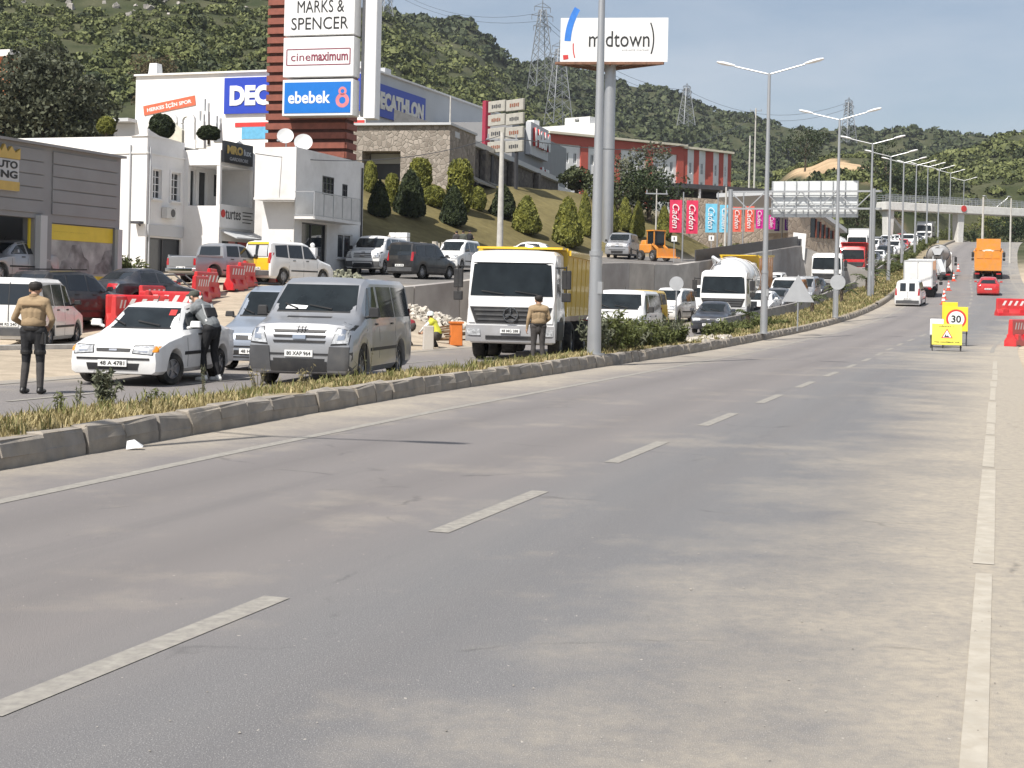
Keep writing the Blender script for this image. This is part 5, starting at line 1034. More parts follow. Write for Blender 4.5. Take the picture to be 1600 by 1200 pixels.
rubble('rubble', 'earth and stones spread along the right verge', [((on_road(80 + 6 * k, 12.5)[0].x, on_road(80 + 6 * k, 12.5)[0].y), (1.6, 2.5, .4)) for k in range(9)], 420, .2, nmat('verge_earth', (.38, .31, .22), rough=.95, var=.25))
rng_ = random.Random(9); vs = []; fs = []
for i in range(900):
    s_ = s_of(5) + (s_of(34) - s_of(5)) * rng_.random() ** 1.5; d_ = 9.9 - abs(rng_.gauss(0, 1.6)) if i % 3 else rng_.uniform(.2, 9); q = road_s(s_, d_, .004); r_ = rng_.uniform(.002, .006) * (1.7 if rng_.random() < .05 else 1); b = len(vs)
    vs += [(q.x + r_ * a * rng_.uniform(.6, 1.3), q.y + r_ * c * rng_.uniform(.6, 1.3), q.z + r_ * e) for a, c, e in ((-1, -1, 0), (1, -1, 0), (1, 1, 0), (-1, 1, 0), (0, 0, .9))]; fs += [(b, b + 1, b + 4), (b + 1, b + 2, b + 4), (b + 2, b + 3, b + 4), (b + 3, b, b + 4)]
mb = MB(); mb.v = vs; mb.f = fs; mb.m = [0] * len(fs); tag(mb.build('road_grit', nmat('grit', (.26, .24, .21), rough=.95, var=.5, scale=2)), 'loose grit and small stones scattered on the asphalt', 'grit', kind='stuff')
def small(name, label, cat, px, py, Y, rz=0., dz=0.): return thing(name, label, cat, down(at(px, py, Y)) + Vector((0, 0, dz)), rz)
t = small('block_stack', 'stack of white blocks on the rubble above the wall', 'blocks', 624, 386, 93, R(-20), .6)
for j in range(4):
    for i in range(3): mb = MB(); mb.box(((i - 1) * .42 + random.uniform(-.02, .02), 0, .16 + j * .31), (.4, .5, .29)); mb.build('block', SIGNW, t, bevel=.015)
for i, px_ in enumerate((662, 681, 695)): t = small('stone_slab', ['left', 'middle', 'right'][i] + ' of three upright pale slabs by the white rubble', 'slab', px_, 380, 94, R(-15 + 9 * i), .4); mb = MB(); mb.prism([(-.3, 0), (.28, 0), (.25, 1.05), (-.22, 1.1)], -.08, .08); mb.prism([(-.12, .2), (.12, .2), (.1, .8), (-.1, .8)], -.1, -.081, mi=1); mb.build('body', [ROCKW, GREYLT], t)
t = small('white_container', 'low white wall panel with round finials behind the yellow van', 'wall', 453, 412, 68.5, R(-14)); mb = MB(); mb.box((0, 0, .9), (2.6, .3, 1.3)); mb.build('body', SIGNW, t)
for x in (-.45, .05, 1.1): mb = MB(); mb.ball((x, 0, 1.66), .12); mb.build('finial', SIGNW, t)
t = small('cream_board', 'cream painted board leaning near the dark sedan', 'board', 212, 434, 52, R(-12), .1); mb = MB(); mb.box((0, 0, .5), (1.35, .06, .75)); mb.build('panel', nmat('cream_board', (.70, .66, .50)), t); mb = MB(); mb.box((-.5, .06, .1), (.06, .06, .8)); mb.box((.5, .06, .1), (.06, .06, .8)); mb.build('leg', FRAMED, t)
t = small('trailer_frame', 'dark tubular trailer frame parked by the white shop wall', 'trailer', 272, 436, 54, R(-10)); mb = MB(); pts = [(-.9, 0, .3), (-.9, 0, .9), (.2, 0, .95), (1.1, 0, .3), (-.9, 0, .3)]; [mb.tube([Vector(a) + Vector((0, y_, 0)) for a in pts], .03, 6) for y_ in (-.5, .5)]; [mb.bar(Vector(a) + Vector((0, -.5, 0)), Vector(a) + Vector((0, .5, 0)), .05) for a in pts]; mb.build('frame', FRAMED, t); mb = MB(); [mb.lathe([(.12, -.06), (.26, -.07), (.28, 0), (.26, .07), (.12, .06)], c=(0, y_, .28), axis='Y', n=14) for y_ in (-.6, .6)]; mb.build('wheel', FRAMED, t)
t = small('orange_bin', 'orange site box against the retaining wall', 'box', 712, 536, 50, R(10)); mb = MB(); mb.box((0, 0, .38), (.42, .42, .76), top=(.94, .94)); mb.build('body', nmat('bin_orange', (.60, .17, .03)), t, bevel=.02); mb = MB(); mb.box((0, 0, .78), (.46, .46, .06)); mb.build('lid', nmat('bin_orange', (.6, .17, .03)), t)
t = small('concrete_block', 'upright concrete block beside the bent worker', 'block', 669, 543, 46, R(8)); mb = MB(); mb.box((0, 0, .4), (.34, .34, .8), top=(.93, .93)); mb.build('body', CONC, t, bevel=.02)
t = small('timber_pile', 'loose timber offcuts on the dirt by the orange box', 'timber', 694, 532, 50); mb = MB(); [mb.bar((random.uniform(-.7, .2), random.uniform(-.4, .4), .1 + .05 * k), (random.uniform(.0, .9), random.uniform(-.4, .4), .15 + .06 * k), .09, .05) for k in range(9)]; mb.build('plank', nmat('timber', (.20, .13, .07), rough=.9, var=.3), t)
t = thing('litter', 'crumpled white paper lying against the kerb', 'litter', flat(210, 703) + Vector((0, 0, .01)), .4); mb = MB(); mb.add([(-.09, -.03, 0), (.08, -.04, .02), (.1, .05, .03), (-.07, .06, .08), (0, 0, .1), (.02, .03, .0)], [(0, 1, 4), (1, 2, 4), (2, 3, 4), (3, 0, 4), (0, 1, 2, 5), (0, 5, 3)]); mb.build('paper', SIGNW, t)
t = thing('low_kerb', 'pale low kerb along the sandy parking strip', 'kerb'); a = flat(-40, 556); b_ = flat(118, 551); mb = MB(); mb.bar((a.x, a.y, hz(a.x, a.y) + .02), (b_.x, b_.y, hz(b_.x, b_.y) + .02), .22, .2); mb.build('body', nmat('pale_kerb', (.6, .58, .54), var=.2), t)
for i, (px_, py_) in enumerate(((1053, 373), (1111, 372))): t = small('white_plate', ['left', 'right'][i] + ' of two small white plates below the flags', 'sign', px_, 392, 112 + 2 * i, R(-5)); p = at(px_, py_, 112 + 2 * i).z - t.location.z; mb = MB(); mb.box((0, 0, p), (.42, .03, .42)); mb.build('plate', SIGNW, t); mb = MB(); mb.box((0, .04, p / 2), (.05, .05, p)); mb.build('post', STEEL, t); mb = MB(); mb.box((0, -.02, p), (.08, .012, .22)); mb.build('mark', INK, t)
# ================================================================== vegetation
def np_mesh(name, V, Fq, mat, parent=None, smooth=False, mi=None):
    me = bpy.data.meshes.new(name); n = len(V); m = len(Fq); k = Fq.shape[1]
    me.vertices.add(n); me.vertices.foreach_set('co', np.asarray(V, np.float32).ravel()); me.loops.add(m * k); me.loops.foreach_set('vertex_index', Fq.astype(np.int32).ravel())
    me.polygons.add(m); me.polygons.foreach_set('loop_start', np.arange(0, m * k, k, dtype=np.int32)); me.polygons.foreach_set('loop_total', np.full(m, k, np.int32)); me.update()
    if smooth: me.polygons.foreach_set('use_smooth', np.ones(m, bool))
    return finish(me, name, mat, parent, mi, fix=False)
def leaf_quads(C, size, rng, N=None, bias=.6, aspect=.6, jag=True):
    """one bent leaf-clump quad per centre; normals biased to N"""
    n = len(C); d = rng.normal(size=(n, 3)); d /= np.linalg.norm(d, axis=1)[:, None]
    if N is not None: d = d * (1 - bias) + N * bias; d /= np.linalg.norm(d, axis=1)[:, None] + 1e-9
    r = rng.normal(size=(n, 3)); u = np.cross(d, r); u /= np.linalg.norm(u, axis=1)[:, None] + 1e-9; v = np.cross(d, u)
    s = (size * rng.uniform(.6, 1.3, n))[:, None]; a = s * aspect
    V = np.stack([C - u * s, C + v * a, C + u * s, C - v * a], 1).reshape(-1, 3); return V, np.arange(4 * n).reshape(n, 4)
def blob_points(n, rng, hemi=False, lumps=5):
    """points on a lumpy closed crown surface with unit extent, and outward normals"""
    d = rng.normal(size=(n, 3)); d /= np.linalg.norm(d, axis=1)[:, None]
    if hemi: d[:, 2] = np.abs(d[:, 2]) * 1.0 - .12
    L = rng.normal(size=(lumps, 3)); L /= np.linalg.norm(L, axis=1)[:, None]
    f = .62 + .38 * np.clip((d @ L.T).max(1), 0, 1) ** 2; r = f * rng.uniform(.72, 1.04, n)
    return d * r[:, None], d
HILLF = foliage('maquis_leaves', (.050, .064, .021), (.170, .186, .066), scale=.09, trans=.08)
HILLD = foliage('maquis_dark', (.028, .040, .017), (.085, .100, .043), scale=.12, trans=.05)
def scatter_bushes(name, label, pos, rad, mat, per, leaf, seed, squash=.8):
    rng = np.random.default_rng(seed); T = [blob_points(per, rng, True, 6) for _ in range(8)]; Vs = []; off = 0
    for k in range(8):
        sel = np.arange(k, len(pos), 8)
        if not len(sel): continue
        P, N = T[k]; a = rng.uniform(0, 6.28, len(sel)); ca, sa = np.cos(a), np.sin(a); R_ = rad[sel]
        X = (P[None, :, 0] * ca[:, None] - P[None, :, 1] * sa[:, None]); Y = (P[None, :, 0] * sa[:, None] + P[None, :, 1] * ca[:, None])
        C = np.stack([X * R_[:, None] + pos[sel, 0, None], Y * R_[:, None] + pos[sel, 1, None], P[None, :, 2] * R_[:, None] * squash * rng.uniform(.8, 1.35, len(sel))[:, None] + pos[sel, 2, None]], -1)
        Nn = np.stack([N[None, :, 0] * ca[:, None] - N[None, :, 1] * sa[:, None], N[None, :, 0] * sa[:, None] + N[None, :, 1] * ca[:, None], np.broadcast_to(N[None, :, 2], X.shape)], -1)
        V, _ = leaf_quads(C.reshape(-1, 3), np.repeat(R_ * leaf, per), rng, Nn.reshape(-1, 3), .55, .75); Vs.append(V)
    V = np.concatenate(Vs); o = np_mesh(name, V, np.arange(len(V)).reshape(-1, 4), mat); return tag(o, label, 'shrubs', kind='stuff')
def hill_pos(n, y0, y1, seed, pmin=-150, pmax=1750):
    rng = np.random.default_rng(seed); px = rng.uniform(pmin, pmax, n); y = y0 * (y1 / y0) ** rng.uniform(0, 1, n); x = (px - 800) / F_PX * y
    s, d, zr = proj(x, y); keep = (np.abs(d - 1) > 19) | (y > 320)
    keep &= ~((px > 835) & (px < 1150) & (y < 300)); keep &= ~((px > 180) & (px < 900) & (y < 215))
    q = np.hypot((x - pc.x) / 15, (y - pc.y) / 28); keep &= q > 1.0
    rock = vnoise(x, y, 26, 11) > .34; keep &= ~rock | (rng.random(n) < .35)
    x, y, px = x[keep], y[keep], px[keep]; return np.stack([x, y, Hz(x, y)], 1), px
P1, _ = hill_pos(4300, 175, 380, 21); r1 = np.random.default_rng(3).uniform(1.0, 2.9, len(P1))
scatter_bushes('hillside_shrubs', 'dense green maquis covering the lower hillside', P1, r1, HILLF, 120, .165, 5)
P2, _ = hill_pos(5400, 360, 660, 22); r2 = np.random.default_rng(4).uniform(1.7, 4.0, len(P2))
scatter_bushes('hillside_shrubs', 'dense green maquis on the upper hillside', P2, r2, HILLF, 56, .21, 6)
P3, _ = hill_pos(3600, 620, 1000, 23); r3 = np.random.default_rng(5).uniform(3, 6, len(P3))
scatter_bushes('hillside_shrubs', 'dark wooded far ridge under the sky', P3, r3, HILLD, 40, .3, 7)
P4, _ = hill_pos(700, 175, 520, 24); r4 = np.random.default_rng(6).uniform(1.6, 3.4, len(P4))
scatter_bushes('hillside_shrubs', 'darker scrub trees dotted over the slope', P4, r4, HILLD, 160, .13, 8, 1.05)
# limestone outcrops
rng = np.random.default_rng(31); vs = []; fs = []
ROCK = nmat('limestone', (.33, .305, .275), rough=.95, var=.3, scale=.6, bump=.6, bscale=3, dist=.2)
def rocks(n, y0, y1, thr, smin, smax):
    px = rng.uniform(-100, 1700, n); y = y0 * (y1 / y0) ** rng.uniform(0, 1, n); x = (px - 800) / F_PX * y; k = (vnoise(x, y, 26, 11) > thr) & (np.abs(proj(x, y)[1]) > 30); k &= ~((px > 835) & (px < 1150) & (y < 300)); x, y = x[k], y[k]; z = Hz(x, y)
    for a, b, c in zip(x, y, z):
        s = rng.uniform(smin, smax); bi = len(vs); M = Euler(rng.uniform(-.5, .5, 3)).to_matrix()
        q = [Vector((sx * s * rng.uniform(.5, 1.2), sy * s * rng.uniform(.4, .9), sz * s * rng.uniform(.35, .8))) for sx, sy, sz in ((-1, -1, -1), (1, -1, -1), (1, 1, -1), (-1, 1, -1), (-.6, -.7, 1), (.7, -.5, 1), (.5, .6, 1), (-.5, .7, 1))]
        vs.extend([tuple(M @ p_ + Vector((a, b, c + s * .35))) for p_ in q]); fs.extend([tuple(bi + i for i in f) for f in ((3, 2, 1, 0), (4, 5, 6, 7), (0, 1, 5, 4), (1, 2, 6, 5), (2, 3, 7, 6), (3, 0, 4, 7))])
rocks(2600, 270, 640, .30, .35, 1.25)
mb = MB(); mb.v = vs; mb.f = fs; mb.m = [0] * len(fs); tag(mb.build('limestone_outcrops', ROCK), 'pale limestone outcrops breaking through the scrub', 'rocks', kind='stuff')

BARK = nmat('bark', (.11, .085, .06), rough=.95, var=.3, scale=5, bump=.6, bscale=20)
def tree(name, label, p, h, cr, mat, n=3000, leaf=.16, seed=1, trunk=.22, clumps=26, low=.25, group=None, ch=None, droop=0.):
    rng = np.random.default_rng(seed); t = thing(name, label, 'tree', p, 0, group); mb = MB(); ch = ch or h * .5; cz = h - ch * .5
    tips = []
    mb.tube([(0, 0, -.3), (rng.normal() * .1, rng.normal() * .1, h * low), (rng.normal() * .3, rng.normal() * .3, cz)], [trunk, trunk * .8, trunk * .45], 8)
    C = []
    for k in range(clumps):
        d = rng.normal(size=3); d /= np.linalg.norm(d); r_ = rng.uniform(.45, .92); c = np.array([d[0] * cr * r_, d[1] * cr * r_, cz + d[2] * ch * .5 * r_]); C.append(c)
        if k % 2 == 0: mb.tube([(0, 0, h * low + (cz - h * low) * rng.random()), tuple(c * .6 + np.array([0, 0, cz * .35])), tuple(c)], [trunk * .3, trunk * .18, .02], 5)
    mb.build('trunk', BARK, t)
    pts = []; nrm = []
    per = n // clumps
    for c in C:
        P, N = blob_points(per, rng, False, 4); s = rng.uniform(.28, .5) * cr; q = P * np.array([s, s, s * .75]); q[:, 2] -= droop * np.abs(q[:, 2]) ** 1.1 * rng.random(per); pts.append(q + c); nrm.append(N)
    V, Fq = leaf_quads(np.concatenate(pts), np.full(per * clumps, leaf), rng, np.concatenate(nrm), .45, .6); np_mesh('crown', V, Fq, mat, t); return t
LF1 = foliage('olive_green_leaves', (.028, .040, .016), (.10, .115, .05), scale=.6); LF2 = foliage('grey_green_needles', (.05, .056, .034), (.18, .185, .12), scale=.5); LF3 = foliage('dark_leaves', (.013, .024, .010), (.05, .07, .026), scale=.5); LF4 = foliage('yellow_green_leaves', (.07, .085, .02), (.20, .21, .06), scale=.8)
p = down(at(75, 205, 100)); tree('casuarina_tree', 'big drooping grey-green tree behind the white shop building', p, at(80, 52, 100).z - p.z, 5.0, foliage('casuarina_needles', (.030, .037, .022), (.115, .122, .075), scale=.5), 20000, .17, 11, .42, 60, .2, ch=12., droop=.9)
p = down(at(-30, 205, 104)); tree('casuarina_tree', 'dark tree cut by the photo edge below the orange house', p, at(0, 150, 104).z - p.z, 3.6, LF3, 3500, .16, 12, .3)
for i, (px_, py0, py1, Y, r_, m, nm, lb) in enumerate(((1003, 222, 300, 170, 4.2, LF2, 'pine_tree', 'spreading tree in front of the hotel windows'), (1015, 258, 345, 150, 4.6, LF3, 'olive_tree', 'dark round tree below the hotel, right of the columns'), (965, 275, 345, 148, 3.4, LF1, 'olive_tree', 'mid green tree behind the billboard column foot'), (900, 280, 335, 152, 2.2, LF1, 'olive_tree', 'small scrubby tree beside the fashion store'),
        (1258, 196, 240, 330, 5.5, LF3, 'pine_tree', 'dark pine left of the hill house'), (1385, 215, 262, 300, 5.0, LF3, 'pine_tree', 'dark pine right of the hill house'), (1372, 300, 385, 265, 6.5, LF3, 'pine_tree', 'dark tree behind the right gantry post'), (1340, 318, 392, 238, 5.5, LF1, 'olive_tree', 'bushy tree right of the stone hall'), (1420, 285, 365, 305, 7.0, LF3, 'pine_tree', 'tall dark tree behind the footbridge left support'),
        (1458, 325, 372, 325, 5.5, LF1, 'olive_tree', 'rounded tree under the footbridge span'), (1545, 325, 378, 290, 5.0, LF4, 'olive_tree', 'yellowish tree beyond the footbridge'), (1582, 330, 380, 275, 4.5, LF3, 'olive_tree', 'dark tree above the excavator'), (342, 105, 122, 190, 2.6, LF4, 'olive_tree', 'yellow-green treetop above the store roof'), (245, 78, 118, 195, 4.5, foliage('brown_leaves', (.06, .045, .02), (.13, .10, .05)), 'olive_tree', 'brownish treetop behind the store roof'))):
    p = down(at(px_, py1, Y)); h_ = max(2.5, at(px_, py0, Y).z - p.z); tree(nm, lb, p, h_, r_, m, 2600, .22 if Y > 200 else .17, 40 + i, .25, 22, .2, 'trees behind the road', ch=min(h_ * .85, 2.2 * r_))
# clipped cones and domes on the lawn
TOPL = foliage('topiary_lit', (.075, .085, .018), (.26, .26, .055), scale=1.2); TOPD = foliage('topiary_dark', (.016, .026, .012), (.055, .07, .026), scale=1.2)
def topiary_mesh(prof, seed, mat, nleaf=2600, leaf=.075):
    rng = np.random.default_rng(seed); pa = sorted(prof, key=lambda q: q[1]); zs = np.array([a for _, a in pa]); rs = np.array([r for r, _ in pa]); z = rng.uniform(0, 1, nleaf * 2); r = np.interp(z, zs, rs); k = rng.random(len(z)) < r / rs.max() + .08; z, r = z[k][:nleaf], r[k][:nleaf]; a = rng.uniform(0, 6.28, len(z)); lump = 1 + .05 * np.sin(a * 3 + z * 9) + .04 * np.sin(a * 7 - z * 17)
    C = np.stack([np.cos(a) * r * lump, np.sin(a) * r * lump, z], 1); N = np.stack([np.cos(a), np.sin(a), np.full(len(a), .35)], 1); V, Fq = leaf_quads(C, np.full(len(C), leaf), rng, N, .5, .7)
    mb = MB(); mb.lathe([(x * .93, zz) for x, zz in prof], n=14); n0 = len(V); V = np.concatenate([V, np.array(mb.v)]); Fq = np.concatenate([Fq, np.array(mb.f) + n0]); o = np_mesh('foliage', V, Fq, mat); me = o.data; bpy.data.objects.remove(o); return me
CONEP = [(.01, 1), (.11, .93), (.21, .8), (.315, .6), (.40, .38), (.455, .2), (.43, .07), (.2, .0)]; COLP = [(.03, 1), (.2, .95), (.29, .8), (.31, .5), (.30, .2), (.2, .02)]; DOMP = [(.05, 1), (.3, .9), (.46, .65), (.5, .35), (.42, .1), (.3, 0)]
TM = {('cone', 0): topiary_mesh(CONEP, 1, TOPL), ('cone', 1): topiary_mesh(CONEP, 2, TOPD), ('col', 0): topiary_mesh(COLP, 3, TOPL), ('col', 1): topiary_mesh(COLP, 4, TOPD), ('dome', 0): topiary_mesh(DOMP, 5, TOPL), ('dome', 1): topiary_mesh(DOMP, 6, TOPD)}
TOPS = [(592, 282, 338, 92, 34, 'cone', 1, 'dark cone shrub beside the white house, leftmost on the lawn'), (578, 252, 300, 98, 22, 'dome', 0, 'pale clipped ball shrub at the white house corner'), (612, 272, 322, 97, 20, 'col', 0, 'pale clipped column behind the two dark cones'), (640, 267, 338, 95, 48, 'cone', 1, 'largest dark cone shrub before the stone block'), (656, 248, 310, 104, 32, 'col', 0, 'tall pale column against the stone block'), (718, 250, 330, 102, 36, 'col', 0, 'tall pale column right of the stone block'), (708, 290, 352, 94, 40, 'cone', 1, 'dark cone shrub in the middle of the lawn'),
        (746, 292, 328, 104, 26, 'dome', 0, 'bright clipped dome before the arcade'), (678, 290, 322, 106, 36, 'dome', 0, 'bright green hedge dome below the stone block'), (786, 290, 340, 106, 40, 'cone', 1, 'grey-green cone behind the utility pole'), (822, 307, 364, 98, 44, 'cone', 0, 'pale cone shrub above the dump truck cab'), (886, 309, 384, 93, 46, 'cone', 0, 'large pale cone shrub above the dump truck bed'), (913, 300, 368, 104, 24, 'cone', 0, 'slim cone left of the lamp post'), (953, 306, 362, 104, 26, 'cone', 0, 'cone shrub just right of the lamp post'),
        (976, 310, 360, 107, 26, 'cone', 0, 'second cone shrub right of the lamp post'), (996, 315, 370, 108, 22, 'cone', 0, 'third cone shrub right of the lamp post'), (1037, 322, 372, 112, 24, 'cone', 0, 'lone cone shrub left of the red flags'), (252, 178, 214, 90, 38, 'dome', 1, 'dark clipped bush behind the white building parapet'), (326, 196, 218, 92, 34, 'dome', 1, 'dark dome bush beside the gold sign gable'), (166, 182, 208, 90, 28, 'dome', 0, 'yellow-green bush below the big drooping tree')]
for px_, y0, y1, Y, w_, kd_, dk, lb in TOPS:
    p = at(px_, y1, Y)
    if px_ > 500: p = gnd(px_, y1, 70, 160); Y = p.y
    g_ = hz(p.x, p.y); base = p.z if abs(p.z - g_) < 1.2 else p.z; h_ = at(px_, y0, Y).z - base; wm = w_ * Y / F_PX
    t = thing('clipped_shrub', lb, 'shrub', (p.x, p.y, min(base, g_ + .1) if px_ > 500 else base), random.uniform(0, 6), 'clipped shrubs on the lawn'); h_ = at(px_, y0, Y).z - t.location.z
    o = bpy.data.objects.new('foliage', TM[(kd_, dk)]); COL.objects.link(o); o.parent = t; pr_ = {'cone': .92, 'col': .62, 'dome': 1.0}[kd_]; o.scale = (wm / pr_, wm / pr_, h_)
    mb = MB(); mb.cyl((0, 0, -.3), (0, 0, h_ * .25), .08); mb.build('stem', BARK, t)

# median: dry grass, weeds, oleanders, young palms
GRS = foliage('dry_grass', (.26, .215, .10), (.50, .42, .22), scale=2.5, trans=.25); GRG = foliage('green_grass', (.11, .12, .04), (.27, .26, .10), scale=2., trans=.25)
def grass(name, label, S, D, Z, mat, hmin, hmax, seed, per=5):
    rng = np.random.default_rng(seed); n = len(S); x = np.interp(S, KS, KP[:, 0]); y = np.interp(S, KS, KP[:, 1]); tx = np.interp(S, KS, KT[:, 0]); ty = np.interp(S, KS, KT[:, 1]); B = np.stack([x + D * ty, y - D * tx, np.interp(S, KS, KZ) + Z], 1)
    B = np.repeat(B, per, 0) + np.c_[rng.normal(0, .035, (n * per, 2)), np.zeros(n * per)]; h = rng.uniform(hmin, hmax, n * per); a = rng.uniform(0, 6.28, n * per); l = rng.uniform(.1, .7, n * per); w = rng.uniform(.0035, .008, n * per) * (1 + B[:, 1] / 28)
    dx, dy = np.cos(a), np.sin(a); s_ = np.stack([-dy, dx, np.zeros_like(a)], 1) * w[:, None]; M_ = B + np.stack([dx * l * h * .35, dy * l * h * .35, h * .6], 1); T_ = B + np.stack([dx * l * h, dy * l * h, h * .95], 1)
    V = np.stack([B - s_, B + s_, M_ + s_ * .8, M_ - s_ * .8, T_ + s_ * .15, T_ - s_ * .15], 1).reshape(-1, 3); i = np.arange(n * per)[:, None] * 6; Fq = np.concatenate([i + np.array([[0, 1, 2, 3]]), i + np.array([[3, 2, 4, 5]])]); return tag(np_mesh(name, V, Fq, mat), label, 'grass', kind='stuff')
def med_scatter(n, Y0, Y1, seed, d0=.05, d1=.95, pw=1.):
    rng = np.random.default_rng(seed); S = s_of(Y0) * (s_of(Y1) / s_of(Y0)) ** rng.random(n); W = np.array([med_w(s_) for s_ in S]); K_ = np.array([kd(s_) for s_ in S]); f = d0 + (d1 - d0) * rng.random(n) ** pw; return S, (K_ - .2) * (1 - f) + W * f, np.array([med_z(a, b) for a, b in zip(S, (K_ - .2) * (1 - f) + W * f)]) - .02
k = vnoise
S, D, Z = med_scatter(9500, 11, 60, 51); n1 = vnoise(S, D * 2, 1.6, 9); sel = n1 > -.22; grass('dry_grass', 'dry straw-coloured grass along the near median', S[sel], D[sel], Z[sel], GRS, .03, .14, 61)
S, D, Z = med_scatter(2600, 11, 62, 52); n1 = vnoise(S, D * 2, 2.1, 10); sel = n1 > 0.12; grass('green_grass', 'patches of green grass on the near median', S[sel], D[sel], Z[sel], GRG, .03, .14, 62)
S, D, Z = med_scatter(520, 11, 60, 55); grass('green_grass', 'sparse taller green stems over the near median', S, D, Z, GRG, .08, .24, 65, 5)
S, D, Z = med_scatter(5200, 60, 150, 53); grass('green_grass', 'green grass on the widened far median', S, D, Z, GRG, .08, .24, 63, 4); S, D, Z = med_scatter(2600, 60, 150, 54); grass('dry_grass', 'dry grass among the green on the far median', S, D, Z, GRS, .10, .3, 64, 4)
OLE = foliage('oleander_leaves', (.05, .065, .02), (.18, .20, .07), scale=3, trans=.2); OLD = foliage('dusty_leaves', (.07, .08, .05), (.20, .21, .14), scale=3, trans=.2)
def leafy(name, label, p, h, r, stems, per, mat, leaf, seed, cat='plant', group=None, spread=.5):
    """upright stems carrying narrow leaves"""
    rng = np.random.default_rng(seed); t = thing(name, label, cat, p, 0, group); mb = MB(); C = []; N = []
    for k in range(stems):
        a = rng.uniform(0, 6.28); q = r * rng.random() ** .6; tip = np.array([math.cos(a) * q, math.sin(a) * q, h * rng.uniform(.6, 1.)]); b0_ = np.array([math.cos(a) * q * .25, math.sin(a) * q * .25, -.05]); mid = b0_ * .5 + tip * .5 + np.array([0, 0, h * .06]); mb.tube([tuple(b0_), tuple(mid), tuple(tip)], [.008 + .002 * h, .006, .003], 4)
        f = rng.uniform(.25, 1, per)[:, None]; c = np.where(f < .5, b0_ + (mid - b0_) * f * 2, mid + (tip - mid) * (f - .5) * 2) + rng.normal(0, leaf * spread, (per, 3)); C.append(c); N.append(rng.normal(size=(per, 3)))
    mb.build('stem', nmat('plant_stem', (.10, .09, .05), var=.2), t); V, Fq = leaf_quads(np.concatenate(C), np.full(stems * per, leaf), rng, None, 0, .26); np_mesh('leaves', V, Fq, mat, t); return t
def on_med(px, py, dz=.27):
    p = flat(px, py, .27); s_, d_, z_ = proj(p.x, p.y); d_ = float(min(max(d_[0], med_w(s_[0]) + .15), kd(s_[0]) - .3)); q = road_s(float(s_[0]), d_, 0.); return Vector((q.x, q.y, q.z + med_z(float(s_[0]), d_)))
leafy('weed', 'bushy grey-green weed in front of the white sedan bumper', on_med(165, 628), .50, .17, 14, 26, OLD, .055, 71); leafy('weed', 'thin tall weed stalk before the sedan headlight', on_med(318, 612), .58, .05, 3, 16, OLD, .03, 72); leafy('weed', 'small dark spiky weed right of the tan-shirted back', on_med(90, 640), .30, .08, 5, 22, OLE, .035, 73); leafy('weed', 'slender weed beside the bushy grey-green one', on_med(122, 632), .46, .08, 4, 18, OLD, .035, 74)
leafy('weed', 'low weed tuft below the sedan front wheel', on_med(240, 622), .22, .14, 7, 16, OLE, .035, 75); leafy('weed', 'pale dry stalks before the van bumper', on_med(405, 604), .42, .22, 10, 6, GRS, .03, 76); leafy('weed', 'thin pale stalks below the van number plate', on_med(470, 598), .36, .25, 9, 6, GRS, .03, 77); leafy('weed', 'single leaning stalk beside the van rear door', on_med(575, 588), .6, .10, 3, 8, OLD, .025, 78); leafy('weed', 'low green tuft in front of the dump truck', on_med(760, 570), .22, .2, 8, 16, OLE, .035, 79)
for i in range(15):
    Y = 38.6 + i * .70; p, _ = on_road(Y, -.75 + .25 * math.sin(i * 2.1), .27); leafy('oleander_bush', 'bushy oleander in the green hedge between lamp and dark saloon', p, .74 + .2 * math.sin(i * 1.7) + (.22 if i < 4 else 0), .5, 20, 34, OLD if i % 6 == 0 else OLE, .085, 100 + i, 'bush', 'oleander hedge on the median')
for i in range(12):
    Y = 57 + i * 1.15; p, _ = on_road(Y, -1.3 + .4 * math.sin(i * 1.9), .27); leafy('median_bush', 'low bush in the row at the tall lamp foot', p, .45 + .14 * math.sin(i), .5, 16, 26, OLE, .09, 140 + i, 'bush', 'low bushes by the second lamp')
PALM = foliage('palm_leaves', (.03, .045, .015), (.10, .12, .045), scale=1.5)
def palm(p, h, label, seed):
    rng = np.random.default_rng(seed); t = thing('young_palm', label, 'palm', p, rng.uniform(0, 6), 'young palms on the widened median'); mb = MB(); mb.cyl((0, 0, -.1), (0, 0, h * .45), .12, .09, 8); mb.build('trunk', BARK, t)
    for k in range(13):
        a = 6.28 * k / 13 + rng.uniform(-.2, .2); e = rng.uniform(.2, 1.2); L = h * .62; pts = [np.array([math.cos(a) * L * u_ * math.cos(e * (1 - u_ * .6)), math.sin(a) * L * u_ * math.cos(e * (1 - u_ * .6)), h * .45 + L * u_ * math.sin(e) - L * .55 * u_ * u_]) for u_ in np.linspace(0, 1, 7)]; mb = MB()
        for j in range(6):
            d_ = pts[j + 1] - pts[j]; sd = np.cross(d_, [0, 0, 1]); sd = sd / (np.linalg.norm(sd) + 1e-6) * .17 * h * .5 * (1 - abs(j / 5 - .35)); q = pts[j]
            for sg in (-1, 1): mb.add([q, q + d_ * .45, q + d_ * 1.3 + sd * sg + np.array([0, 0, -.05]), q + d_ * .9 + sd * sg * 1.05 + np.array([0, 0, -.09])], [(0, 1, 2, 3)])
        mb.build('frond', PALM, t, fix=False)
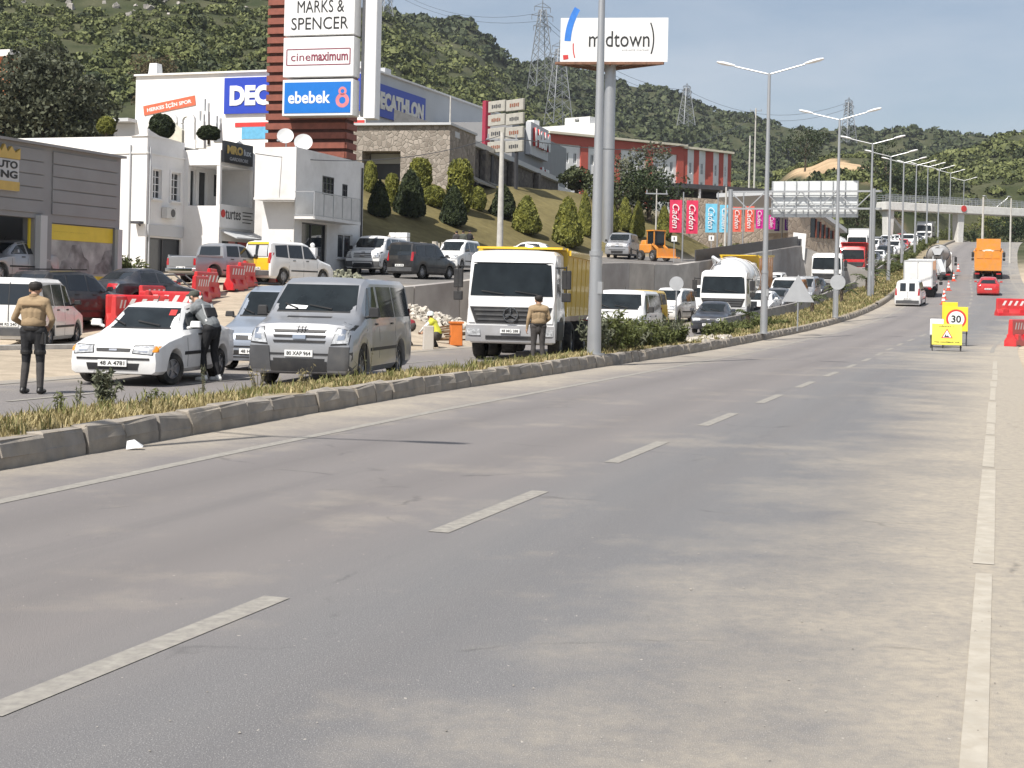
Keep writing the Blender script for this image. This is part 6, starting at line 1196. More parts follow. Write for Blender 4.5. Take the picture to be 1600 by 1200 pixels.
for i, (Y, d_, h_, lb) in enumerate(((69, -2.4, 1.2, 'small young palm nearest the triangle sign'), (84, -2.3, 1.6, 'young palm between the round sign and the gantry post'), (96, -2.4, 1.9, 'young palm just before the gantry post'), (112, -2.2, 2.1, 'young palm behind the white van'), (122, -2.2, 2.2, 'taller young palm beside the box truck'), (136, -2.0, 2.2, 'young palm beside the cement mixer'), (150, -1.8, 2.3, 'farthest young palm up the median'))): palm(on_road(Y, d_, .27)[0], h_, lb, 200 + i)
for i in range(20):
    Y = 140 + i * 3.6; p, _ = on_road(Y, -1.7 + .3 * math.sin(i * 2), .27); leafy('median_bush', 'dark bush of the long hedge climbing the far median', p, .8 + .25 * math.sin(i * 1.3) + i * .02, .9, 16, 30, OLE, .14, 160 + i, 'bush', 'far median hedge')
for i, (px_, py_, Y, h_, r_, lb) in enumerate(((1140, 392, 116, 1.6, 2.4, 'dark shrub below the blue flags'), (1268, 398, 122, 2.2, 2.2, 'dark shrub at the retaining wall end'), (1286, 402, 128, 1.8, 1.8, 'smaller shrub below the stone hall'), (1326, 392, 212, 3.0, 3.2, 'dense shrub behind the stopped white truck'), (1480, 372, 245, 2.8, 3.5, 'bushy shrub left of the footbridge pier'), (1525, 370, 250, 2.6, 3.5, 'bushy shrub right of the footbridge pier'), (195, 398, 60, 1.3, .9, 'ragged bush at the body shop corner'))):
    leafy('roadside_shrub', lb, down(at(px_, py_, Y)), h_, r_, 34, 34, [OLE, LF3][i % 2], .12 * (1 + Y / 300), 230 + i, 'shrub')
# ================================================================== vehicles  (local x forward, y left, z up)
TYRE = nmat('tyre', (.018, .018, .018), rough=.9, var=.2, scale=8, dirt=(.16, .14, .11), dirt_amt=.45, dscale=4); RIM = nmat('wheel_rim', (.34, .34, .35), rough=.35, metal=.7, var=.08)
LENS = nmat('lamp_lens', (.42, .43, .44), rough=.12, var=.45, scale=14, coat=1.); REDL = nmat('tail_lens', (.42, .015, .02), rough=.15, coat=1., var=.1); AMB = nmat('amber_lens', (.65, .25, .02), rough=.15, var=.1)
PLAST = nmat('black_plastic', (.020, .020, .022), rough=.6, var=.12, dirt=(.14, .125, .10), dirt_amt=.18, dscale=3); GREYPL = nmat('grey_plastic', (.065, .066, .07), rough=.6, var=.1, dirt=(.18, .165, .14), dirt_amt=.25, dscale=3)
CHROME = nmat('chrome', (.7, .7, .7), rough=.18, metal=1., var=.05); PLATE = nmat('number_plate', (.78, .78, .76), rough=.4, var=.03)
WSCR = nmat('windscreen', (.014, .018, .020), rough=.05, var=.35, scale=2.5, spec=.35)
PT = {'white': paint('white', (.78, .775, .76), dust=.16), 'silver': paint('silver', (.38, .385, .40), metal=.55), 'black': paint('black', (.012, .012, .014), dust=.16), 'navy': paint('navy', (.022, .026, .036), dust=.2), 'grey': paint('grey', (.12, .125, .135), metal=.4), 'red': paint('red', (.50, .012, .015)), 'yellow': paint('yellow', (.72, .47, .02)), 'orange': paint('orange', (.72, .27, .03), dust=.35), 'bluesilver': paint('bluesilver', (.33, .37, .43), metal=.5), 'beige': paint('beige', (.42, .38, .31), metal=.3), 'mustard': paint('mustard', (.62, .41, .035), dust=.22, rough=.6, coat=.1)}
KEYS = {
 'sedan': [(2.10, .32, .50, .57, .68, .60), (2.07, .22, .57, .66, .77, .68), (1.96, .20, .66, .755, .815, .71), (1.6, .20, .76, .84, .835, .72), (1.0, .20, .84, .93, .845, .70), (.92, .20, .86, .96, .845, .70), (.2, .20, .90, 1.39, .85, .60), (-.15, .20, .91, 1.45, .85, .59), (-.75, .20, .92, 1.43, .85, .585), (-1.0, .20, .93, 1.36, .85, .59), (-1.55, .20, .94, 1.03, .84, .66), (-1.95, .22, .91, .99, .80, .64), (-2.07, .26, .74, .86, .74, .60), (-2.10, .36, .62, .72, .64, .5)],
 'hatch': [(1.98, .32, .50, .56, .60, .52), (1.94, .22, .58, .66, .73, .64), (1.83, .20, .66, .75, .80, .70), (1.5, .20, .76, .85, .835, .72), (.95, .20, .86, .95, .845, .70), (.2, .20, .90, 1.40, .85, .61), (-.2, .20, .92, 1.47, .85, .60), (-1.0, .20, .94, 1.44, .85, .59), (-1.5, .20, .96, 1.30, .84, .60), (-1.78, .21, .96, 1.04, .82, .66), (-1.93, .24, .85, .92, .79, .66), (-1.98, .34, .66, .76, .70, .58)],
 'mpv': [(2.10, .32, .55, .63, .64, .56), (2.04, .22, .66, .77, .78, .68), (1.85, .20, .80, .92, .83, .73), (1.25, .20, .95, 1.07, .855, .73), (1.13, .20, .98, 1.12, .855, .73), (.45, .20, 1.03, 1.70, .86, .69), (.1, .20, 1.04, 1.81, .86, .68), (-1.85, .20, 1.04, 1.81, .86, .69), (-1.99, .21, 1.02, 1.77, .845, .68), (-2.08, .24, .92, 1.35, .82, .70), (-2.12, .32, .7, .95, .77, .68)],
 'transit': [(2.43, .38, .60, .80, .88, .80), (2.40, .26, .74, .98, .94, .84), (2.28, .22, .92, 1.12, .97, .86), (1.75, .22, 1.08, 1.25, .98, .86), (1.62, .22, 1.12, 1.31, .98, .86), (.95, .22, 1.15, 1.88, .985, .80), (.62, .22, 1.15, 1.98, .985, .79), (-2.15, .22, 1.15, 1.98, .985, .80), (-2.36, .24, 1.13, 1.94, .97, .79), (-2.42, .28, 1.0, 1.5, .955, .81), (-2.45, .36, .8, 1.0, .92, .8)],
 'suv': [(2.30, .38, .65, .80, .74, .62), (2.22, .30, .82, .97, .85, .75), (1.9, .28, .92, 1.05, .91, .78), (1.0, .28, 1.0, 1.14, .93, .78), (.9, .28, 1.03, 1.18, .93, .78), (.25, .28, 1.07, 1.66, .93, .71), (-.3, .28, 1.08, 1.75, .93, .70), (-1.6, .28, 1.10, 1.70, .92, .69), (-2.1, .30, 1.10, 1.25, .91, .75), (-2.25, .34, .95, 1.05, .87, .72), (-2.30, .44, .8, .9, .8, .66)],
 'pickup': [(2.5, .42, .70, .86, .78, .68), (2.42, .34, .88, 1.02, .85, .75), (1.3, .34, 1.0, 1.12, .87, .76), (1.15, .34, 1.03, 1.17, .87, .76), (.55, .34, 1.06, 1.64, .87, .69), (.3, .34, 1.06, 1.70, .87, .68), (-.6, .34, 1.06, 1.69, .87, .68), (-.82, .34, 1.06, 1.6, .87, .70), (-.90, .34, 1.05, 1.10, .87, .82), (-2.42, .38, 1.04, 1.09, .865, .82), (-2.5, .44, 1.0, 1.05, .85, .8)],
}
WH = {'sedan': (1.28, -1.17, .285, .71), 'hatch': (1.22, -1.22, .30, .71), 'mpv': (1.32, -1.26, .31, .73), 'transit': (1.52, -1.41, .345, .83), 'suv': (1.42, -1.28, .37, .79), 'pickup': (1.6, -1.42, .36, .74)}
def loft(keys, arches=(), step=.07, rearcap=True):
    k = np.array(sorted(keys)); xs = np.unique(np.round(np.r_[np.arange(k[0, 0], k[-1, 0], step), k[:, 0]], 3)); g = lambda i: np.interp(xs, k[:, 0], k[:, i])
    zb, zs, zt, w, wt = g(1), g(2), g(3), g(4), g(5)
    for ax, ar, az in arches:
        m = np.abs(xs - ax) < ar; zb = np.where(m, np.maximum(zb, az + np.sqrt(np.maximum(ar ** 2 - (xs - ax) ** 2, 0))), zb)
    zb = np.minimum(zb, zs - .06); rings = []
    for i, x in enumerate(xs):
        hgt = zt[i] - zs[i]; e = min(.10, hgt * .35)
        half = [(0, zb[i]), (w[i] * .9, zb[i]), (w[i] * .985, zb[i] + .12 * (zs[i] - zb[i])), (w[i], zb[i] + .55 * (zs[i] - zb[i])), (w[i] * .975, zs[i]), (wt[i] + .015, zt[i] - e), (wt[i] - .07, zt[i] - e * .18), (wt[i] * .5, zt[i] + .012), (0, zt[i] + .018)]
        rings.append([(x, -y, z) for y, z in half] + [(x, y, z) for y, z in half[-2:0:-1]])
    n = len(rings[0]); mb = MB(); mb.add([v for r_ in rings for v in r_], [(j * n + i, j * n + (i + 1) % n, (j + 1) * n + (i + 1) % n, (j + 1) * n + i) for j in range(len(xs) - 1) for i in range(n)] + [tuple(range(n)), tuple(range((len(xs) - 1) * n + n - 1, (len(xs) - 1) * n - 1, -1))])
    return mb
DIRS = {'F': (0, -1), 'B': (0, 1), 'L': (1, -1), 'R': (1, 1), 'T': (2, -1)}
class Skin:
    """projects part outlines onto a body mesh"""
    def __init__(s, mb, root): s.bvh = BVHTree.FromPolygons([Vector(v) for v in mb.v], mb.f); s.root = root
    def at(s, ax, p):
        i, sg = DIRS[ax]; o = Vector((0, 0, 0)); d = Vector((0, 0, 0)); d[i] = sg; k = [j for j in range(3) if j != i]; o[k[0]], o[k[1]] = p; o[i] = -sg * 6
        h = s.bvh.ray_cast(o, d); return (h[0] if h[0] else None), -d
    def part(s, name, ax, q, mat, off=.006, n=6, m=4, parent=None, mb=None, lift=0.):
        """quad q = 4 corners (two coordinates each) laid on the body"""
        q = [Vector(p) for p in q]; P = []; last = None; dirn = None
        for j in range(m + 1):
            for i in range(n + 1):
                a = q[0].lerp(q[1], i / n); b = q[3].lerp(q[2], i / n); c, dirn = s.at(ax, a.lerp(b, j / m)); P.append(c)
        ok = [p for p in P if p is not None]
        if not ok: return None
        ii = DIRS[ax][0]; av = sum(p[ii] for p in ok) / len(ok); pts = []
        for t_, c in enumerate(P):
            if c is None:
                i, j = t_ % (n + 1), t_ // (n + 1); uv = q[0].lerp(q[1], i / n).lerp(q[3].lerp(q[2], i / n), j / m); c = Vector((0, 0, 0)); k = [a for a in range(3) if a != ii]; c[k[0]], c[k[1]] = uv; near = min(ok, key=lambda o_: (o_ - Vector([uv[0] if x == k[0] else uv[1] if x == k[1] else o_[ii] for x in range(3)])).length); c[ii] = near[ii]
            pts.append(c + dirn * (off + lift))
        own = mb is None; mb = mb or MB(); N = n + 1
        base = [p - dirn * (off + .02) for p in pts]; fs = [(j * N + i, j * N + i + 1, (j + 1) * N + i + 1, (j + 1) * N + i) for j in range(m) for i in range(n)]; T = len(pts)
        rim = list(range(n)) + [j * N + n for j in range(m)] + [m * N + i for i in range(n, 0, -1)] + [j * N for j in range(m, 0, -1)]
        fs += [(rim[i], rim[(i + 1) % len(rim)], T + rim[(i + 1) % len(rim)], T + rim[i]) for i in range(len(rim))]
        mb.add(pts + base, fs)
        return mb.build(name, mat, parent or s.root, smooth=40) if own else mb
    def both(s, name, q, mat, **k): return s.part(name, 'L', q, mat, **k), s.part(name, 'R', q, mat, **k)
def mirror_y(q): return [(-q[1][0], q[1][1]), (-q[0][0], q[0][1]), (-q[3][0], q[3][1]), (-q[2][0], q[2][1])]
WHEELS = {}
def wheel(root, x, y, r, w=.19, steer=0., spokes=5, dish=0.):
    key = (r, w, spokes)
    if key not in WHEELS:
        mb = MB(); mb.lathe([(r * .62, -w / 2), (r * .93, -w / 2), (r, -w * .36), (r, w * .36), (r * .93, w / 2), (r * .62, w / 2), (r * .60, w * .3)], axis='Y', n=26); a = mb.build('tyre', TYRE, smooth=40)
        mb = MB(); mb.lathe([(r * .63, w * .42), (r * .56, w * .44), (r * .54, w * .26), (r * .2, w * .30), (r * .16, w * .40), (0, w * .42)], axis='Y', n=26)
        for k in range(spokes): t_ = 2 * math.pi * k / spokes; mb.box((r * .37 * math.cos(t_), w * .36, r * .37 * math.sin(t_)), (r * .42, w * .12, r * .12), M=Matrix.Rotation(-t_, 3, 'Y'))
        b = mb.build('rim', RIM, smooth=40); WHEELS[key] = (a.data, b.data); bpy.data.objects.remove(a); bpy.data.objects.remove(b)
    A, B = WHEELS[key]; a = bpy.data.objects.new('wheel', A); COL.objects.link(a); a.parent = root; a.location = (x, y, r); a.rotation_euler = (0, 0, (math.pi if y < 0 else 0) + steer)
    b = bpy.data.objects.new('rim', B); COL.objects.link(b); b.parent = a; return a
def place(root, p, fwd, pitch=0.):
    root.location = p; root.rotation_euler = (0, -pitch, math.atan2(fwd[1], fwd[0]))
def plate(sk, ax, y0, z, txt, parent, w=.52, h=.115):
    c, d = sk.at(ax, (y0, z)); 
    if c is None: return
    u = UPV.cross(d); mb = MB(); M = Matrix((u, d, UPV)).transposed(); mb.box(c + d * .02, (w, .02, h), M=M); o = mb.build('number_plate', PLATE, parent); text('lettering', txt, w * .86, h * .62, INK, plane_m(c + d * .0315, u, UPV), o, depth=.002, bold=.02)
def car(kind, label, cat, mat, name=None, plate_txt=None, detail=True, group=None, lower=None, steer=0., rear_mat=None):
    t = thing(name or {'sedan': 'sedan_car', 'hatch': 'hatchback_car', 'mpv': 'small_van', 'transit': 'minibus', 'suv': 'off_road_car', 'pickup': 'pickup_truck'}[kind], label, cat, group=group)
    xf, xr, r, ty = WH[kind]; mb = loft(KEYS[kind], [(xf, r + .06, r), (xr, r + .06, r)]); body = mb.build('body', mat, t, smooth=32); sk = Skin(mb, t)
    for x in (xf, xr):
        for y in (ty, -ty): wheel(t, x, y, r, .2, steer if x == xf else 0)
    u = MB(); u.box((0, 0, r + .02), (xf - xr + .9, 1.25, .24)); u.build('underbody', PLAST, t)
    W = {'sedan': dict(ws=(.66, 1.00, .52, 1.355), sf=[(.70, .965), (-.12, .985), (-.12, 1.37), (.16, 1.34)], sr=[(-.2, .985), (-.98, .995), (-.82, 1.35), (-.2, 1.375)], rw=(.60, 1.07, .50, 1.33), hl=[(.36, .585), (.70, .56), (.74, .71), (.38, .70)], gr=(.30, .60, .66), bz=(.28, .44), tl=[(.36, .76), (.70, .74), (.72, .92), (.36, .93)], x0=.34, cow=.99),
         'hatch': dict(ws=(.66, 1.00, .54, 1.37), sf=[(.66, .97), (-.12, .985), (-.12, 1.39), (.14, 1.35)], sr=[(-.2, .985), (-1.25, 1.02), (-1.05, 1.36), (-.2, 1.39)], rw=(.62, 1.02, .50, 1.36), hl=[(.36, .585), (.70, .56), (.74, .71), (.38, .70)], gr=(.30, .60, .66), bz=(.28, .44), tl=[(.5, .72), (.72, .72), (.74, 1.0), (.58, 1.0)], x0=.32, cow=.99),
         'mpv': dict(ws=(.70, 1.17, .61, 1.68), sf=[(.86, 1.08), (.02, 1.09), (.02, 1.66), (.40, 1.62)], sr=[(-.06, 1.09), (-.92, 1.10), (-.92, 1.66), (-.06, 1.67)], sq=[(-1.0, 1.10), (-1.78, 1.13), (-1.75, 1.62), (-1.0, 1.66)], rw=(.66, 1.12, .60, 1.66), hl=[(.42, .66), (.74, .64), (.78, .86), (.46, .83)], gr=(.36, .66, .76), bz=(.28, .48), tl=[(.66, .85), (.79, .85), (.80, 1.30), (.70, 1.30)], x0=.36, cow=1.16),
         'transit': dict(ws=(.80, 1.36, .70, 1.85), sf=[(1.32, 1.22), (.42, 1.22), (.42, 1.83), (.88, 1.80)], sr=[(.24, 1.24), (-.88, 1.24), (-.88, 1.83), (.24, 1.83)], sq=[(-.98, 1.24), (-2.18, 1.24), (-2.16, 1.82), (-.98, 1.83)], rw=(.74, 1.24, .68, 1.84), hl=[(.60, .78), (.90, .80), (.92, 1.08), (.72, 1.14)], gr=None, bz=(.3, .55), tl=[(.82, .9), (.94, .9), (.94, 1.4), (.86, 1.4)], x0=.48, cow=1.35),
         'suv': dict(ws=(.72, 1.22, .60, 1.63), sf=[(.66, 1.14), (-.15, 1.15), (-.15, 1.63), (.20, 1.60)], sr=[(-.22, 1.15), (-1.0, 1.16), (-1.0, 1.62), (-.22, 1.64)], sq=[(-1.08, 1.17), (-1.8, 1.2), (-1.5, 1.6), (-1.08, 1.62)], rw=(.68, 1.26, .58, 1.62), hl=[(.46, .80), (.76, .78), (.80, .94), (.50, .92)], gr=(.42, .72, .92), bz=(.36, .55), tl=[(.66, .9), (.84, .9), (.84, 1.15), (.7, 1.15)], x0=.45, cow=1.2),
         'pickup': dict(ws=(.70, 1.20, .60, 1.60), sf=[(.95, 1.12), (.12, 1.13), (.12, 1.60), (.50, 1.56)], sr=[(.05, 1.13), (-.68, 1.13), (-.62, 1.58), (.05, 1.60)], rw=(.62, 1.18, .56, 1.56), hl=[(.5, .80), (.78, .78), (.80, .94), (.52, .92)], gr=(.45, .76, .94), bz=(.42, .6), tl=[(.72, .72), (.84, .72), (.84, 1.0), (.73, 1.0)], x0=.5, cow=1.2)}[kind]
    a, z0, b, z1 = W['ws']; sk.part('windscreen', 'F', [(-a, z0), (a, z0), (b, z1), (-b, z1)], WSCR, n=10, m=6)
    a, z0, b, z1 = W['rw']; rear = sk.part('rear_window', 'B', [(-a, z0), (a, z0), (b, z1), (-b, z1)], GLASS, n=8, m=5)
    for key in ('sf', 'sr', 'sq'):
        if key in W: sk.both('side_window', W[key], GLASS, n=6, m=4)
    for q in (W['hl'], mirror_y(W['hl'])):
        cx_, cz_ = sum(a_[0] for a_ in q) / 4, sum(a_[1] for a_ in q) / 4; bz = sk.part('headlight', 'F', [(cx_ + (a_[0] - cx_) * 1.1, cz_ + (a_[1] - cz_) * 1.2) for a_ in q], PLAST, off=.006); sk.part('lens', 'F', q, LENS, off=.014, parent=bz)
        if bz: sk.part('reflector', 'F', [(cx_ + (a_[0] - cx_) * .45, cz_ + (a_[1] - cz_) * .6) for a_ in q], CHROME, off=.018, n=3, m=3, parent=bz)
    for q in (W['tl'], mirror_y(W['tl'])): sk.part('tail_light', 'B', q, REDL, off=.012)
    if W['gr']: g_, za, zb = W['gr']; gr = sk.part('grille', 'F', [(-g_, za), (g_, za), (g_ * 1.05, zb), (-g_ * 1.05, zb)], PLAST, off=.01, n=6, m=2); sk.part('badge', 'F', [(-.07, za + .015), (.07, za + .015), (.07, zb - .012), (-.07, zb - .012)], CHROME, off=.022, n=2, m=2, parent=gr)
    za, zb = W['bz']; sk.part('air_intake', 'F', [(-.45, za), (.45, za), (.48, zb - .04), (-.48, zb - .04)], PLAST, off=.008, n=6, m=2)
    # bumper strips, door seams, handles, mirrors, wipers
    bm = sk.part('bumper_strip', 'F', [(-.66, zb + .02), (.66, zb + .02), (.66, zb + .055), (-.66, zb + .055)], PLAST, off=.012, n=12, m=1)
    if lower: [sk.part('bumper', 'F', [(s_ * .52, .30), (s_ * .965, .30), (s_ * .965, lower), (s_ * .56, lower)], GREYPL, off=.02, n=10, m=4) for s_ in (-1, 1)]; sk.part('lower_bumper', 'F', [(-.52, .27), (.52, .27), (.52, .46), (-.52, .46)], PLAST, off=.016, n=8, m=2)
    sk.part('rear_bumper', 'B', [(-.74, .32), (.74, .32), (.74, .52), (-.74, .52)], GREYPL if kind in ('mpv', 'transit', 'suv') else mat, off=.03, n=10, m=3)
    for sx in (W['sf'][0][0] + .02, W['sf'][1][0] - .03, (W['sr'][1][0] - .04) if kind != 'sedan' else -.95): sk.both('door_seam', [(sx, .30), (sx - .012, .30), (sx - .012, W['sf'][1][1] - .03), (sx, W['sf'][1][1] - .03)], PLAST, off=.002, n=1, m=5)
    hz_ = W['sf'][1][1] - .12
    for sx in (W['sf'][1][0] + .12, W['sr'][1][0] + .2): sk.both('door_handle', [(sx, hz_), (sx + .17, hz_), (sx + .17, hz_ + .035), (sx, hz_ + .035)], PLAST, off=.02, n=2, m=1)
    ms = .62 if kind in ('transit',) else .52
    sk.both('side_moulding', [(xf - r - .12, ms), (xr + r + .12, ms), (xr + r + .12, ms + .06), (xf - r - .12, ms + .06)], PLAST, off=.012, n=12, m=1)
    mx_, mz = W['sf'][0][0] - .06, W['sf'][0][1] + .06
    for sg in (-1, 1):
        hw = np.interp(mx_, [k_[0] for k_ in sorted(KEYS[kind])], [k_[4] for k_ in sorted(KEYS[kind])]); mb = MB(); hh = .12 if kind != 'transit' else .19; mb.box((mx_, sg * (hw + .10), mz + hh * .35), (.10, .20, hh), top=(.8, .85)); mb.bar((mx_ + .02, sg * (hw - .06), mz - .03), (mx_, sg * (hw + .05), mz), .05); mb.build('mirror', PLAST if kind in ('transit', 'mpv', 'pickup') or detail is False else mat, t, bevel=.015)
    mb = MB(); c1 = sk.at('F', (.35, W['ws'][1] + .03))[0]; c2 = sk.at('F', (-.1, W['ws'][1] + .10))[0]; c3 = sk.at('F', (-.3, W['ws'][1] + .03))[0]; c4 = sk.at('F', (-.58, W['ws'][1] + .12))[0]
    if None not in (c1, c2, c3, c4): o_ = Vector((.035, 0, .01)); mb.bar(c1 + o_, c2 + o_, .02); mb.bar(c3 + o_, c4 + o_, .02); mb.build('wiper', PLAST, t)
    sk.part('cowl', 'F', [(-a * .95, W['cow'] - .02), (a * .95, W['cow'] - .02), (a * .95, W['ws'][1] + .004), (-a * .95, W['ws'][1] + .004)], PLAST, off=.004, n=8, m=1)
    if plate_txt: plate(sk, 'F', 0, W['x0'] + .06 if kind != 'transit' else .60, plate_txt, t); 
    plate(sk, 'B', 0, .62 if kind != 'pickup' else .6, plate_txt or '48 A 478', t)
    mb = MB(); tz_ = max(k_[3] for k_ in KEYS[kind]); 
    mb.cyl((.1, 0, tz_), (.0, 0, tz_ + .12), .008, n=5); mb.build('aerial', PLAST, t)
    if kind == 'transit':
        for za in (.98, .885, .79): sk.part('grille', 'F', [(-.47, za), (.47, za), (.49, za + .045), (-.49, za + .045)], PLAST, off=.012, n=8, m=1)
        sk.part('badge', 'F', [(-.12, .86), (.12, .86), (.12, .935), (-.12, .935)], CHROME, off=.03, n=4, m=2); sk.part('bonnet_vent', 'F', [(-.42, 1.235), (.42, 1.235), (.42, 1.262), (-.42, 1.262)], PLAST, off=.008, n=6, m=1)
        mb = MB(); mb.lathe([(.05, 0), (.06, .02)], n=8); c = sk.at('F', (0.03, 1.03))[0]; mb = MB(); [mb.bar(c + Vector((.03, -.1, z)), c + Vector((.03, .1, z)), .012) for z in (-.04, .04)]; [mb.bar(c + Vector((.03, y_, -.07)), c + Vector((.03, y_ + .03, .07)), .012) for y_ in (-.07, 0, .06)]; mb.build('grille_ornament', PLAST, t)
    if kind == 'mpv':
        sk.part('rear_door_seam', 'B', [(-.008, .55), (.008, .55), (.008, 1.7), (-.008, 1.7)], PLAST, off=.012, n=1, m=6)
    if kind == 'pickup':
        sk.part('load_bed', 'T', [(-2.42, -.74), (-.98, -.74), (-.98, .74), (-2.42, .74)], PLAST, off=.006); sk.part('tailgate', 'B', [(-.70, .66), (.70, .66), (.70, 1.0), (-.70, 1.0)], mat, off=.02)
        mb = MB(); mb.box((-2.57, 0, .52), (.16, 1.6, .14)); mb.build('step_bumper', CHROME, t, bevel=.02)
        for sg in (-1, 1): mb = MB(); mb.box((-1.7, sg * .82, 1.115), (1.45, .1, .07)); mb.build('bed_rail', mat, t)
    if kind == 'suv':
        for sg in (-1, 1): mb = MB(); mb.bar((.0, sg * .62, 1.80), (-1.5, sg * .62, 1.77), .04); mb.build('roof_rail', PLAST, t)
    return t, sk
def put(px, py, back, fwd, Y=None, surf=None):
    """ground point of the nose centre (survey pixel) moved back by half the length"""
    p = flat(px, py) if Y is None else down(at(px, py, Y)); f = Vector((fwd[0], fwd[1], 0)).normalized(); q = p - f * back
    z = float(proj(q.x, q.y)[2][0]) if surf == 'road' else (hz(q.x, q.y) if surf is None else surf); return Vector((q.x, q.y, z)), f
# ---- trucks
DARKCH = nmat('chassis', (.03, .03, .032), rough=.7, var=.2, dirt=(.22, .19, .15), dirt_amt=.6, dscale=2.5)
def star(c, u, up, n, r, parent):
    mb = MB(); k = 24; c, u, up, n = map(Vector, (c, u, up, n))
    for i in range(k): a, b = 2 * math.pi * i / k, 2 * math.pi * (i + 1) / k; mb.bar(c + (u * math.cos(a) + up * math.sin(a)) * r, c + (u * math.cos(b) + up * math.sin(b)) * r, r * .14)
    for a in (90, 210, 330): mb.bar(c, c + (u * math.cos(R(a)) + up * math.sin(R(a))) * r, r * .16)
    return mb.build('emblem', CHROME, parent)
def truck(label, cab_mat, load='tipper', load_mat=None, axles=(.3, -3.6, -4.95), name='dump_truck', H=2.95, plate_txt=None, hw=1.2, x_front=1.55, length=7.0, cat='truck', bedz=3.15, emblem=False, r=.5, group=None, top_mat=None):
    t = thing(name, label, cat, group=group); xf = x_front
    keys = [(xf, .62, 1.30, 1.55, hw * .96, hw * .93), (xf - .03, .48, 1.36, 1.72, hw * .985, hw * .95), (xf - .12, .45, 1.5, H - .35, hw, hw * .93), (xf - .30, .45, 1.52, H - .06, hw, hw * .93), (xf - .7, .45, 1.52, H, hw, hw * .92), (xf - 1.75, .45, 1.52, H, hw, hw * .92), (xf - 1.85, .5, 1.5, H - .15, hw * .98, hw * .9)]
    mb = loft(keys, [(axles[0], r + .12, r)], step=.1); mb.build('cab', cab_mat, t, smooth=32); sk = Skin(mb, t); g = H - 2.95
    sk.part('windscreen', 'F', [(-hw * .92, 1.72 + g * .5), (hw * .92, 1.72 + g * .5), (hw * .86, 2.62 + g), (-hw * .86, 2.62 + g)], WSCR, off=.012, n=12, m=6); sk.part('sun_visor', 'F', [(-hw * .9, 2.62 + g), (hw * .9, 2.62 + g), (hw * .86, 2.74 + g), (-hw * .86, 2.74 + g)], cab_mat, off=.05, n=10, m=2)
    sk.both('side_window', [(xf - .38, 1.68), (xf - 1.1, 1.68), (xf - 1.1, 2.52 + g), (xf - .42, 2.52 + g)], GLASS, n=4, m=4)
    gr = sk.part('grille', 'F', [(-hw * .78, .98), (hw * .78, .98), (hw * .92, 1.42), (-hw * .92, 1.42)], PLAST, off=.02, n=8, m=3)
    for k in range(3): z = 1.06 + k * .125; sk.part('grille_bar', 'F', [(-hw * (.74 + .04 * k), z), (hw * (.74 + .04 * k), z), (hw * (.74 + .04 * k), z + .05), (-hw * (.74 + .04 * k), z + .05)], GREYPL, off=.04, n=8, m=1, parent=gr)
    sk.part('bumper', 'F', [(-hw * 1.0, .50), (hw * 1.0, .50), (hw * 1.0, .93), (-hw * 1.0, .93)], nmat('bumper_grey', (.33, .33, .34), rough=.6, var=.1, dirt=(.25, .22, .18), dirt_amt=.4), off=.06, n=12, m=3); sk.part('bumper_slot', 'F', [(-hw * .55, .57), (hw * .55, .57), (hw * .55, .66), (-hw * .55, .66)], PLAST, off=.075, n=6, m=1)
    for q in ([(hw * .66, .66), (hw * .96, .66), (hw * .97, .84), (hw * .68, .82)],): sk.part('headlight', 'F', q, LENS, off=.085); sk.part('headlight', 'F', mirror_y(q), LENS, off=.085)
    for sg in (-1, 1): sk.part('corner_panel', 'F', [(sg * hw * .80, 1.0), (sg * hw * .99, 1.0), (sg * hw * .97, 1.36), (sg * hw * .92, 1.36)], cab_mat, off=.03, n=3, m=3)
    if emblem: c = sk.at('F', (0, 1.22))[0]; star(c + Vector((.07, 0, 0)), (0, 1, 0), (0, 0, 1), (1, 0, 0), .19, t)
    if plate_txt: plate(sk, 'F', 0, .79, plate_txt, t); 
    pl = t.children
    for o_ in pl:
        if o_.name.startswith('number_plate'): o_.location = (.075, 0, 0)
    mb = MB(); c1 = sk.at('F', (.7, 1.76))[0]; c2 = sk.at('F', (.1, 1.84))[0]; c3 = sk.at('F', (-.2, 1.76))[0]; c4 = sk.at('F', (-.8, 1.84))[0]; o_ = Vector((.04, 0, 0)); mb.bar(c1 + o_, c2 + o_, .025); mb.bar(c3 + o_, c4 + o_, .025); mb.build('wiper', PLAST, t)
    for sg in (-1, 1):
        mb = MB(); mb.bar((xf - .35, sg * hw * .95, 2.5 + g), (xf - .05, sg * (hw + .25), 2.5 + g), .04); mb.bar((xf - .05, sg * (hw + .25), 2.55 + g), (xf - .05, sg * (hw + .25), 1.75 + g), .035); mb.box((xf - .1, sg * (hw + .25), 2.18 + g), (.12, .24, .5)); mb.box((xf - .1, sg * (hw + .25), 1.72 + g), (.12, .24, .24)); mb.build('mirror', PLAST, t, bevel=.02)
        mb = MB(); mb.box((xf - .75, sg * (hw + .0), .8), (.9, .08, .5)); mb.build('step', GREYPL, t)
    for k, ax in enumerate(axles):
        for sg in (-1, 1): wheel(t, ax, sg * (hw - .17), r, .30 if k == 0 else .5, 0, 8)
    mb = MB(); mb.box((xf - length / 2 - .6, .42, .82), (length - 1.4, .12, .26)); mb.box((xf - length / 2 - .6, -.42, .82), (length - 1.4, .12, .26)); [mb.cyl((a, -hw + .3, r), (a, hw - .3, r), .11) for a in axles]; mb.cyl((xf - 2.6, -.95, .75), (xf - 3.5, -.95, .75), .28, n=12); mb.box((xf - 3.0, .9, .75), (1.0, .5, .5)); mb.box((xf - .8, 0, .8), (1.3, 1.7, .55)); mb.build('chassis', DARKCH, t)
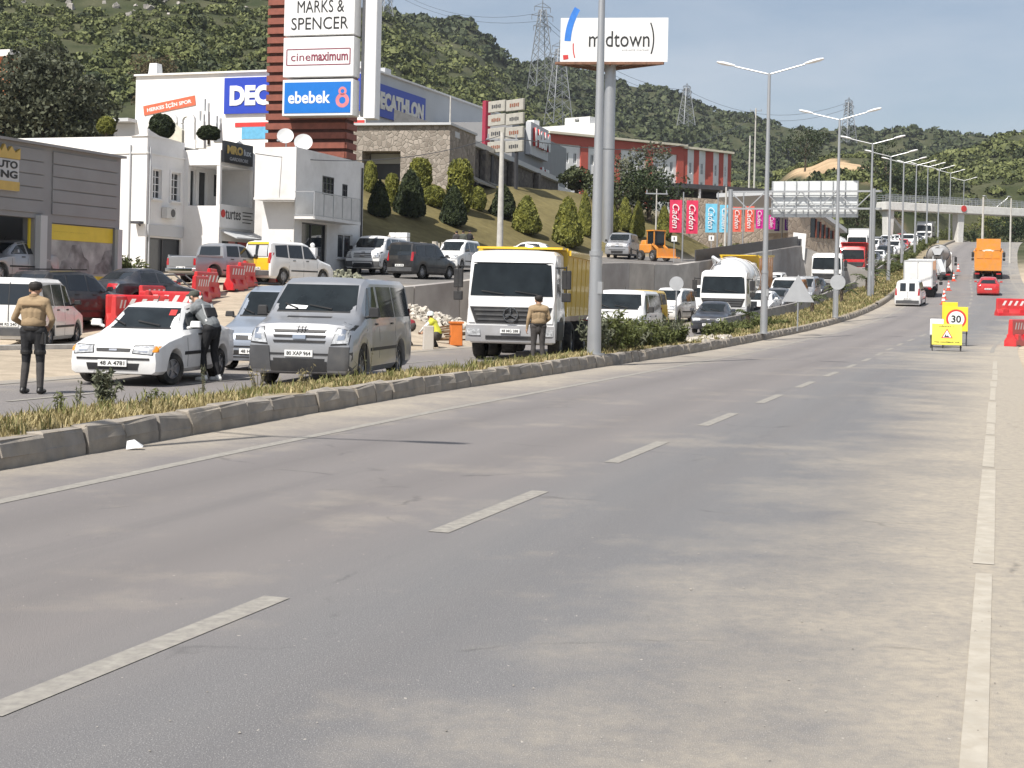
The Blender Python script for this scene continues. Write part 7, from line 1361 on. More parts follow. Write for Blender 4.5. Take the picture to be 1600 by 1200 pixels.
    for sg in (-1, 1): mb = MB(); mb.box((axles[-1] - r - .15, sg * (hw - .2), .6), (.03, .5, .6)); mb.build('mud_flap', PLAST, t)
    x1, x0 = xf - 2.0, xf - length; lm = load_mat or cab_mat
    if load == 'tipper':
        mb = MB(); z0, z1, wt_, wb_ = 1.18, bedz, hw * 1.02, hw * .98
        mb.add([(x1, -wb_, z0), (x1, wb_, z0), (x0, wb_, z0), (x0, -wb_, z0), (x1, -wt_, z1), (x1, wt_, z1), (x0 - .1, wt_, z1), (x0 - .1, -wt_, z1), (x1, -wt_ + .08, z1), (x1, wt_ - .08, z1), (x0, wt_ - .08, z1), (x0, -wt_ + .08, z1), (x1 - .05, -wt_ + .08, z1 - .5), (x1 - .05, wt_ - .08, z1 - .5), (x0, wt_ - .08, z1 - .5), (x0, -wt_ + .08, z1 - .5)],
               [(3, 2, 1, 0), (0, 1, 5, 4), (1, 2, 6, 5), (2, 3, 7, 6), (3, 0, 4, 7), (4, 5, 9, 8), (5, 6, 10, 9), (6, 7, 11, 10), (7, 4, 8, 11), (8, 9, 13, 12), (9, 10, 14, 13), (10, 11, 15, 14), (11, 8, 12, 15), (12, 13, 14, 15)]); bd = mb.build('tipper_body', lm, t)
        n_ = 7
        for sg in (-1, 1):
            for k in range(n_): x = x1 - .1 - (x1 - x0 - .2) * k / (n_ - 1); mb = MB(); mb.bar((x, sg * (wb_ + .004), z0 + .02), (x, sg * (wt_ + .004), z1 - .1), .016, .10, up=(1, 0, 0)); mb.build('rib', lm, bd)
            mb = MB(); mb.bar((x1 + .02, sg * (wt_ + .02), z1), (x0 - .1, sg * (wt_ + .02), z1), .12, .14); mb.build('top_rail', top_mat or lm, bd)
        mb = MB(); mb.box((x1 + .40, 0, z1 + .10), (.9, wt_ * 2 - .1, .06)); mb.box((x1 + .02, 0, (z1 + z0) / 2 + .06), (.1, wt_ * 2, z1 - z0 + .14)); mb.build('headboard', top_mat or lm, bd)
        for k in range(3): mb = MB(); mb.box((x0 - .07, (k - 1) * wb_ * .62, (z0 + z1) / 2 + .62), (.05, wb_ * .5, .7)); mb.build('tailgate_panel', lm, bd)
        mb = MB(); mb.box((x0 - .10, 0, (z0 + z1) / 2 - .35), (.08, wb_ * 2.02, (z1 - z0) * .55)); mb.build('tailgate', lm, bd)
        rng = random.Random(3); mb = MB(); nx, ny = 14, 7
        vs = [(x1 - .2 - (x1 - x0 - .3) * i / nx, (-1 + 2 * j / ny) * (wt_ - .1), z1 - .45 + (.50 * math.sin(math.pi * i / nx) * math.sin(math.pi * j / ny)) + rng.uniform(-.05, .09)) for i in range(nx + 1) for j in range(ny + 1)]; mb.add(vs, [(i * (ny + 1) + j, i * (ny + 1) + j + 1, (i + 1) * (ny + 1) + j + 1, (i + 1) * (ny + 1) + j) for i in range(nx) for j in range(ny)]); mb.build('earth_load', ROCKW, t, fix=False)
    elif load == 'box':
        mb = MB(); mb.box(((x0 + x1) / 2, 0, (bedz + 1.0) / 2), (x1 - x0, hw * 2, bedz - 1.0)); bd = mb.build('box_body', lm, t, bevel=.03)
        for sg in (-1, 1): mb = MB(); mb.box((x0 - .03, sg * hw * .5, (bedz + 1.) / 2), (.05, hw * .94, bedz - 1.15)); mb.build('rear_door', lm, bd, bevel=.015)
        for x in (x0 - .02, x1): mb = MB(); [mb.box((x, sg * (hw - .03), (bedz + 1) / 2), (.08, .09, bedz - .96)) for sg in (-1, 1)]; mb.box((x, 0, bedz), (.08, hw * 2, .09)); mb.build('edge_frame', GREYLT, bd)
    elif load in ('mixer', 'tank'):
        M = Matrix.Rotation(R(78 if load == 'mixer' else 90), 3, 'Y'); L = x1 - x0 - .2
        pf = [(.25, -L * .5), (.75, -L * .45), (1.12, -L * .18), (1.15, L * .05), (.9, L * .3), (.5, L * .5), (.42, L * .52)] if load == 'mixer' else [(0, -L * .5), (.5, -L * .49), (.9, -L * .45), (1.08, -L * .36), (1.1, L * .36), (.9, L * .45), (.5, L * .49), (0, L * .5)]
        tmp = MB(); tmp.lathe(pf, n=28); cz = 2.42 if load == 'mixer' else 2.45; mb = MB(); mb.add([M @ Vector(v) * (-1 if False else 1) for v in tmp.v], tmp.f)
        if load == 'mixer': mb.v = [(-v[0], v[1], v[2]) for v in mb.v]
        mb.v = [(v[0] + (x0 + x1) / 2, v[1], v[2] + cz) for v in mb.v]; dr = mb.build('drum', lm, t, smooth=35)
        if load == 'mixer':
            for s0 in (0, 1): 
                mb = MB(); pts = []
                for i in range(40): u_ = i / 39; h_ = -L * .45 + L * .92 * u_; rr = np.interp(h_, [p_[1] for p_ in pf], [p_[0] for p_ in pf]) + .012; a = u_ * 6.5 + s0 * math.pi; v = M @ Vector((rr * math.cos(a), rr * math.sin(a), h_)); pts.append(Vector((-v.x + (x0 + x1) / 2, v.y, v.z + cz)))
                mb.tube(pts, .06, 5); mb.build('spiral_stripe', GREYPL, dr)
            mb = MB(); mb.box((x0 + .3, 0, 1.6), (.15, 1.5, 1.4)); mb.bar((x0, .55, 1.1), (x0 + .2, .3, 3.0), .1); mb.bar((x0, -.55, 1.1), (x0 + .2, -.3, 3.0), .1); mb.build('rear_frame', GREYLT, t); mb = MB(); mb.prism([(-.55, 3.35), (.55, 3.35), (.25, 2.75), (-.25, 2.75)], x0 - .35, x0 + .2, axis='X'); mb.build('hopper', GREYLT, t); mb = MB(); mb.prism([(-.25, 0), (.25, 0), (.2, .25), (-.2, .25)], 0, 1.5, axis='X'); o = mb.build('chute', GREYLT, t); o.location = (x0 - .15, -.1, 2.2); o.rotation_euler = (0, R(48), R(205))
            mb = MB(); mb.box((x1 + .1, 0, 1.7), (.4, 1.4, 1.3)); mb.build('drum_stand', GREYLT, t); mb = MB(); mb.box((x0 - .1, 0, .85), (.1, 2.3, .18)); [mb.box((x0 - .16, s_ * 1.0, .85), (.03, .25, .12)) for s_ in (-1, 1)]; mb.build('rear_bar', DARKCH, t)
        else:
            for k in range(3): mb = MB(); mb.lathe([(1.12, -.04), (1.14, 0), (1.12, .04)], n=28); o = mb.build('hoop', cab_mat, dr); o.rotation_euler = (0, R(90), 0); o.location = (x1 - .6 - k * (L - 1.2) / 2, 0, cz)
            mb = MB(); mb.tube([(x1 - .3, -.5, cz + .85), (x1 - .5, -.9, cz + 1.1), ((x0 + x1) / 2, -1.15, cz + .75), (x0 + .3, -1.2, cz + .1)], .09, 8); mb.build('hose', GREYLT, t); mb = MB(); mb.box(((x0 + x1) / 2, 0, 1.15), (L, 1.7, .3)); mb.build('tank_cradle', GREYPL, t)
    elif load == 'flat':
        mb = MB(); mb.box(((x0 + x1) / 2, 0, 1.12), (x1 - x0, hw * 2, .16)); [mb.box(((x0 + x1) / 2, sg * hw, 1.42), (x1 - x0, .06, .5)) for sg in (-1, 1)]; mb.box((x1, 0, 1.7), (.08, hw * 2, 1.2)); mb.build('flat_bed', lm, t)
    for sg in (-1, 1): mb = MB(); mb.box((x0 - .16, sg * (hw - .25), .95), (.06, .4, .14)); mb.build('tail_light', REDL, t)
    return t, sk

# ---------------------------------------------------------------- near jam
def H_(deg): return Vector((-math.sin(R(deg)), -math.cos(R(deg)), 0))     # towards the camera; deg = heading of the road
def A_(deg): return Vector((math.sin(R(deg)), math.cos(R(deg)), 0))
t, sk = car('sedan', 'white saloon stopped beside the leaning man, bonnet lit', 'car', PT['white'], plate_txt='48 A 4781', steer=R(-22)); place(t, *put(176, 603, 2.08, H_(8), surf='road'))
for sg in (-1, 1): sk.part('indicator', 'F', [(sg * .70, .60), (sg * .79, .60), (sg * .79, .70), (sg * .72, .70)], AMB, off=.012)
sk.part('tax_sticker', 'F', [(.38, 1.22), (.50, 1.22), (.48, 1.32), (.36, 1.32)], REDP, off=.016, n=2, m=2)
t, sk = car('transit', 'silver minibus with grey bumper waiting beside the white saloon', 'minibus', PT['silver'], plate_txt='80 XAP 964', lower=.73); place(t, *put(466, 604, 2.42, H_(9), surf='road'))
sk.part('paper', 'F', [(-.55, 1.39), (-.15, 1.39), (-.13, 1.45), (-.52, 1.47)], PLATE, off=.02, n=2, m=1)
t, sk = car('mpv', 'pale blue-silver family van hidden between saloon and minibus', 'van', PT['bluesilver'], plate_txt='48 HT 615'); place(t, *put(392, 580, 2.1, H_(9), surf='road'))
mb = MB(); [mb.bar((.2, s_ * .6, 1.88), (-1.6, s_ * .6, 1.88), .035) for s_ in (-1, 1)]; mb.build('roof_rail', PLAST, t)
t, sk = truck('white cabbed dump truck with yellow loaded body and star emblem', PT['white'], 'tipper', PT['mustard'], axles=(.35, -1.15, -4.0, -5.3), length=8.1, plate_txt='48 MG 288', emblem=True, bedz=2.92, H=2.93, top_mat=PT['yellow']); place(t, *put(796, 564, 1.6, H_(10), surf='road'))
t, sk = car('transit', 'white van half hidden by the nearest lamp post', 'van', PT['white'], name='panel_van', lower=.6); place(t, *put(956, 548, 2.42, H_(14), surf='road'))
t, sk = car('sedan', 'dark luxury saloon nosing past the hedge before the tanker', 'car', PT['navy'], plate_txt='34 BD 907'); place(t, *put(1106, 529, 2.1, H_(15), surf='road'))
t, sk = truck('white tanker truck with domed tank beside the tall lamp', PT['white'], 'tank', PT['white'], axles=(.3, -3.9, -5.2), name='tanker_truck', H=2.85, length=7.6); place(t, *put(1128, 523, 1.6, H_(16), surf='road'))
jam = [('mpv', 'yellow', 71, -8.3, 'yellow van behind the hedge, next to the white van roof'), ('mpv', 'white', 76.5, -8.4, 'white van with dark screen left of the round sign back'), ('mpv', 'white', 82, -8.0, 'white van directly left of the tanker cab'), ('hatch', 'white', 84, -5.2, 'white hatchback behind the tall lamp post'), ('transit', 'white', 93, -5.4, 'white box-like van behind the triangle sign'), ('mpv', 'white', 99.5, -8.2, 'white van in the far lane above the triangle sign'), ('mpv', 'silver', 99.5, -5.3, 'silver van two places behind the white hatchback'), ('sedan', 'grey', 88.5, -5.2, 'grey saloon following the white hatchback'), ('sedan', 'black', 106, -5.4, 'black saloon before the white truck'), ('sedan', 'silver', 112, -8.6, 'silver saloon beside the white truck'),
       ('hatch', 'white', 126, -5.3, 'white hatchback behind the white truck'), ('sedan', 'white', 132, -5.3, 'white saloon ahead of the red truck'), ('mpv', 'silver', 131, -8.4, 'silver van in the far lane beside the red truck'), ('mpv', 'white', 152, -5.0, 'white van behind the red truck'), ('sedan', 'grey', 158, -4.9, 'grey saloon two places behind the red truck'), ('hatch', 'white', 164, -4.8, 'white hatchback in the distant queue before the box truck'), ('suv', 'black', 170, -4.7, 'black off-roader in the distant queue'), ('sedan', 'white', 176, -4.6, 'white saloon in the distant queue beside the box truck'), ('mpv', 'white', 182, -4.5, 'white van in the distant queue past the box truck'), ('sedan', 'silver', 188, -4.4, 'silver saloon in the distant queue'), ('hatch', 'red', 194, -4.4, 'red hatchback far up the queue'), ('transit', 'white', 201, -4.3, 'white minibus far up the queue'), ('sedan', 'white', 208, -4.2, 'white saloon far up the queue near the bridge'), ('sedan', 'grey', 214, -4.2, 'grey saloon far up the queue near the bridge'), ('mpv', 'white', 221, -4.2, 'white van at the bridge'), ('sedan', 'silver', 196, -7.3, 'silver saloon in the far lane near the bridge'), ('mpv', 'white', 186, -7.4, 'white van in the far lane behind the box truck'), ('hatch', 'bluesilver', 150, -8.0, 'blue-silver hatchback in the far lane behind the red truck')]
COLS = ['white', 'silver', 'white', 'grey', 'black', 'white', 'bluesilver', 'beige', 'white', 'red']; KN = ['sedan', 'mpv', 'hatch', 'sedan', 'suv', 'transit', 'hatch']
NUM = ['first', 'second', 'third', 'fourth', 'fifth', 'sixth', 'seventh', 'eighth', 'ninth', 'tenth', 'eleventh', 'twelfth', 'thirteenth', 'fourteenth', 'fifteenth', 'sixteenth', 'seventeenth', 'eighteenth', 'nineteenth', 'twentieth', 'twenty-first', 'twenty-second', 'twenty-third', 'twenty-fourth', 'twenty-fifth', 'twenty-sixth']
VN = {'sedan': 'saloon', 'mpv': 'small van', 'hatch': 'hatchback', 'suv': 'off-roader', 'transit': 'minibus'}; CN = {'bluesilver': 'blue-silver'}
for n_, Y in enumerate((104.5, 119, 125, 137.5, 157, 163, 180, 192, 203, 209, 215, 222)):
    kd_, c_ = KN[(n_ * 3 + 1) % 7], COLS[(n_ * 7 + 2) % 10]; jam.append((kd_, c_, Y, -8.25 + max(0, (Y - 140) * .012), ('RANK', CN.get(c_, c_), VN[kd_])))
FAR = sorted([j[2] for j in jam if j[3] < -6.5] + [92, 148, 172])
for kd_, c_, Y, d_, lb in jam:
    if not isinstance(lb, str): lb = '%s %s, %s vehicle up the far lane of the jam' % (lb[1], lb[2], NUM[FAR.index(Y)])
    t, sk = car(kd_, lb, {'sedan': 'car', 'hatch': 'car', 'suv': 'car'}.get(kd_, 'van'), PT[c_], name={'transit': 'panel_van'}.get(kd_), group='vehicles queueing towards the camera'); p, hd_ = on_road(Y, d_); place(t, p, -hd_, R(-2.5) if Y > 80 else 0)
def jam_truck(Y, d_, *a, **k): t, sk = truck(*a, group='vehicles queueing towards the camera', **k); p, hd_ = on_road(Y, d_); place(t, p, -hd_, R(-2.5) if Y > 85 else 0); return t
jam_truck(92, -8.4, 'yellow and orange tipper truck behind the tanker', PT['white'], 'tipper', PT['orange'], bedz=3.3, top_mat=PT['yellow']); jam_truck(115, -5.4, 'tall white truck standing behind the round sign back', PT['white'], 'flat', PT['white'], name='flatbed_truck', H=3.0)
jam_truck(139, -5.2, 'red truck with red body in the middle of the queue', PT['red'], 'tipper', PT['red'], H=2.9); jam_truck(148, -9.0 + .9, 'white domed tanker above the red truck', PT['white'], 'tank', PT['white'], name='tanker_truck', H=2.8); jam_truck(172, -7.9, 'large white box truck left of the footbridge support', PT['white'], 'box', PT['white'], name='box_truck', bedz=3.6, length=8.); jam_truck(229, -4.4, 'white bus-like truck at the head of the distant queue', PT['white'], 'box', PT['white'], name='box_truck', bedz=3.2)

# ---------------------------------------------------------------- right carriageway, driving away
def away(px, py): p = gnd(px, py, 60, 220); s_, d_, z_ = proj(p.x, p.y); q = road_s(float(s_[0]), float(d_[0])); hd_, _ = heading(q.y); return q, hd_
t, sk = car('mpv', 'white small van with two square rear windows driving away', 'van', PT['white'], plate_txt='48 DE 330'); q, hd_ = away(1419, 481); place(t, q + hd_ * 2.1, A_(21), R(3.3)); sk.part('rear_pillar', 'B', [(-.1, 1.08), (.1, 1.08), (.1, 1.7), (-.1, 1.7)], PT['white'], off=.014, n=2, m=5)
for s_ in (-1, 1): sk.part('rear_pillar', 'B', [(s_ * .56 - .08, 1.08), (s_ * .56 + .08, 1.08), (s_ * .56 + .08, 1.7), (s_ * .56 - .08, 1.7)], PT['white'], off=.0145, n=2, m=5)
t, sk = truck('small white box truck just ahead of the white van', PT['white'], 'box', PT['white'], axles=(.3, -2.9), name='box_truck', H=2.3, hw=1.02, length=5.6, bedz=2.95, r=.4); q, hd_ = away(1437, 467); place(t, q + hd_ * 4.2, A_(20), R(3.5))
t, sk = truck('grey concrete mixer truck climbing away, drum and chute showing', PT['white'], 'mixer', nmat('drum_grey', (.42, .41, .39), rough=.5, var=.2, dirt=(.25, .23, .2), dirt_amt=.6), name='mixer_truck', H=2.8, length=7.8); q, hd_ = away(1465, 439); place(t, q + hd_ * 6.2, A_(18), R(4.))
t, sk = truck('orange dump truck seen from behind on the right verge', PT['orange'], 'tipper', PT['orange'], H=3.2, length=7.6, bedz=3.0); q, hd_ = away(1544, 438); place(t, q + hd_ * 6.0, A_(18), R(4.))
mb = MB(); mb.box((-1.2, 0, 3.5), (.3, 2.2, 1.1)); mb.build('cab_guard', PT['orange'], t)
t, sk = car('hatch', 'red hatchback following the orange dump truck', 'car', PT['red'], plate_txt='48 LK 52'); q, hd_ = away(1544, 464); place(t, q + hd_ * 2., A_(18), R(3.3))

# ---------------------------------------------------------------- parked on the left and on the upper road
def parked(kd_, c_, px, py, Y, fwd, lb, cat='car', z=None, **k):
    t, sk = car(kd_, lb, cat, PT[c_], **k); p = at(px, py, Y); q = Vector((p.x, p.y, hz(p.x, p.y) if z is None else z)); place(t, q, Vector((fwd[0], fwd[1], 0)).normalized()); return t, sk
p_, f_ = put(12, 549, -2.1, A_(-1)); t, sk = car('mpv', 'white van with its back to the camera at the photo edge', 'van', PT['white'], plate_txt='48 RS 240'); place(t, p_, f_)
parked('suv', 'black', 108, 520, 44.8, (.42, .90), 'black off-roader parked beyond the white van at the edge')
parked('hatch', 'silver', 8, 430, 51.5, -A_(20), 'silver hatchback standing in the body shop bay', z=1.8)
parked('sedan', 'navy', 226, 470, 50, (.50, .86), 'dark saloon parked behind the red barriers')
parked('pickup', 'silver', 350, 440, 63, (.55, .83), 'silver double-cab pickup, tailgate to the camera', 'pickup')
t, sk = parked('mpv', 'white', 452, 440, 65, (.55, .83), 'white van with yellow rear doors above the minibus roof', 'van'); sk.part('rear_door', 'B', [(-.72, .55), (-.01, .55), (-.01, 1.08), (-.74, 1.08)], PT['yellow'], off=.014); sk.part('rear_door', 'B', [(.01, .55), (.72, .55), (.74, 1.08), (.01, 1.08)], PT['yellow'], off=.014)
sk.part('rear_door_top', 'B', [(-.62, 1.66), (.62, 1.66), (.6, 1.76), (-.6, 1.76)], PT['yellow'], off=.014)
for s_ in (-1, 1): sk.part('poster', 'B', [(s_ * .34 - .27, 1.14), (s_ * .34 + .27, 1.14), (s_ * .34 + .24, 1.62), (s_ * .34 - .24, 1.62)], GREYLT, off=.02)
parked('transit', 'white', 590, 430, 79, (-.25, -.97), 'white van facing the camera on the upper road', 'van', name='panel_van', lower=.6)
t, sk = parked('mpv', 'black', 660, 440, 76, (.50, .87), 'black van with its back to the camera above the wall', 'van'); disc(t, .12, SIGNW, 0).parent = t
for o_ in list(t.children):
    if o_.name.startswith('disc'): bpy.data.objects.remove(o_)
parked('mpv', 'white', 713, 428, 86, (-.3, -.95), 'white van partly hidden behind the black van', 'van'); parked('hatch', 'white', 822, 383, 104, (-.96, .25), 'white hatchback above the dump truck load'); parked('transit', 'silver', 972, 410, 117, (-.25, -.97), 'silver minibus on the upper road by the lamp post', 'minibus')
# compact orange loader and excavator
def loader(p, rz, label):
    t = thing('wheel_loader', label, 'loader', p, rz); OR = PT['orange']; mb = MB(); mb.box((-.5, 0, .95), (1.6, 1.1, .7)); mb.box((-.95, 0, 1.45), (.7, .9, .35), top=(.8, .9)); mb.build('engine_cover', OR, t, bevel=.05); mb = MB(); mb.box((.2, 0, 1.75), (.9, 1.0, 1.1)); mb.build('cab', GLASS, t); mb = MB(); mb.box((.2, 0, 2.34), (1.05, 1.15, .09)); [mb.box((.2 + a, b, 1.75), (.07, .07, 1.15)) for a in (-.45, .45) for b in (-.5, .5)]; mb.build('cab_frame', OR, t)
    for s_ in (-1, 1): mb = MB(); mb.bar((.4, s_ * .45, 1.3), (1.6, s_ * .45, .6), .14); mb.build('lift_arm', OR, t)
    mb = MB(); mb.prism([(1.5, .2), (2.2, .2), (2.1, .3), (1.65, .35), (1.6, .95), (1.5, .95)], -.85, .85); mb.build('bucket', OR, t)
    for x in (.75, -.9):
        for s_ in (-1, 1): wheel(t, x, s_ * .62, .42, .28)
    return t
loader(down(at(1022, 408, 114)), R(-60), 'orange wheel loader behind the silver minibus')
p = down(at(1690, 440, 135)); t = thing('excavator', 'orange excavator working at the right photo edge', 'excavator', p, R(195)); OR = PT['orange']
for s_ in (-1, 1): mb = MB(); mb.prism([(-1.6, .2), (-1.3, 0), (1.3, 0), (1.6, .2), (1.7, .5), (1.4, .8), (-1.4, .8), (-1.7, .5)], s_ * 1.15 - .25, s_ * 1.15 + .25); mb.build('track', TYRE, t)
mb = MB(); mb.box((-.5, 0, 1.6), (2.6, 2.2, 1.0)); mb.build('house', OR, t, bevel=.08); mb = MB(); mb.box((.6, .65, 2.1), (1.2, .9, 1.5), top=(.85, .9)); mb.build('cab', GLASS, t, bevel=.05); mb = MB(); mb.tube([(.9, -.2, 1.8), (2.4, -.2, 4.6), (4.4, -.2, 5.0)], [.3, .34, .24], 6); mb.build('boom', OR, t); mb = MB(); mb.tube([(4.5, -.2, 5.1), (4.9, -.2, 2.2)], [.26, .18], 6); mb.build('stick', OR, t); mb = MB(); mb.prism([(4.6, 2.3), (5.2, 2.2), (5.5, 1.4), (4.9, .9), (4.4, 1.2)], -.75, .35); mb.build('bucket', FRAMED, t); mb = MB(); mb.bar((1.4, -.2, 1.8), (2.6, -.2, 4.2), .14); mb.bar((2.6, -.2, 5.2), (4.3, -.2, 5.5), .12); mb.build('hydraulic_ram', CHROME, t)
# ================================================================== people
SKIN = nmat('skin', (.42, .24, .16), rough=.6, var=.06, scale=9); HAIR = nmat('dark_hair', (.015, .012, .010), rough=.7, var=.2, scale=30); TAN = nmat('tan_shirt', (.30, .215, .125), rough=.85, var=.10, scale=7, bump=.4, bscale=16, dist=.02); BLKT = nmat('black_trousers', (.012, .012, .014), rough=.8, var=.25, scale=8, bump=.4, bscale=14, dist=.02); DGREY = nmat('dark_grey_trousers', (.055, .050, .048), rough=.85, var=.2, scale=9, bump=.4, bscale=14, dist=.02); BOOT = nmat('boot_leather', (.018, .016, .015), rough=.45, var=.2); WSHOE = nmat('white_shoe', (.74, .74, .72), rough=.5, var=.05)
VESTG = nmat('vest_grey', (.17, .18, .185), rough=.8, var=.12, scale=9, bump=.3, bscale=16, dist=.015); MASKW = nmat('mask_white', (.75, .75, .74), rough=.8, var=.04); CAPG = nmat('cap_grey', (.07, .075, .06), rough=.85, var=.15); HIVIS = nmat('hi_vis', (.62, .62, .06), rough=.7, var=.1); REDJ = nmat('red_cloth', (.22, .02, .03), rough=.85, var=.2)
def person(label, p, rz, J, mats, extra=None, voxel=.011, h=1.78):
    """J: joints in the standing frame (x right of body, y forward, z up), capsules with a material each -> one continuous skin"""
    t = thing('person', label, 'person', p, rz); caps = []
    def C(a, b, ra, rb, m): caps.append((Vector(a), Vector(b), ra, rb, m))
    S, T, K_, B_ = mats['shirt'], mats['trousers'], mats.get('skin', SKIN), mats['shoes']; SL = mats.get('sleeve', S); LT = mats.get('shin', T)
    hd, nk, ch, pv = Vector(J['head']), Vector(J['neck']), Vector(J['chest']), Vector(J['pelvis'])
    up = (hd - nk).normalized(); fw = Vector(J.get('face', (0, 1, 0))).normalized(); sd = up.cross(fw).normalized() * -1
    C(hd + up * .035 - fw * .012, hd + up * .02 + fw * .012, .093, .092, mats.get('hair', HAIR)); C(hd - up * .03 + fw * .018, hd - up * .085 + fw * .035, .078, .055, K_); C(nk - up * .03, hd - up * .06, .062, .056, K_)
    C(hd + fw * .098 - up * .02, hd + fw * .108 - up * .045, .016, .018, K_)
    for s_ in (-1, 1): C(hd + sd * s_ * .088 - up * .005, hd + sd * s_ * .09 - up * .04, .022, .016, K_)
    sl, sr = Vector(J['sh_l']), Vector(J['sh_r']); tw = (pv - nk).normalized()
    C(nk, ch, .085, .13, S); C(sl * .75 + ch * .25, sr * .75 + ch * .25, .115, .115, S); C(sl, nk, .075, .07, S); C(sr, nk, .075, .07, S)
    cl, cr_ = ch + (sl - sr).normalized() * .075, ch - (sl - sr).normalized() * .075; C(cl, pv + Vector((-.06, 0, .10)), .13, .115, S); C(cr_, pv + Vector((.06, 0, .10)), .13, .115, S); C(ch, pv + Vector((0, 0, .1)), .14, .13, S)
    hl, hr = Vector(J['hip_l']), Vector(J['hip_r']); C(hl + Vector((0, 0, .06)), hr + Vector((0, 0, .06)), .118, .118, T); C(pv + Vector((0, 0, .02)), pv - Vector((0, 0, .06)), .13, .12, T)
    for s_ in 'lr':
        h_, k_, a_ = Vector(J['hip_' + s_]), Vector(J['knee_' + s_]), Vector(J['ankle_' + s_]); C(h_, k_, .105, .068, T); C(k_, k_.lerp(a_, .35), .066, .066, LT); C(k_.lerp(a_, .35), a_, .066, .052, LT)
        ft = Vector(J.get('toe_' + s_, a_ + Vector((0, .17, -.05)))); C(Vector((a_.x, a_.y - .02, .055)), Vector((a_.x, a_.y, .07)), .05, .05, B_); C(Vector((a_.x, a_.y - .035, .045)), Vector((ft.x, ft.y, .035)), .046, .038, B_); C(a_, Vector((a_.x, a_.y, .06)), .054, .052, B_)
        s0, e_, w_ = Vector(J['sh_' + s_]), Vector(J['elbow_' + s_]), Vector(J['wrist_' + s_]); m2 = mats.get('forearm', K_); C(s0, e_, .068, .05, SL); C(e_, e_.lerp(w_, .3), .047, .046, m2); C(e_.lerp(w_, .3), w_, .046, .031, m2)
        hv = (Vector(J.get('hand_' + s_, w_ + (w_ - e_).normalized() * .09)) - w_).normalized(); pn = Vector(J.get('palm_' + s_, (1 if s_ == 'l' else -1, 0, 0))).normalized(); ac = hv.cross(pn).normalized(); C(w_, w_ + hv * .045, .03, .032, K_)
        for k in range(4):
            b0 = w_ + hv * .075 + ac * (k - 1.5) * .021; L_ = (.062, .074, .07, .055)[k]; C(w_ + hv * .03 + ac * (k - 1.5) * .014, b0, .015, .0125, K_); m_ = b0 + hv * L_ * .5 + pn * .012; C(b0, m_, .0115, .0105, K_); C(m_, m_ + hv * L_ * .4 + pn * .028, .0105, .009, K_)
        tb = w_ + hv * .03 - ac * .03; C(w_ + hv * .015 - ac * .012, tb, .016, .014, K_); C(tb, tb + hv * .05 - ac * .022 + pn * .015, .0135, .0105, K_)
    mb = MB()
    for a, b, ra, rb, m in caps:
        n = 10; d = (b - a); L_ = d.length; d = d / L_ if L_ > 1e-5 else Vector((0, 0, 1)); u = Vector((0, 0, 1)) if abs(d.z) < .9 else Vector((1, 0, 0)); x = u.cross(d).normalized(); y = d.cross(x); rings = []
        for (c, r_, lo, hi) in ((a, ra, -90, 0), (b, rb, 0, 90)):
            for q in (0, .34, .67, 1): an = R(lo + (hi - lo) * q); rings.append((c + d * r_ * math.sin(an), max(r_ * math.cos(an), .0005)))
        vs = [c + (x * math.cos(2 * math.pi * i / n) + y * math.sin(2 * math.pi * i / n)) * r_ for c, r_ in rings for i in range(n)]; mb.add(vs, [(j * n + i, j * n + (i + 1) % n, (j + 1) * n + (i + 1) % n, (j + 1) * n + i) for j in range(len(rings) - 1) for i in range(n)] + [tuple(range(n - 1, -1, -1)), tuple(range((len(rings) - 1) * n, len(rings) * n))])
    o = mb.build('body_raw', SKIN); md = o.modifiers.new('r', 'REMESH'); md.mode = 'VOXEL'; md.voxel_size = voxel; sm = o.modifiers.new('s', 'SMOOTH'); sm.factor = .5; sm.iterations = 3
    me = bpy.data.meshes.new_from_object(o.evaluated_get(bpy.context.evaluated_depsgraph_get())); bpy.data.objects.remove(o); me.materials.clear()
    ml = []; [ml.append(c[4]) for c in caps if c[4] not in ml]; n = len(me.polygons); cen = np.empty(n * 3, np.float32); me.polygons.foreach_get('center', cen); cen = cen.reshape(-1, 3).astype(float); best = np.full(n, 1e9); mi = np.zeros(n, np.int32)
    for a, b, ra, rb, m in caps:
        ab = np.array(b - a); L2 = max(ab @ ab, 1e-9); tt = np.clip(((cen - np.array(a)) @ ab) / L2, 0, 1); dd = np.linalg.norm(cen - np.array(a) - tt[:, None] * ab, axis=1) - (ra + (rb - ra) * tt); k = dd < best; best[k] = dd[k]; mi[k] = ml.index(m)
    fz = mats.get('face_mask')
    b_ = finish(me, 'body', ml, t, mi, fix=False); b_.data.polygons.foreach_set('use_smooth', np.ones(n, bool)); b_.data.update()
    return t, b_
def stand(h=1.78, arms='down', lean=0., legs=.11):
    k = h / 1.78; J = dict(head=(0, .02, 1.64), neck=(0, 0, 1.49), chest=(0, 0, 1.28), pelvis=(0, 0, .96), sh_l=(-.19, 0, 1.43), sh_r=(.19, 0, 1.43), hip_l=(-.10, 0, .92), hip_r=(.10, 0, .92), knee_l=(-legs, .02, .50), knee_r=(legs, .02, .50), ankle_l=(-legs - .02, -.02, .10), ankle_r=(legs + .02, -.02, .10), elbow_l=(-.27, -.04, 1.15), elbow_r=(.27, -.04, 1.15), wrist_l=(-.26, .06, .92), wrist_r=(.26, .06, .92))
    return {a: tuple(c * k for c in v) for a, v in J.items()}
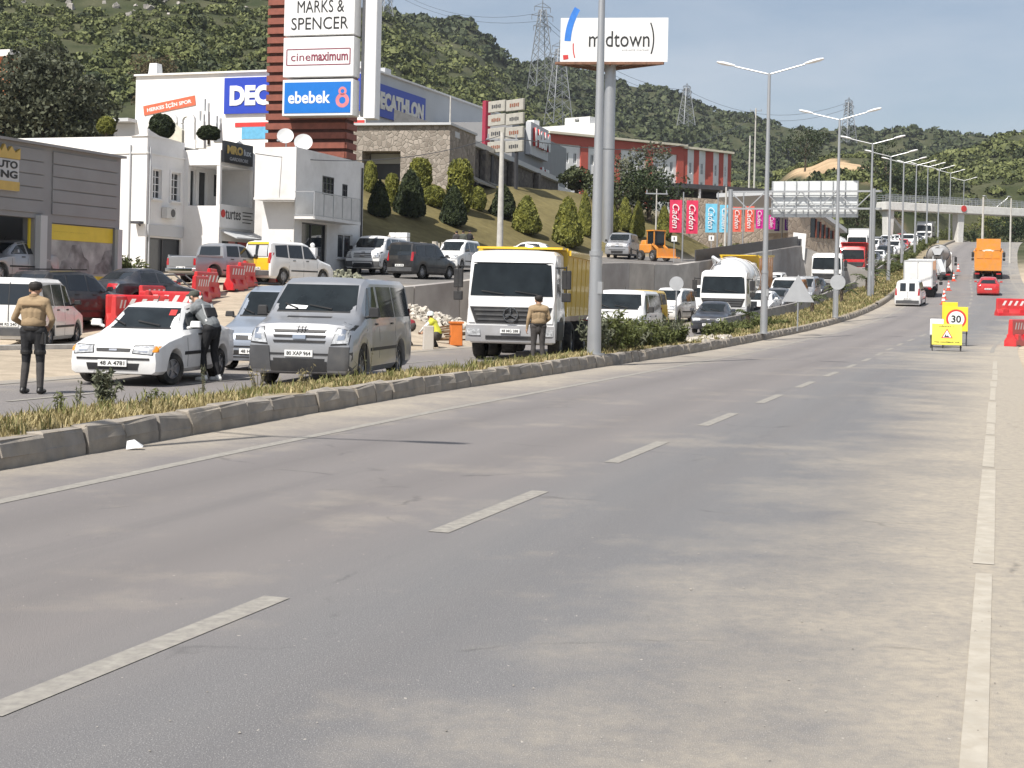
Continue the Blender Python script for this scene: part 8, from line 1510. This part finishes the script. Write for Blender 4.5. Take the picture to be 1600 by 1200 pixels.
# gendarme at the left, back to the camera, hands in front at the belt
J = stand(1.80, legs=.115); J.update(head=(.0, .05, 1.655), elbow_l=(-.31, -.02, 1.18), elbow_r=(.31, -.02, 1.18), wrist_l=(-.20, .20, 1.05), wrist_r=(.20, .20, 1.05), hand_l=(-.11, .26, 1.03), hand_r=(.11, .26, 1.03), palm_l=(0, -1, 0), palm_r=(0, -1, 0), face=(.05, 1, -.1))
t, b = person('person in tan shirt and dark boots standing with back turned at the left', flat(50, 615), R(-4), J, dict(shirt=TAN, sleeve=TAN, trousers=BLKT, shin=DGREY, shoes=BOOT, forearm=TAN))
mb = MB(); mb.lathe([(.172, 0), (.178, .02), (.178, .05), (.17, .07)], n=20); o = mb.build('belt', BOOT, t); o.location = (0, 0, 1.0); o.scale = (1.05, .80, 1)
mb = MB(); mb.box((.17, -.03, .88), (.07, .10, .2)); mb.build('holster', BOOT, t, bevel=.01); mb = MB(); mb.lathe([(.101, 0), (.108, .03), (.104, .07), (.075, .105), (0, .115)], n=18); o = mb.build('cap', HAIR, t); o.location = (0, .045, 1.66)
for s_ in (-1, 1): mb = MB(); mb.lathe([(.082, -.035), (.085, 0), (.08, .035)], n=14); o = mb.build('thigh_strap', BOOT, t); o.location = (s_ * .11, .012, .66); o.scale = (1.12, 1.1, 1)
def uniform(t, z, hz_=1.0, fy=.0):
    mb = MB(); mb.lathe([(.165, 0), (.198, .03), (.192, .09), (.165, .15)], n=24); o = mb.build('shirt_hem', TAN, t, smooth=60); o.location = (0, fy, z - .72 + .0); o.scale = (1.0, .78, 1)
    mb = MB(); mb.lathe([(.072, 0), (.082, .02), (.074, .06), (.066, .055)], n=18); o = mb.build('collar', nmat('tan_collar', (.24, .16, .09), rough=.85, var=.1), t); o.location = (0, fy, z - .27); o.rotation_euler = (R(-6), 0, 0)
    for s_ in (-1, 1): mb = MB(); mb.box((s_ * .165, fy, z - .275), (.11, .055, .014), M=Matrix.Rotation(s_ * R(20), 3, 'Y')); mb.build('epaulette', nmat('tan_collar', (.24, .16, .09)), t)
    mb = MB(); mb.box((0, fy - .128, z - .38), (.34, .02, .012)); mb.build('yoke_seam', nmat('tan_collar', (.24, .16, .09)), t)
uniform(t, 1.78)
# second one in front of the dump truck
J = stand(1.76); J.update(elbow_l=(-.26, -.06, 1.16), wrist_l=(-.29, -.02, .90), elbow_r=(.27, -.02, 1.17), wrist_r=(.22, .20, 1.08), hand_r=(.14, .28, 1.08), palm_r=(0, -1, 0), face=(-.2, 1, -.05))
t, b = person('person in tan shirt facing the dump truck, back to the camera', Vector((at(840, 560, 36.9).x, 36.9, 0)), R(6), J, dict(shirt=TAN, sleeve=TAN, trousers=DGREY, shin=DGREY, shoes=BOOT, forearm=TAN), voxel=.013)
mb = MB(); mb.lathe([(.172, 0), (.178, .02), (.178, .05), (.17, .07)], n=20); o = mb.build('belt', BOOT, t); o.location = (0, 0, .985); o.scale = (1.05, .80, 1); mb = MB(); mb.lathe([(.101, 0), (.108, .03), (.104, .07), (.075, .105), (0, .115)], n=18); o = mb.build('cap', HAIR, t); o.location = (0, .02, 1.635)
uniform(t, 1.745)
# man leaning to the saloon window: body frame faces the car (photo left, slightly away)
J = dict(head=(.02, .40, 1.56), neck=(.0, .27, 1.45), chest=(0, .15, 1.26), pelvis=(0, -.05, .95), sh_l=(-.19, .22, 1.38), sh_r=(.19, .22, 1.38), hip_l=(-.10, -.05, .91), hip_r=(.10, -.05, .91), knee_l=(-.12, .05, .50), knee_r=(.11, -.02, .50), ankle_l=(-.13, .0, .10), ankle_r=(.13, -.12, .10), elbow_l=(-.25, .35, 1.14), wrist_l=(-.22, .50, .95), elbow_r=(.28, .12, 1.10), wrist_r=(.28, .06, .86), hand_l=(-.18, .56, .88), face=(0, 1, -.35))
fp = flat(326, 595); t, b = person('person in grey vest and white mask leaning to the saloon window', fp, R(62), J, dict(shirt=VESTG, sleeve=VESTG, trousers=BLKT, shoes=WSHOE, forearm=SKIN, hair=CAPG))
hd = Vector(J['head']); fw = Vector(J['face']).normalized(); mb = MB(); mb.ball(hd + fw * .062 + Vector((0, 0, -.055)), (.068, .052, .05), 12); mb.build('face_mask', MASKW, t, smooth=60); mb = MB(); mb.prism([(-.075, 0), (.075, 0), (.06, .10), (0, .125), (-.06, .10)], -.006, .006, axis='Z'); o = mb.build('cap_brim', CAPG, t); o.location = hd + Vector((0, .07, .055)); o.rotation_euler = (R(-20), 0, 0)
mb = MB(); mb.lathe([(.099, 0), (.105, .03), (.1, .07), (.07, .10), (0, .11)], n=18); o = mb.build('cap', CAPG, t); o.location = hd + Vector((0, .0, .015)); o.rotation_euler = (R(-14), 0, 0)
VB = nmat('vest_black', (.02, .02, .022), rough=.8, var=.2); mb = MB(); mb.box((0, -.02, 1.28), (.30, .045, .20), M=Matrix.Rotation(R(-24), 3, 'X')); mb.build('vest_panel', VB, t, bevel=.015)
mb = MB(); mb.box((0, -.045, 1.135), (.34, .03, .045), M=Matrix.Rotation(R(-24), 3, 'X')); mb.build('vest_band', MASKW, t); mb = MB(); [mb.box((s_ * .13, .02, 1.30), (.035, .03, .30), M=Matrix.Rotation(R(-24), 3, 'X')) for s_ in (-1, 1)]; mb.build('vest_strap', nmat('strap_grey', (.4, .41, .41)), t)
mb = MB(); mb.lathe([(.034, -.012), (.037, 0), (.034, .012)], n=12); o = mb.build('wrist_watch', BOOT, t); o.location = Vector(J['wrist_l']) + Vector((0, -.01, .015)); o.rotation_euler = (R(-35), 0, 0)
# workers below the wall, and three small figures on the upper road
J = dict(head=(0, .17, 1.00), neck=(0, .12, .88), chest=(0, .06, .70), pelvis=(0, -.10, .38), sh_l=(-.19, .09, .81), sh_r=(.19, .09, .81), hip_l=(-.10, -.10, .36), hip_r=(.10, -.10, .36), knee_l=(-.17, .26, .50), knee_r=(.17, .26, .50), ankle_l=(-.13, .0, .09), ankle_r=(.13, .0, .09), elbow_l=(-.25, .28, .62), wrist_l=(-.13, .46, .48), elbow_r=(.25, .28, .62), wrist_r=(.13, .46, .48), face=(0, 1, -.5))
t, b = person('worker in yellow vest and white helmet squatting behind the concrete block', down(at(679, 541, 47.5)), R(70), J, dict(shirt=HIVIS, sleeve=MASKW, trousers=DGREY, shoes=BOOT, forearm=MASKW), voxel=.02); mb = MB(); mb.lathe([(.125, 0), (.12, .04), (.10, .10), (.06, .14), (0, .15)], n=16); o = mb.build('helmet', nmat('helmet_white', (.68, .76, .74), rough=.35), t); o.location = (0, .17, 1.02)
J = dict(head=(0, .58, .62), neck=(0, .46, .72), chest=(0, .30, .74), pelvis=(0, -.05, .62), sh_l=(-.18, .40, .72), sh_r=(.18, .40, .72), hip_l=(-.10, -.08, .58), hip_r=(.10, -.08, .58), knee_l=(-.16, .28, .42), knee_r=(.16, .28, .42), ankle_l=(-.14, -.02, .09), ankle_r=(.14, -.02, .09), elbow_l=(-.2, .52, .45), wrist_l=(-.12, .62, .22), elbow_r=(.2, .52, .45), wrist_r=(.12, .62, .22), face=(0, .6, -.8))
person('worker in dark red crouching over the rubble by the minibus', down(at(640, 540, 47.5)), R(100), J, dict(shirt=REDJ, sleeve=REDJ, trousers=DGREY, shoes=BOOT, forearm=SKIN), voxel=.022)
for i, (px_, lb) in enumerate(((713, 'left of three small dark figures on the upper road'), (723, 'middle of three small dark figures on the upper road'), (733, 'right of three small dark figures, arms raised to the chest'))):
    J = stand(1.70 + .03 * i)
    if i == 2: J.update(wrist_r=(.12, .26, 1.28), elbow_r=(.26, .06, 1.18), wrist_l=(-.12, .26, 1.26), elbow_l=(-.26, .06, 1.18))
    person(lb, down(at(px_, 392, 93.5)) + Vector((0, 0, .55)), R(20 - 30 * i), J, dict(shirt=[DGREY, CAPG, BLKT][i], sleeve=[DGREY, CAPG, BLKT][i], trousers=BLKT, shoes=BOOT, forearm=SKIN), voxel=.03)
# ================================================================== thin summer haze over the valley
HM = bpy.data.materials.new('haze'); HM.use_nodes = True; ht = HM.node_tree; ht.nodes.clear(); ho = ht.nodes.new('ShaderNodeOutputMaterial'); hv = ht.nodes.new('ShaderNodeVolumePrincipled')
hv.inputs['Color'].default_value = (.88, .92, 1, 1); hv.inputs['Density'].default_value = .00011; hv.inputs['Anisotropy'].default_value = .2; ht.links.new(hv.outputs[0], ho.inputs['Volume'])
mb = MB(); mb.box((0, 700, 92), (3200, 1700, 196)); tag(mb.build('haze', HM), 'thin pale haze in the air', 'haze', kind='stuff')
